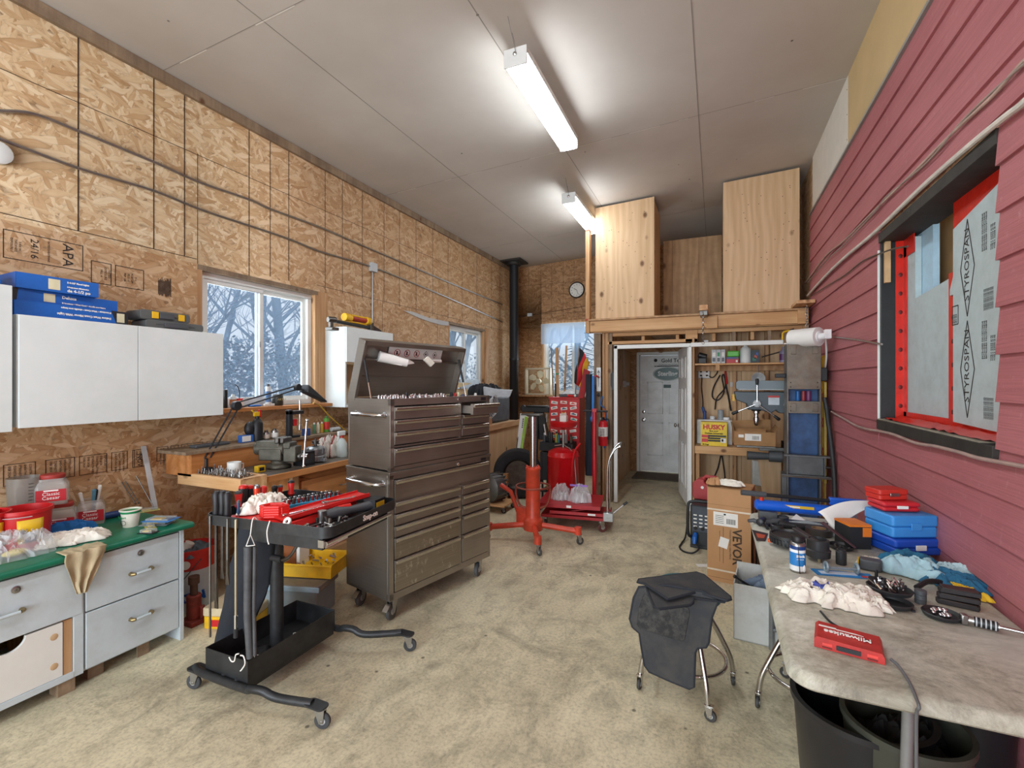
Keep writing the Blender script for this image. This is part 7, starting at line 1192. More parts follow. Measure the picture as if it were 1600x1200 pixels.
m = MB(CHROME); m.lathe([(.028, 1.235), (.03, 1.21)], (.395, YD-.02, 0), 20) if 0 else m.lathe([(.030, 1.27), (.032, 1.23), (.022, 1.22), (.022, 1.19), (.03, 1.185), (.03, 1.15), (.024, 1.145), (.024, 1.12), (.012, 1.10), (0, 1.10)][::-1], (.395, YD-.03, 0), 24); m.m(BLACK); m.lathe([(.045, 1.255), (.05, 1.28)], (.395, YD-.03, 0), 24); wp(m, 'chuck', t)
hub = V((.395, YD-.14, 1.335)); m = MB(LGREY); m.T = Matrix.Translation(hub) @ Euler((R(90), 0, 0)).to_matrix().to_4x4(); m.lathe([(.04, -.04), (.04, .0), (.034, .01), (.018, .012), (.018, .02), (0, .02)], n=24); wp(m, 'feed_hub', t)
for a in (90, 205, 322):
    m = MB(CHROME); e_ = hub+V((cos(R(a)), 0, sin(R(a))))*.25; m.cyl(hub+V((0, -.005, 0)), e_, .008, n=10); m.m(BLACK); m.tube([hub.lerp(e_, .78), hub.lerp(e_, .85), e_, e_+(e_-hub)*.05], [.012, .015, .018, .01], 12); wp(m, 'feed_handle', t)
m = MB(STEEL); m.cyl((.69, YD, 0.04), (.69, YD, 1.24), .042, n=28); wp(m, 'column', t); m = MB(DP1); m.box(.45, YD-.2, 0, .85, YD+.22, .04); wp(m, 'base', t, .006)
m = MB(DSTEEL); m.cyl((.69, YD, .80), (.69, YD, .95), .065, n=20); m.box(.42, YD-.05, .84, .69, YD+.03, .88); m.box(.2, YD-.2, .885, .56, YD+.12, .905); wp(m, 'table', t, .003); m = MB(STEEL); m.tube([(.64, YD-.12, 1.32), (.655, YD-.13, 1.40)], .007, 8); m.ball((.655, YD-.13, 1.41), .012); wp(m, 'lock_lever', t)
m = MB(DGREY); m.cyl((.3, YD-.17, .80), (.56, YD-.16, .80), .045, .03, 18); m.cyl((.50, YD-.16, .80), (.62, YD-.16, .80), .055, n=20); one(m, 'bench_grinder', 'grey round tool hanging under the drill press table', 'tool')
t = thing('open_carton', 'crumpled open brown carton on the drill press table', 'box', (.36, YD-.06, .907), 3); m = MB(mat('#a2794f', .8, 0, .14, 7, .2, 60)); 
for q in ((-.19, -.14, .19, -.135), (-.19, .135, .19, .14), (-.19, -.14, -.185, .14), (.185, -.14, .19, .14)): m.box(q[0], q[1], 0, q[2], q[3], .14)
m.box(-.19, -.14, 0, .19, .14, .006); m.m(PAPER); m.box(-.09, -.142, .05, .06, -.1405, .12); m.m(INK); [m.box(-.02+i*.007, -.143, .06, -.017+i*.007, -.142, .1) for i in range(9)]; m.m(PAPER); m.box(-.15, -.142, .08, -.1, -.1405, .11); m.build('carton', t, .002)
for s, (a, b) in enumerate((((-.19, .135, .14), (.19, .135, .14)), ((.185, -.14, .14), (.185, .14, .14)), ((-.185, -.14, .14), (-.185, .14, .14)), ((-.19, -.135, .14), (.1, -.135, .14)))):
    o_ = ((0, .03, .11), (.04, 0, .06), (-.02, 0, .09), (.02, .09, .03))[s]; a, b = V(a), V(b); m = MB(mat('#a2794f', .8, 0, .14, 7, .2, 60)); slab(m, [a, b, b+V(o_), a+V(o_)*.8], (.002, .003, .002)); m.build('flap', t)
m = rag(BAGM, .2, .12, .06, 95, n=20); one(m, 'plastic_wrap', 'clear wrap lying in the crumpled open carton', 'packaging', (.32, YD-.08, .99))
m = MB(mat('#b4b6b2', .5)); m.box(.37, 5.78, .42, .62, 5.98, .70); m.box(.37, 5.78, .0, .40, 5.98, .42) if 0 else None; m.T = Matrix(); one(m, 'plastic_tub', 'grey plastic tub hung under the side bench', 'tub', bev=.02); bpy.data.objects['plastic_tub'] if 0 else None
m = MB(PLY); m.hexa([(.50, 5.74, 0), (.66, 5.74, 0), (.66, 5.76, 0), (.50, 5.76, 0), (.42, 5.74, .74), (.64, 5.74, .74), (.64, 5.76, .74), (.42, 5.76, .74)]); one(m, 'plywood_offcut', 'plywood offcut leaning beneath the drill press table', 'board')
# ---------------------------------------------------------------- steel column (press frame)
RAW = mat('#6f675d', .38, .75, .3, 7, .1, 30, '#6b4a30', .35, 9); STL = mat('#6d6e6e', .45, .7, .2, 9); BLP = mat('#3a5a8a', .55, .1, .3, 8, 0, 80, '#2a3850', .5, 7)
t = thing('steel_column', 'tall blue steel channel column with raw welded plates', 'steel frame', (.74, 5.08, 0)); C0, C1, CY = .605, .875, 5.0
m = MB(BLP); m.box(C0+.01, CY+.10, 0, C1-.01, CY+.115, 1.9); wp(m, 'web', t)
for x in (C0, C1-.014): m = MB(STL); m.box(x, CY, 0, x+.014, CY+.2, 1.91); m.m(RAW); m.box(x+.001, CY-.004, 1.0, x+.013, CY+.002, 1.9); wp(m, 'flange', t, .001)
for z0, z1 in ((1.495, 1.905), (1.275, 1.385)): m = MB(RAW); m.box(C0+.008, CY-.012, z0, C1-.008, CY-.001, z1); [m.box(x-.02, CY-.03, z1-.09 if z1 > 1.5 else z0+.02, x+.02, CY-.012, z1-.01 if z1 > 1.5 else z1-.02) for x in (C0+.05, C1-.05)]; m.m(INK); [m.ball((x, CY-.0125, z), .006, 1, .3, 1, 8) for x in (C0+.03, C1-.03) for z in (z0+.02, z0+.06)]; wp(m, 'plate', t, .0015)
m = MB(STL); m.box(C0-.03, CY-.08, .885, C1+.06, CY-.002, .90); m.box(C0-.05, CY-.08, .705, C1+.06, CY-.002, .72); m.box(C0-.01, CY-.02, .72, C1+.02, CY-.01, .885); m.box(C0-.01, CY-.08, .72, C0, CY-.01, .885); m.box(C1+.01, CY-.08, .72, C1+.02, CY-.01, .885); m.m(RAW); m.box(C0-.06, CY-.1, .70, C1+.08, CY-.08, .712); m.m(DSTEEL); m.cyl((C1+.02, CY-.04, .80), (C1+.10, CY-.04, .795), .012, n=10); wp(m, 'cross_channel', t, .001)
m = MB(BLACK); m.box(C1+.001, CY+.03, 1.57, C1+.055, CY+.12, 1.69); m.box(C0-.09, CY+.05, 1.60, C0-.001, CY+.09, 1.64); wp(m, 'side_bracket', t, .006)
m = MB(STL); m.box(C0-.04, CY, 0, C0-.001, CY+.1, .72); m.box(C1+.02, CY+.0, .86-.0, C1+.07, CY+.02, 1.05) if 0 else None; wp(m, 'upright', t, .002)
for i, (x, c_, lab) in enumerate(((.70, '#2464a8', 'blue bottle standing inside the steel column gap'), (.745, '#8a3038', 'dark red bottle beside the blue one in the column'), (.785, '#7a3a6a', 'purple red bottle nearest the right flange'))): cyl_thing('bottle', (x, CY+.055, 1.388), .019, .09, mat(c_, .4), lab, 'bottle')
# paper roll
t = thing('paper_roll', 'large white paper roll mounted at the right end of the rail', 'roll', (.80, 4.95, 2.0)); PW = mat('#e8e6e2', .6, 0, .03); m = MB(PW); a = V((.66, 5.10, 1.965)); b = V((.845, 4.93, 1.965)); m.cyl(a, b, .085, n=36); wp(m, 'paper', t); m = MB(mat('#f0f0f2', .4)); dd = (b-a).normalized(); m.cyl(b, b+dd*.012, .05, n=28); m.cyl(b+dd*.0, b+dd*.09, .03, n=20); m.box(b.x+.03, b.y-.08, 1.94, b.x+.08, b.y-.02, 2.02); wp(m, 'holder', t, .002)
m = MB(PW); m.box(.60, 5.12, 1.92, .78, 5.19, 1.93); one(m, 'roll_bracket', 'flat bracket carrying the paper roll on the steel column', 'bracket')
m = MB(PAPER); m.tube(smooth([onx(1286, 520, .93), onx(1290, 530, .935), onx(1291, 560, .935), onx(1287, 590, .935), onx(1282, 620, .93)], 6), .008, 8); one(m, 'white_cable', 'white cable hanging from the paper roll holder', 'cord')
m = MB(mat('#27292b', .5)); m.tube(smooth([(.90, 5.0, 1.42), (.915, 5.0, 1.33), (.92, 4.95, 1.2), (.93, 4.88, 1.0), (.935, 4.8, .75), (.93, 4.75, .5), (.93, 4.7, .2)], 6), .019, 10); one(m, 'black_hose', 'thick black hose hanging right of the steel column', 'hose')
# gloves and yellow level
m = rag(mat('#d39a2c', .9, 0, .15, 10, .3, 80), .13, .34, .09, 101, n=30); m.T = Matrix(); M_ = Matrix.Translation((.945, 5.25, 1.62)) @ Euler((0, R(-90), 0)).to_matrix().to_4x4() @ Matrix.Rotation(R(90), 4, 'Z'); [setattr(v, 'co', M_ @ v.co) for v in m.bm.verts]; add_solid(one(m, 'work_gloves', 'yellow leather gloves hanging on the siding behind the column', 'gloves', sm=60), .004)
m = MB(mat('#e0bd55', .5, 0, .1, 6)); m.box(.925, 5.16, .62, .945, 5.27, 1.56); m.m(mat('#b5252a', .5))
for z in (.72, .9, 1.18, 1.42):
    for k in range(6): a = k*1.05; m.ball((.924, 5.215+.03*cos(a), z+.035*sin(a)), .018, .1, .8, 1, 8)
m.m(mat('#c9a43e', .5)); m.box(.93, 5.18, .0, .945, 5.25, .62); one(m, 'yellow_board', 'yellow board with red blossom decals standing against the siding', 'board')
# ---------------------------------------------------------------- welder, gas can
t = thing('welder', 'black portable welder with blue connector beside the carton', 'welder', (-.17, 4.75, 0), -8); m = MB(mat('#26282b', .45)); m.box(-.05, 0, .02, .30, .42, .40); m.box(-.05, -.01, .0, .3, 0, .03); m.build('housing', t, .01); m = MB(mat('#3f4650', .5)); m.box(-.03, -.008, .16, .15, -.001, .39); m.m(PAPER); [m.box(-.02+.05*(i % 3), -.0095, .2+.035*(i//3), .01+.05*(i % 3), -.008, .212+.035*(i//3)) for i in range(12)]; m.m(INK); [m.cyl((x, -.02, .19), (x, -.008, .19), .016, n=14) for x in (.0, .06, .12)]; m.build('control_panel', t); m = MB(BLACK); m.tube(smooth([(-.03, -.02, .1), (-.06, -.05, .15), (-.06, -.05, .38), (-.03, -.03, .44), (.15, -.02, .45)], 5), .014, 10); m.build('handle_bar', t); m = MB(BLUE); m.tube([(-.0, -.01, .13), (-.0, -.06, .11), (.0, -.075, .06)], [.022, .024, .016], 12); m.build('connector', t, .0)
m = MB(BLACK); m.tube(smooth([(-.17, 4.70, .06), (-.14, 4.62, .04), (-.19, 4.56, .012), (-.27, 4.58, .01), (-.31, 4.68, .01), (-.30, 4.8, .012), (-.27, 4.95, .05), (-.25, 5.1, .3)], 6), .008, 8); one(m, 'welding_cable', 'black cable looped on the floor by the welder', 'cable')
t = thing('gas_can', 'faded red gas can sitting on the black welder', 'gas can', (-.06, 4.92, .415), -14); m = MB(mat('#a83a3c', .5, 0, .12, 5)); m.prism([(-.14, 0), (.14, 0), (.15, .05), (.15, .12), (.06, .2), (.05, .215), (-.07, .215), (-.12, .205), (-.15, .17)], .17, 'y', 0) if 0 else None
pts_o = [(-.14, 0), (.14, 0), (.155, .04), (.155, .11), (.075, .185), (.065, .19), (.06, .155), (-.03, .155), (-.045, .165), (-.045, .195), (-.12, .19), (-.155, .15), (-.155, .03)]; m.prism(pts_o, .17, 'y', 0); m.tube([(-.08, .085, .18), (-.05, .085, .215), (.04, .085, .215), (.10, .085, .155)], .018, 10); m.build('can', t, .014)
m = MB(BLACK); m.cyl((.12, .085, .12), (.15, .085, .17), .022, n=12); m.m(PAPER); m.T = Matrix.Translation((-.06, -.001, .12)) @ Euler((R(90), 0, 0)).to_matrix().to_4x4(); m.lathe([(.014, 0), (.014, .003), (0, .003)], n=14); m.build('cap', t)
# ---------------------------------------------------------------- cables along the red siding
cable('siding_cable', 'beige cable pair strung along the upper red siding', [(1640, 70), (1600, 95), (1551, 150), (1500, 197), (1465, 231), (1435, 262), (1384, 312), (1367, 328), (1319, 376), (1290, 400), (1262, 437), (1257, 441)], .0065, mat('#b39a8e', .6), X=XR-.030); cable('siding_cable', 'second grey beige cable just below the upper pair', [(1640, 62), (1600, 100), (1551, 143), (1500, 193), (1465, 236), (1435, 266), (1384, 308), (1367, 331), (1319, 382), (1290, 408), (1262, 442)], .0045, mat('#9a8a80', .6), X=XR-.033)
cable('white_conduit', 'thick white conduit running above the boarded window', [(1650, 110), (1600, 160), (1571, 182), (1512, 230), (1441, 292), (1367, 363), (1325, 398), (1300, 421), (1278, 444), (1262, 462)], .012, mat('#cfc9c0', .5), X=XR-.036)
cable('grey_wire', 'grey wire coming out of the foam board to the loft corner', [(1418, 385), (1400, 388), (1381, 394), (1348, 408), (1320, 430), (1290, 448), (1268, 462)], .005, DSTEEL, X=XR-.03); cable('steel_rod', 'thin steel rod fixed level on the siding left of the window', [(1298, 526), (1340, 531), (1378, 538)], .006, STEEL, X=XR-.03); cable('siding_cable', 'wavy beige cable along the siding under the boarded window', [(1299, 643), (1320, 655), (1345, 668), (1390, 677), (1430, 692), (1460, 697), (1500, 707), (1530, 716), (1600, 729), (1660, 742)], .008, mat('#ab9088', .6), X=XR-.032)
m = MB(DGREY); p = onx(1292, 640, XR-.04); m.box(p.x-.01, p.y-.03, p.z-.03, XR-.02, p.y+.03, p.z+.03); one(m, 'cable_fitting', 'grey fitting where the lower cable enters the siding', 'fitting', bev=.004)
# ================================================================ MIDDLE OF THE SHOP
JR = mat('#d0442a', .42, .05, .14, 8, 0, 80, '#6e3a26', .35, 10)
t = thing('transmission_jack', 'orange red transmission jack with tall chrome ram and three legs', 'jack', (-1.637, 4.30, 0)); m = MB(JR); m.lathe([(.09, .12), (.095, .13), (.095, .22), (.075, .24), (.07, .25), (.07, .70), (.074, .705), (.074, .725), (.055, .73), (.05, .735), (0, .735)], n=36); [m.cyl((.062*cos(a), .062*sin(a), .725), (.062*cos(a), .062*sin(a), .745), .010, n=6) for a in [i*pi/3 for i in range(6)]]; m.build('cylinder', t, .002)
m = MB(CHROME); m.cyl((0, 0, .735), (0, 0, 1.22), .03, n=28); m.build('ram', t); m = MB(DSTEEL); m.cyl((0, 0, 1.22), (0, 0, 1.235), .035, n=20); m.box(-.11, -.05, 1.235, .09, .05, 1.25); m.build('saddle', t, .003)
for a, L in ((-62, .36), (12, .44), (197, .44)):
    c_, s = cos(R(a)), sin(R(a)); m = MB(JR); m.tube([(.08*c_, .08*s, .17), (L*c_, L*s, .13)], .027, 14); m.cyl(((L-.005)*c_, (L-.005)*s, .10), ((L-.005)*c_, (L-.005)*s, .17), .034, n=14); m.build('leg', t); casterw(t, L*c_, L*s, .037, a+30, .10, mat('#45423f', .6), STEEL, False, .014)
m = MB(mat('#8a4030', .4, .3)); m.tube([(.165*cos(a), .165*sin(a), .545) for a in [2*pi*i/44 for i in range(44)]], .009, 8, True)
for a in (20, 200): c_, s = cos(R(a)), sin(R(a)); m.tube(smooth([(.165*c_, .165*s, .545), (.165*c_, .165*s, .46), (.13*c_, .13*s, .36), (.07*c_, .07*s, .33)], 5), .011, 8)
m.build('hand_ring', t); m = MB(JR); m.tube(smooth([(-.08, -.05, .24), (-.14, -.09, .22), (-.2, -.14, .38), (-.3, -.2, .52), (-.38, -.25, .55)], 5), .014, 10) if 0 else m.tube([(-.07, .02, .22), (-.16, .03, .24), (-.25, .03, .46), (-.36, .03, .52)], [.02, .02, .022, .022], 10); m.box(-.17, -.02, .13, -.07, .06, .32); m.build('foot_pedal', t, .003)
# lift table
t = thing('lift_table', 'red scissor lift table cart with bags on its platform', 'cart', (-1.45, 5.0, 0), 8); LR = mat('#a81f26', .45, .05, .12); m = MB(LR); m.box(-.33, -.25, .235, .33, .28, .275); m.m(PAPER); m.box(-.02, -.252, .243, .03, -.25, .268); m.build('platform', t, .005)
m = MB(LR); m.box(-.30, -.22, .12, .42, .25, .15); m.box(-.2, -.24, .17, .38, -.21, .2); m.hexa([(-.25, -.2, .15), (-.2, -.2, .15), (.25, -.2, .235), (.2, -.2, .235), (-.25, -.18, .15), (-.2, -.18, .15), (.25, -.18, .235), (.2, -.18, .235)]); m.m(PAPER); m.box(.2, -.2415, .175, .28, -.24, .195); m.build('frame', t, .003)
for x, y, a in ((.33, -.2, 30), (.33, .2, 60), (-.25, -.2, 90), (-.25, .22, 90)): casterw(t, x, y, .05, a, .12, mat('#5b2f2c', .5), STEEL, False, .018)
m = MB(CHROME); 
for y in (-.22, .12): m.tube(smooth([(.40, y, .16), (.40, y, .45), (.41, y, .72), (.47, y, .86), (.52, y, .90)], 5), .011, 10)
m.tube([(.52, -.22, .90), (.52, .12, .90)], .011, 10); m.build('push_handle', t); m = MB(STEEL); m.box(.36, -.26, .13, .46, -.2, .22); m.cyl((.44, -.24, .2), (.56, -.2, .30), .008, n=8); m.m(BLACK); m.cyl((.56, -.2, .3), (.60, -.19, .33), .012, n=8); m.build('foot_lever', t, .004)
for i, (x, y, sx, sy, h, sd, lab) in enumerate(((-1.56, 4.95, .2, .16, .19, 111, 'clear bag of small parts on the left of the lift table'), (-1.34, 4.93, .24, .16, .2, 113, 'zip bag with purple strip and silver parts on the lift table'))):
    m = rag(BAGM, sx, sy, h, sd, n=26, fold=9); o = one(m, 'parts_bag', lab, 'plastic bag', (x, y, .277), 10, sm=30)
    m = rag(mat('#b9b4b2', .4, .5, .3, 30), sx*.7, sy*.7, h*.5, sd+5, n=26, fold=12); one(m, 'silver_parts', 'silver parts inside the %s bag' % ('left' if i == 0 else 'purple strip'), 'hardware', (x, y, .278), 10, sm=30)
m = MB(mat('#8a5fb0', .4)); m.hexa([(-1.44, 4.90, .44), (-1.25, 4.92, .44), (-1.25, 4.925, .44), (-1.44, 4.905, .44), (-1.44, 4.90, .46), (-1.25, 4.92, .46), (-1.25, 4.925, .46), (-1.44, 4.905, .46)]); one(m, 'zip_strip', 'purple zip strip of the right hand bag', 'strip')
# oil drain
t = thing('oil_drainer', 'bright red oil drain tank with a raised funnel dish', 'oil drain', (-1.70, 5.50, 0)); OR = mat('#c8121c', .3, 0, .05); m = MB(OR); m.lathe([(.17, .12), (.185, .14), (.19, .16), (.19, .66), (.194, .665), (.19, .67), (.18, .72), (.11, .755), (.04, .77), (0, .77)], n=44); m.build('tank', t)
m = MB(STEEL); m.cyl((0, 0, .76), (0, 0, 1.0), .016, n=14); m.m(BLACK); m.cyl((.1, .02, .75), (.1, .02, .80), .02, n=12); m.m(STEEL); m.tube([(-.11, 0, .78), (0, 0, .80), (.1, -.05, .76), (.16, -.08, .70), (.2, -.1, .25)], .008, 8); m.build('pipe', t)
m = MB(OR); m.lathe([(.02, .98), (.03, 1.0), (.15, 1.02), (.172, 1.07), (.175, 1.08), (.168, 1.08), (.145, 1.03), (0, 1.01)], n=44); m.build('funnel_dish', t); m = MB(OR); m.tube(smooth([(.14, -.12, .45), (.15, -.13, .6), (.18, -.12, .75), (.24, -.1, .84)], 5), [.008]*11+[.02]*5 if 0 else .012, 8); m.build('handle', t)
for x, y in ((.14, -.14), (-.14, -.14), (.14, .14), (-.14, .14)): casterw(t, x, y, .045, 40, .12, RUB, STEEL, False, .016)
m = MB(PAPER); m.box(-1.72, 5.42, 1.085, -1.64, 5.5, 1.155); m.m(mat('#8a2a2c', .5)); m.box(-1.78, 5.43, 1.085, -1.725, 5.5, 1.135); one(m, 'small_cartons', 'white and dark red little boxes in the funnel dish', 'box')
# red tool cabinet with car stickers
t = thing('red_cabinet', 'tall red tool cabinet covered with car stickers', 'tool cabinet', (-1.84, 6.12, 0)); x0, x1, YC = -2.05, -1.635, 6.0; m = MB(mat('#b92327', .4, 0, .06)); m.box(x0, YC, .1, x1, YC+.28, 1.345); m.box(x0-.01, YC-.01, 1.34, x1+.01, YC+.29, 1.36); wp(m, 'body', t, .004)
m = MB(mat('#c0282b', .4, 0, .06)); m.box(x0+.02, YC-.006, .7, x1-.02, YC-.0005, 1.32); random.seed(61); cs_ = ['#d9dde2', '#34506e', '#8a8f94', '#d8c9c0', '#3f8a96', '#c8452e']
for i in range(3):
    for j in range(7):
        cx, cz = x0+.075+i*.13+rnd(-.01, .01), 1.285-j*.075+rnd(-.01, .01)
        if cz < .75: continue
        m.T = Matrix.Translation((cx, YC-.0075, cz)) @ Matrix.Rotation(R(rnd(-14, 14)), 4, 'Y'); m.m(PAPER); m.box(-.045, -.001, -.018, .045, 0, .018); m.m(mat(random.choice(cs_), .5)); m.prism([(-.035, -.008), (.035, -.008), (.03, .002), (.012, .004), (.005, .012), (-.015, .012), (-.022, .003), (-.035, 0)], .0008, 'y', -.002)
m.T = Matrix(); m.m(YEL); m.tube([(x0+.2+.03*cos(a), YC-.008, 1.17+.02*sin(a)) for a in [pi+i*pi/8 for i in range(9)]], .004, 6); wp(m, 'door', t)
m = MB(DGREY); m.box(x0+.12, YC+.03, 1.362, x1-.02, YC+.23, 1.40); one(m, 'flat_case', 'dark flat case lying on the red cabinet', 'case', bev=.006); m = rag(mat('#c5c8ca', .5), .26, .16, .07, 121, n=24); one(m, 'paper_heap', 'heap of papers and rags on the flat case', 'paper', (-1.78, 6.12, 1.402), 10); m = MB(RED); m.tube([(-1.80, 5.99+.03, 1.36+.02), (-1.72, 6.01, 1.375)], .016, 10); m.m(PAPER); m.ball((-1.70, 6.02, 1.38), .018, n=8); one(m, 'red_bottle', 'small red and white bottle at the front of the cabinet top', 'bottle')
m = MB(BLACK); m.cyl((-1.98, 6.05, 1.362), (-1.98, 6.05, 1.54), .012, n=10); one(m, 'black_rod', 'thin black rod standing on the left of the cabinet top', 'rod')
# wooden sticks, flag, leaning red door
for i, (u0, u1, vt, w_, lab) in enumerate(((871, 861, 541, .018, 'thin wooden stick leaning left in the bundle'), (873, 870, 541, .05, 'widest wooden slat in the middle of the bundle'), (876, 885, 538, .03, 'wooden slat leaning right in the bundle'))):
    a = Q(u0, 6.85, .005); b = Q(u1, 6.98, 0); b.z = 1.56+(597-vt)/735*7.0; m = MB((OLDW, PINEV, PLYD)[i]); d = V((w_/2, 0, 0)); e_ = V((0, .012, 0)); m.hexa([a-d, a+d, a+d+e_, a-d+e_, b-d, b+d, b+d+e_, b-d+e_]); 
    if i == 1: m.m(GREEN); c_ = a.lerp(b, .80); m.hexa([c_-d*1.05-e_*.1, c_+d*1.05-e_*.1, c_+d*1.05+e_*1.1, c_-d*1.05+e_*1.1, c_-d*1.05-e_*.1+V((0, 0, .02)), c_+d*1.05-e_*.1+V((0, 0, .02)), c_+d*1.05+e_*1.1+V((0, 0, .02)), c_-d*1.05+e_*1.1+V((0, 0, .02))])
    one(m, 'wooden_stick', lab, 'wood')
t = thing('flag', 'black red and gold flag hanging beside the red cabinet', 'flag', Q(900, 6.0, 1.5)); YFL = 6.03; G = [(905, 543), (922, 567), (907, 607), (896, 598)]; P_ = [ony(u, v, YFL) for u, v in G]
for k, c_ in enumerate(('#1d1d20', '#b8242a', '#d9a62e')):
    m = MB(mat(c_, .8)); vs, fs = [], []; n1, n2 = 5, 16
    for j in range(n2+1):
        for i in range(n1+1):
            a = (k+i/n1)/3; b = j/n2; top = P_[0].lerp(P_[1], a); bot = P_[3].lerp(P_[2], a); p = top.lerp(bot, b); vs.append(p+V((.014*sin(b*7+a*4), .03*sin(a*7+b*3), 0)))
    for j in range(n2):
        for i in range(n1): q = j*(n1+1)+i; fs.append((q, q+1, q+n1+2, q+n1+1))
    m._add(vs, fs); inv = wm(t).inverted(); [setattr(v, 'co', inv @ v.co) for v in m.bm.verts]; add_solid(m.build('stripe', t, sm=70), .002)
m = MB(OLDW); m.cyl(ony(905, 541, YFL), ony(897, 640, YFL+.0), .006, n=8); wp(m, 'staff', t)
m = MB(mat('#9c2024', .45)); a = ony(909, 575, 5.95); m.hexa([ony(903, 622, 5.94), ony(912, 622, 5.97), ony(913, 622, 5.99), ony(904, 622, 5.96), ony(912, 576, 5.94), ony(921, 580, 5.97), ony(922, 580, 5.99), ony(913, 576, 5.96)]); one(m, 'leaning_board', 'dark red board leaning behind the flag', 'panel')
# dark overalls
m = MB(mat('#262c36', .9, 0, .15, 8, .2, 80)); vs, fs = [], []
for j in range(21):
    b = j/20; z = 1.66-1.3*b
    for i in range(19): a = 2*pi*i/18; vs.append((-1.50+.02*b+cos(a)*(.035+.03*b)+.006*sin(3*a+b*9), 5.96+sin(a)*.05+.01*sin(a*4+b*7), z))
for j in range(20):
    for i in range(18): q = j*19+i; fs.append((q, q+1, q+20, q+19))
m._add(vs, fs); m.m(STEEL); m.tube([(-1.50, 5.96, 1.66), (-1.50, 6.05, 1.70), (-1.46, 6.11, 1.70)], .004, 6); one(m, 'dark_overalls', 'dark navy overalls hanging on the end post', 'clothing')
t = thing('water_hose', 'blue hose hanging on a red hook from the end post', 'hose', (-1.44, 6.0, 1.3)); m = MB(mat('#2f7fd0', .4)); m.tube([(-1.435, 5.93, 1.64), (-1.435, 5.92, 1.3), (-1.438, 5.92, 1.12)], .018, 10); m.ball((-1.438, 5.92, 1.09), .035, 1, 1, 1.2); wp(m, 'hose', t); m = MB(RED); m.tube([(-1.435, 5.93, 1.62), (-1.40, 5.96, 1.64), (-1.40, 6.1, 1.62)], .012, 8); wp(m, 'hook', t)
# red post stand
t = thing('red_stand', 'slender red steel post stand with a black cross bar', 'stand', (-1.345, 5.62, 0)); m = MB(mat('#c21a24', .35)); m.cyl((0, 0, .02), (0, 0, 1.22), .026, n=20); m.box(-.1, -.1, 0, .1, .1, .02); m.build('post', t, .002); m = MB(BLACK); m.cyl((-.14, 0, 1.21), (.16, 0, 1.21), .012, n=10); m.m(RED); m.box(-.02, -.03, 1.2, .03, .03, 1.24); m.build('cross_bar', t)
# extinguisher
t = thing('fire_extinguisher', 'red fire extinguisher fixed on the end post', 'fire extinguisher', (-1.325, 6.01, .745)); m = MB(mat('#c8202a', .3)); m.lathe([(.055, 0), (.06, .008), (.06, .27), (.045, .31), (.018, .33), (0, .33)], n=28); m.build('cylinder', t); m = MB(PAPER); m.lathe([(.0612, .12), (.0612, .24)], n=28); m.m(INK); [m.box(-.03, -.0625, .13+.02*i, .03, -.061, .137+.02*i) for i in range(5)]; m.build('label', t); m = MB(BLACK); m.box(-.015, -.05, .33, .015, .03, .35); m.box(-.012, -.07, .355, .012, .04, .365); m.tube(smooth([(.02, 0, .34), (.07, 0, .33), (.075, 0, .2), (.068, 0, .08)], 5), .009, 8); m.m(LGREY); m.ball((-.025, -.02, .345), .014, n=8); m.build('valve', t, .002); m = MB(DSTEEL); m.box(-.02, .058, .1, .02, .10, .3); m.build('bracket', t)
m = MB(mat('#2a6fb8', .4)); a = ony(943, 620, 6.08); m.tube(smooth([ony(941, 619, 6.09), ony(939, 632, 6.09), ony(945, 640, 6.09), ony(947, 660, 6.09), ony(944, 700, 6.09)], 5), .010, 8); one(m, 'blue_strap', 'blue strap hanging on the stud right of the extinguisher', 'strap'); m = MB(mat('#e0702a', .5)); a, b = ony(943.5, 638, 6.06), ony(944.5, 655, 6.06); m.cyl(a, b, .012, n=8); one(m, 'orange_tool', 'orange tool hanging on the stud by the extinguisher', 'handle')
m = MB(mat('#dfe4e4', .5)); a = ony(935.5, 595, 6.1); m.box(a.x-.028, 6.095, 1.44, a.x+.028, 6.108, 1.75); m.m(INK); m.tube([(a.x-.012, 6.092, 1.68), (a.x, 6.092, 1.71), (a.x+.012, 6.092, 1.68)], .006, 6); m.tube([(a.x, 6.093, 1.5), (a.x, 6.093, 1.68)], .002, 6); one(m, 'thermometer', 'white wall thermometer fixed on the end post', 'thermometer', bev=.002)
m = MB(BLACK); m.box(a.x-.012, 6.085, 1.37, a.x+.012, 6.108, 1.42); m.tube([(a.x-.02, 6.08, 1.39), (a.x+.02, 6.08, 1.385)], .008, 8); one(m, 'wall_tap', 'small black hook below the thermometer', 'hook')
p = ony(957.5, 595, 6.13); m = MB(BLACK); m.prism([(p.x-.022, 1.52), (p.x+.01, 1.44), (p.x+.03, 1.50), (p.x+.032, 1.66), (p.x+.0, 1.70), (p.x-.022, 1.66)], .02, 'y', 6.10); m.tube([(p.x, 6.11, 1.70), (p.x+.01, 6.12, 1.76), (p.x+.02, 6.11, 1.69)], .002, 6); one(m, 'dust_mask', 'black mask hanging on the stud left of the doorway', 'mask', bev=.006)
m = MB(DSTEEL); m.box(-1.38, 6.95, 1.45, -1.368, 7.02, 1.75) if 0 else m.box(-1.38, 6.75, 1.50, -1.372, 6.82, 1.78); one(m, 'small_picture', 'small dark plaque on the passage wall', 'picture'); m = MB(LGREY); m.box(-1.38, 7.7, 1.48, -1.33, 7.78, 1.58); m.cyl((-1.33, 7.74, 1.53), (-1.28, 7.74, 1.53), .03, n=12); m.tube([(-1.372, 7.74, 1.58), (-1.372, 7.74, 2.19)], .008, 8); one(m, 'wall_socket', 'grey socket with conduit on the passage wall', 'electrical box', bev=.003)
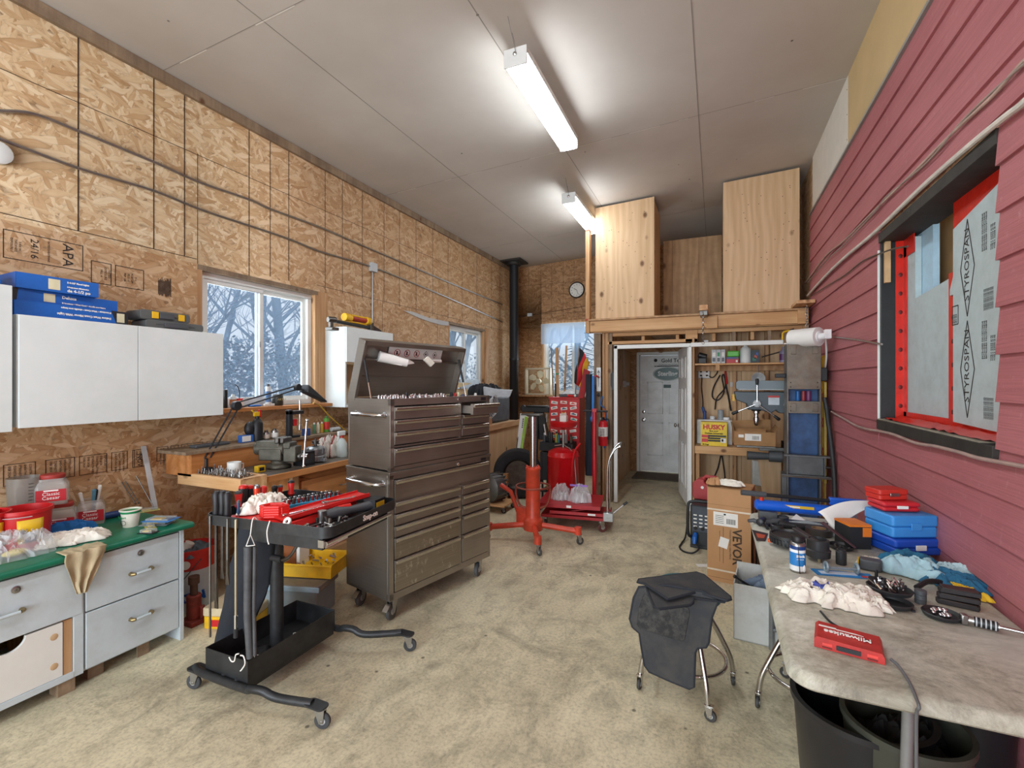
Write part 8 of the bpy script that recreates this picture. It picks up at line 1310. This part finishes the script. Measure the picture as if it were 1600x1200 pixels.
# bin with bottles beside red cabinet
t = thing('black_bin', 'black shelf bin packed with spray bottles before the red cabinet', 'bin', (-1.83, 5.78, 0)); m = MB(BLACK); m.box(-2.08, 5.70, .68, -1.66, 5.95, .70); 
for q in ((-2.08, 5.70, -1.66, 5.705), (-2.08, 5.945, -1.66, 5.95), (-2.08, 5.70, -2.075, 5.95), (-1.665, 5.70, -1.66, 5.95)): m.box(q[0], q[1], .68, q[2], q[3], .79)
wp(m, 'bin', t, .004); m = MB(BLACK); [m.cyl((x, y, 0), (x, y, .68), .014, n=8) for x in (-2.05, -1.69) for y in (5.73, 5.92)]; m.box(-2.08, 5.70, .15, -1.66, 5.95, .17); m.box(-2.08, 5.72, .3, -1.98, 5.93, .66); wp(m, 'stand', t)
random.seed(77)
for i, (x, h, c_, cc, lab) in enumerate(((-2.04, .17, '#3b3f44', '#d8d8d8', 'dark bottle at the left end of the black bin'), (-1.99, .2, '#1e1f22', '#1e1f22', 'black bottle second from the left in the bin'), (-1.945, .21, '#2b2e30', '#c84438', 'black bottle with a red cap in the bin'), (-1.895, .19, '#c8b83a', '#222222', 'yellow bottle in the black bin'), (-1.85, .18, '#3e8a96', '#222222', 'teal bottle in the middle of the black bin'), (-1.80, .17, '#39444c', '#c8e03a', 'dark bottle with lime cap in the bin'), (-1.75, .19, '#9aa4a8', '#dddddd', 'grey bottle near the right end of the bin'), (-1.70, .16, '#5a4a3a', '#222222', 'brown bottle at the right end of the bin'))): cyl_thing('bottle', (x, 5.78+(i % 2)*.05, .702), .021, h, mat(c_, .4), lab, 'bottle', mat(cc, .5), None, None, .025, 'bottles in the black bin')
m = rag(mat('#e0b04a', .7), .14, .14, .2, 131, n=20); one(m, 'yellow_rag', 'yellow and cream rag on the stand below the bottles', 'rag', (-1.93, 5.80, .172)); 
m = MB(mat('#2c3f66', .5)); m.box(-2.12, 5.35, .0, -1.95, 5.52, .10); one(m, 'blue_tray', 'dark blue box on the floor behind the jack', 'box', bev=.01); m = MB(mat('#5c3a38', .6)); p = onz(797, 767, .0); m.box(p.x-.12, p.y-.08, .001, p.x+.12, p.y+.08, .03); one(m, 'flat_book', 'dull red flat box lying left of the jack', 'box', bev=.003)
# fan
t = thing('box_fan', 'beige box fan standing on the back window ledge', 'fan', (0, 0, 0)); fx0 = ony(820, 600, 8.2).x; FB = mat('#c9bfa4', .5, 0, .05); m = MB(FB); z0, s = 1.322, .50
for q in ((0, 0, s, .025), (0, s-.025, s, s), (0, 0, .025, s), (s-.025, 0, s, s)): m.box(fx0+q[0], 8.2, z0+q[1], fx0+q[2], 8.32, z0+q[3])
wp(m, 'frame', t, .004); m = MB(FB); [m.box(fx0+.03+i*.0275, 8.2, z0+.02, fx0+.034+i*.0275, 8.203, z0+s-.02) for i in range(17)]; wp(m, 'grille', t)
m = MB(mat('#d8cfb0', .5)); c_ = V((fx0+s/2, 8.26, z0+s/2)); m.cyl(c_+V((0, -.03, 0)), c_+V((0, .03, 0)), .05, n=20); wp(m, 'hub', t)
for i in range(5):
    a = R(72*i+80); m = MB(mat('#d8cfb0', .5)); u_ = V((cos(a), 0, sin(a))); w_ = V((-sin(a), 0, cos(a))); vs = [c_+u_*.05-w_*.02, c_+u_*.1-w_*.06+V((0, .02, 0)), c_+u_*.18-w_*.06+V((0, .03, 0)), c_+u_*.21-w_*.0, c_+u_*.17+w_*.05-V((0, .02, 0)), c_+u_*.09+w_*.03]; slab(m, vs, (0, .004, 0)); wp(m, 'blade', t)
# leaning creeper, black bench tool, tyre
t = thing('leaning_creeper', 'white and lime green creeper board leaning by the plywood bench', 'creeper', (-2.6, 6.5, 0)); A_, B_, C_, D_ = ony(799, 757, 6.28), ony(806, 757, 6.30), ony(825, 652, 6.66), ony(813, 646, 6.66); A_.z = B_.z = .01; m = MB(WPAINT); slab(m, [A_, B_, C_, D_], (0, .03, 0)); m.m(mat('#9ac832', .4)); slab(m, [A_.lerp(B_, .62)+V((0, -.004, 0)), B_+V((0, -.004, 0)), C_+V((0, -.004, 0)), D_.lerp(C_, .62)+V((0, -.004, 0))], (0, .002, 0)); m.m(DGREY); slab(m, [A_.lerp(D_, .05)+V((.01, -.005, 0)), A_.lerp(B_, .3)+V((.0, -.005, .05)), D_.lerp(A_, .35).lerp(C_, .12)+V((0, -.005, 0)), D_.lerp(A_, .35)+V((0, -.005, 0))], (0, .002, 0)); m.m(INK); [m.bc(*(D_.lerp(A_, .1+.05*i).lerp(C_, .45)+V((0, -.006, 0))), .018, .002, .02) for i in range(5)]; wp(m, 'board', t, .002)
t = thing('black_vise_stand', 'black clamping stand with a long jaw on top', 'work stand', (-2.35, 6.5, 0)); m = MB(BLACK); m.box(-2.63, 6.42, 1.12, -2.20, 6.54, 1.2); m.cyl((-2.65, 6.48, 1.17), (-2.60, 6.48, 1.17), .05, n=14); m.box(-2.55, 6.38, 1.2, -2.25, 6.58, 1.215); wp(m, 'jaw', t, .008)
for a, b in (((-2.4, 6.48, 1.12), (-2.62, 6.7, 0)), ((-2.4, 6.48, 1.12), (-2.08, 6.62, 0)), ((-2.4, 6.48, 1.12), (-2.35, 6.28, 0))): m = MB(BLACK); m.tube([a, b], .022, 10); wp(m, 'leg', t)
m = MB(BLACK); m.hexa([(-2.5, 6.46, .75), (-2.2, 6.46, .7), (-2.2, 6.5, .7), (-2.5, 6.5, .75), (-2.45, 6.46, 1.12), (-2.3, 6.46, 1.12), (-2.3, 6.5, 1.12), (-2.45, 6.5, 1.12)]); wp(m, 'plate', t); m = MB(STEEL); m.cyl((-2.28, 6.44, .95), (-2.24, 6.42, .78), .02, n=10); m.cyl((-2.24, 6.45, 1.1), (-2.24, 6.45, .98), .012, n=10); wp(m, 'lever', t)
t = thing('tyre', 'black car tyre standing behind the jack', 'tyre', (-2.45, 5.86, .332)); m = MB(RUB); m.T = Matrix.Translation((-2.45, 5.86, .332)) @ Euler((R(90), 0, R(25))).to_matrix().to_4x4(); m.lathe([(.20, -.08), (.26, -.10), (.31, -.095), (.33, -.07), (.33, .07), (.31, .095), (.26, .10), (.20, .08), (.20, -.08)], n=44); [m.box(0, 0, 0, 0, 0, 0) for _ in range(0)]; wp(m, 'rubber', t); m = MB(DSTEEL); m.T = Matrix.Translation((-2.45, 5.86, .332)) @ Euler((R(90), 0, R(25))).to_matrix().to_4x4(); m.lathe([(.04, .02), (.17, .03), (.2, .07), (.2, -.07), (.17, -.03), (.04, -.02)], n=36); wp(m, 'rim', t)
# plywood bench at the back left with its load
t = thing('plywood_bench', 'plywood fronted bench behind the tool chest', 'workbench', (-3.2, 6.0, 0)); m = MB(PLY); m.box(-2.92, 5.1, .0, -2.90, 6.96, .93); m.box(-3.6, 6.94, 0, -2.92, 6.96, .93); m.box(-3.6, 5.1, .93, -2.9, 6.98, .95); wp(m, 'body', t); m = MB(PINEY); m.box(-2.9, 5.1, .88, -2.87, 6.98, .96); m.box(-2.9, 5.1, .0, -2.87, 5.16, .88); wp(m, 'front_rail', t, .002)
def B2(u, X, z): q = onx(u, 650, X); return V((q.x, q.y, z))
m = MB(mat('#8c9499', .4, .4)); p = B2(772, -3.5, .95); m.hexa([(-3.58, 6.3, .953), (-3.58, 6.95, .953), (-3.56, 6.95, .953), (-3.56, 6.3, .953), (-3.61, 6.3, 1.6), (-3.61, 6.95, 1.6), (-3.59, 6.95, 1.6), (-3.59, 6.3, 1.6)]); one(m, 'grey_sheet', 'grey metal sheet leaning on the wall behind the bench load', 'sheet')
m = MB(PINEY); m.box(-3.3, 5.6, .953, -2.95, 6.1, 1.06); one(m, 'wooden_crate', 'low wooden crate on the plywood bench', 'crate', bev=.003); m = MB(mat('#4a4f58', .6, 0, .3)); m.box(-3.55, 5.9+.3, .953, -3.0, 6.85, 1.34); one(m, 'dark_crate', 'dark crate of parts on the plywood bench', 'crate', bev=.03)
m = rag(mat('#23272e', .7, 0, .3), .55, .7, .22, 141, n=34); one(m, 'black_bags', 'black cables and bags heaped on the dark crate', 'cable heap', (-3.26, 6.5, 1.342), 5); m = MB(mat('#c3ccd2', .5)); vs = []; q_ = [ony(755, 605, 6.15), ony(800, 610, 6.3), ony(796, 620, 6.3), ony(756, 617, 6.15)]; vs = [(q_[0]), q_[0].lerp(q_[1], .5)+V((0, 0, -.015)), q_[1], q_[2], q_[3].lerp(q_[2], .5)+V((0, 0, -.02)), q_[3]]; slab(m, vs, (0, .03, .01)); one(m, 'curved_sheet', 'pale curved sheet lying over the heap', 'panel')
m = MB(mat('#cdbb93', .8)); c_ = ony(752, 603, 5.75); m.box(c_.x-.2, 5.65, 1.35, c_.x+.0, 5.95, 1.52) if 0 else m.box(-3.5, 5.2, .953, -3.05, 5.55, 1.47); m.hexa([(-3.5, 5.2, 1.47), (-3.05, 5.2, 1.47), (-3.05, 5.2, 1.475), (-3.5, 5.2, 1.475), (-3.42, 5.55, 1.56), (-2.97, 5.5, 1.54), (-2.97, 5.5, 1.545), (-3.42, 5.55, 1.565)]); one(m, 'open_carton', 'buff carton with raised flap behind the tool chest', 'box'); m = MB(mat('#7a8288', .5)); m.box(-3.55, 4.8, .92, -3.15, 5.1, 1.48); one(m, 'grey_case', 'grey case behind the open lid of the tool chest', 'case', bev=.02)
t = thing('hand_lamp', 'round grey spotlight with red body on the wooden crate', 'lamp', (-2.98, 5.78, 1.15)); m = MB(LGREY).at(0, 0, 0, 90, 0, 20); m.lathe([(.02, .0), (.085, .01), (.09, .03), (.085, .035), (0, .02)], n=24); m.build('lens', t); m = MB(RED); m.at(0, .02, -.03, 0, 0, 0); m.box(-.06, 0, -.055, .06, .1, .0); m.build('body', t, .01)
m = MB(mat('#b9bec2', .5)); 
for i in range(4): m.tube([(-2.93+.02*i, 6.02+.0*i+.10*cos(a), 1.18+.02*i+.14*sin(a)) for a in [2*pi*j/20 for j in range(20)]], .006, 6, True)
one(m, 'cable_coil', 'light grey cable coil hanging before the dark crate', 'cable')
m, l = carton('a', '', -2.86, 5.7, -2.62, 6.1, 0, .34); m.m(INK); m.text('Kleen', (-.08, -.2005, .2), (1, 0, 0), (0, 0, 1), .06, INK, .001); one(m, 'shipping_carton', 'low brown carton with dark print by the plywood bench', 'box', (-2.68, 5.9, 0), 6); m = MB(PAPER); m.hexa([(-2.89, 5.3, .66), (-2.74, 5.2, .62), (-2.74, 5.4, .62), (-2.89, 5.5, .66), (-2.89, 5.3, .665), (-2.74, 5.2, .625), (-2.74, 5.4, .625), (-2.89, 5.5, .665)]); m.m(CARD); m.box(-2.89, 5.25, 0, -2.74, 5.5, .6); one(m, 'brown_carton', 'tall carton with a pale flap between chest and bench', 'box')
# finned motor on a dolly
t = thing('electric_motor', 'dark grey finned motor housing on a small dolly', 'motor', (-2.50, 5.22, .26)); m = MB(mat('#6f7271', .4, .6, .15)); m.T = Matrix.Translation((-2.50, 5.22, .27)) @ Euler((R(90), 0, R(-20))).to_matrix().to_4x4(); m.lathe([(.05, -.12), (.10, -.11), (.16, -.06), (.17, 0), (.17, .1), (.1, .14), (0, .14)], n=36); base_ = m.T
for i in range(20): m.T = base_ @ Matrix.Rotation(R(18*i), 4, 'Z'); m.box(.11, -.006, -.10, .175, .006, .1)
wp(m, 'housing', t); t2 = thing('dolly', 'small wooden dolly with black casters under the motor', 'dolly', (-2.48, 5.22, 0)); m = MB(PINE); m.box(-.22, -.18, .08, .2, .18, .10); m.build('deck', t2, .002)
for x, y in ((.16, -.14), (-.16, -.14), (.16, .14), (-.16, .14)): casterw(t2, x, y, .03, 30, .08, RUB, DSTEEL, False, .012)
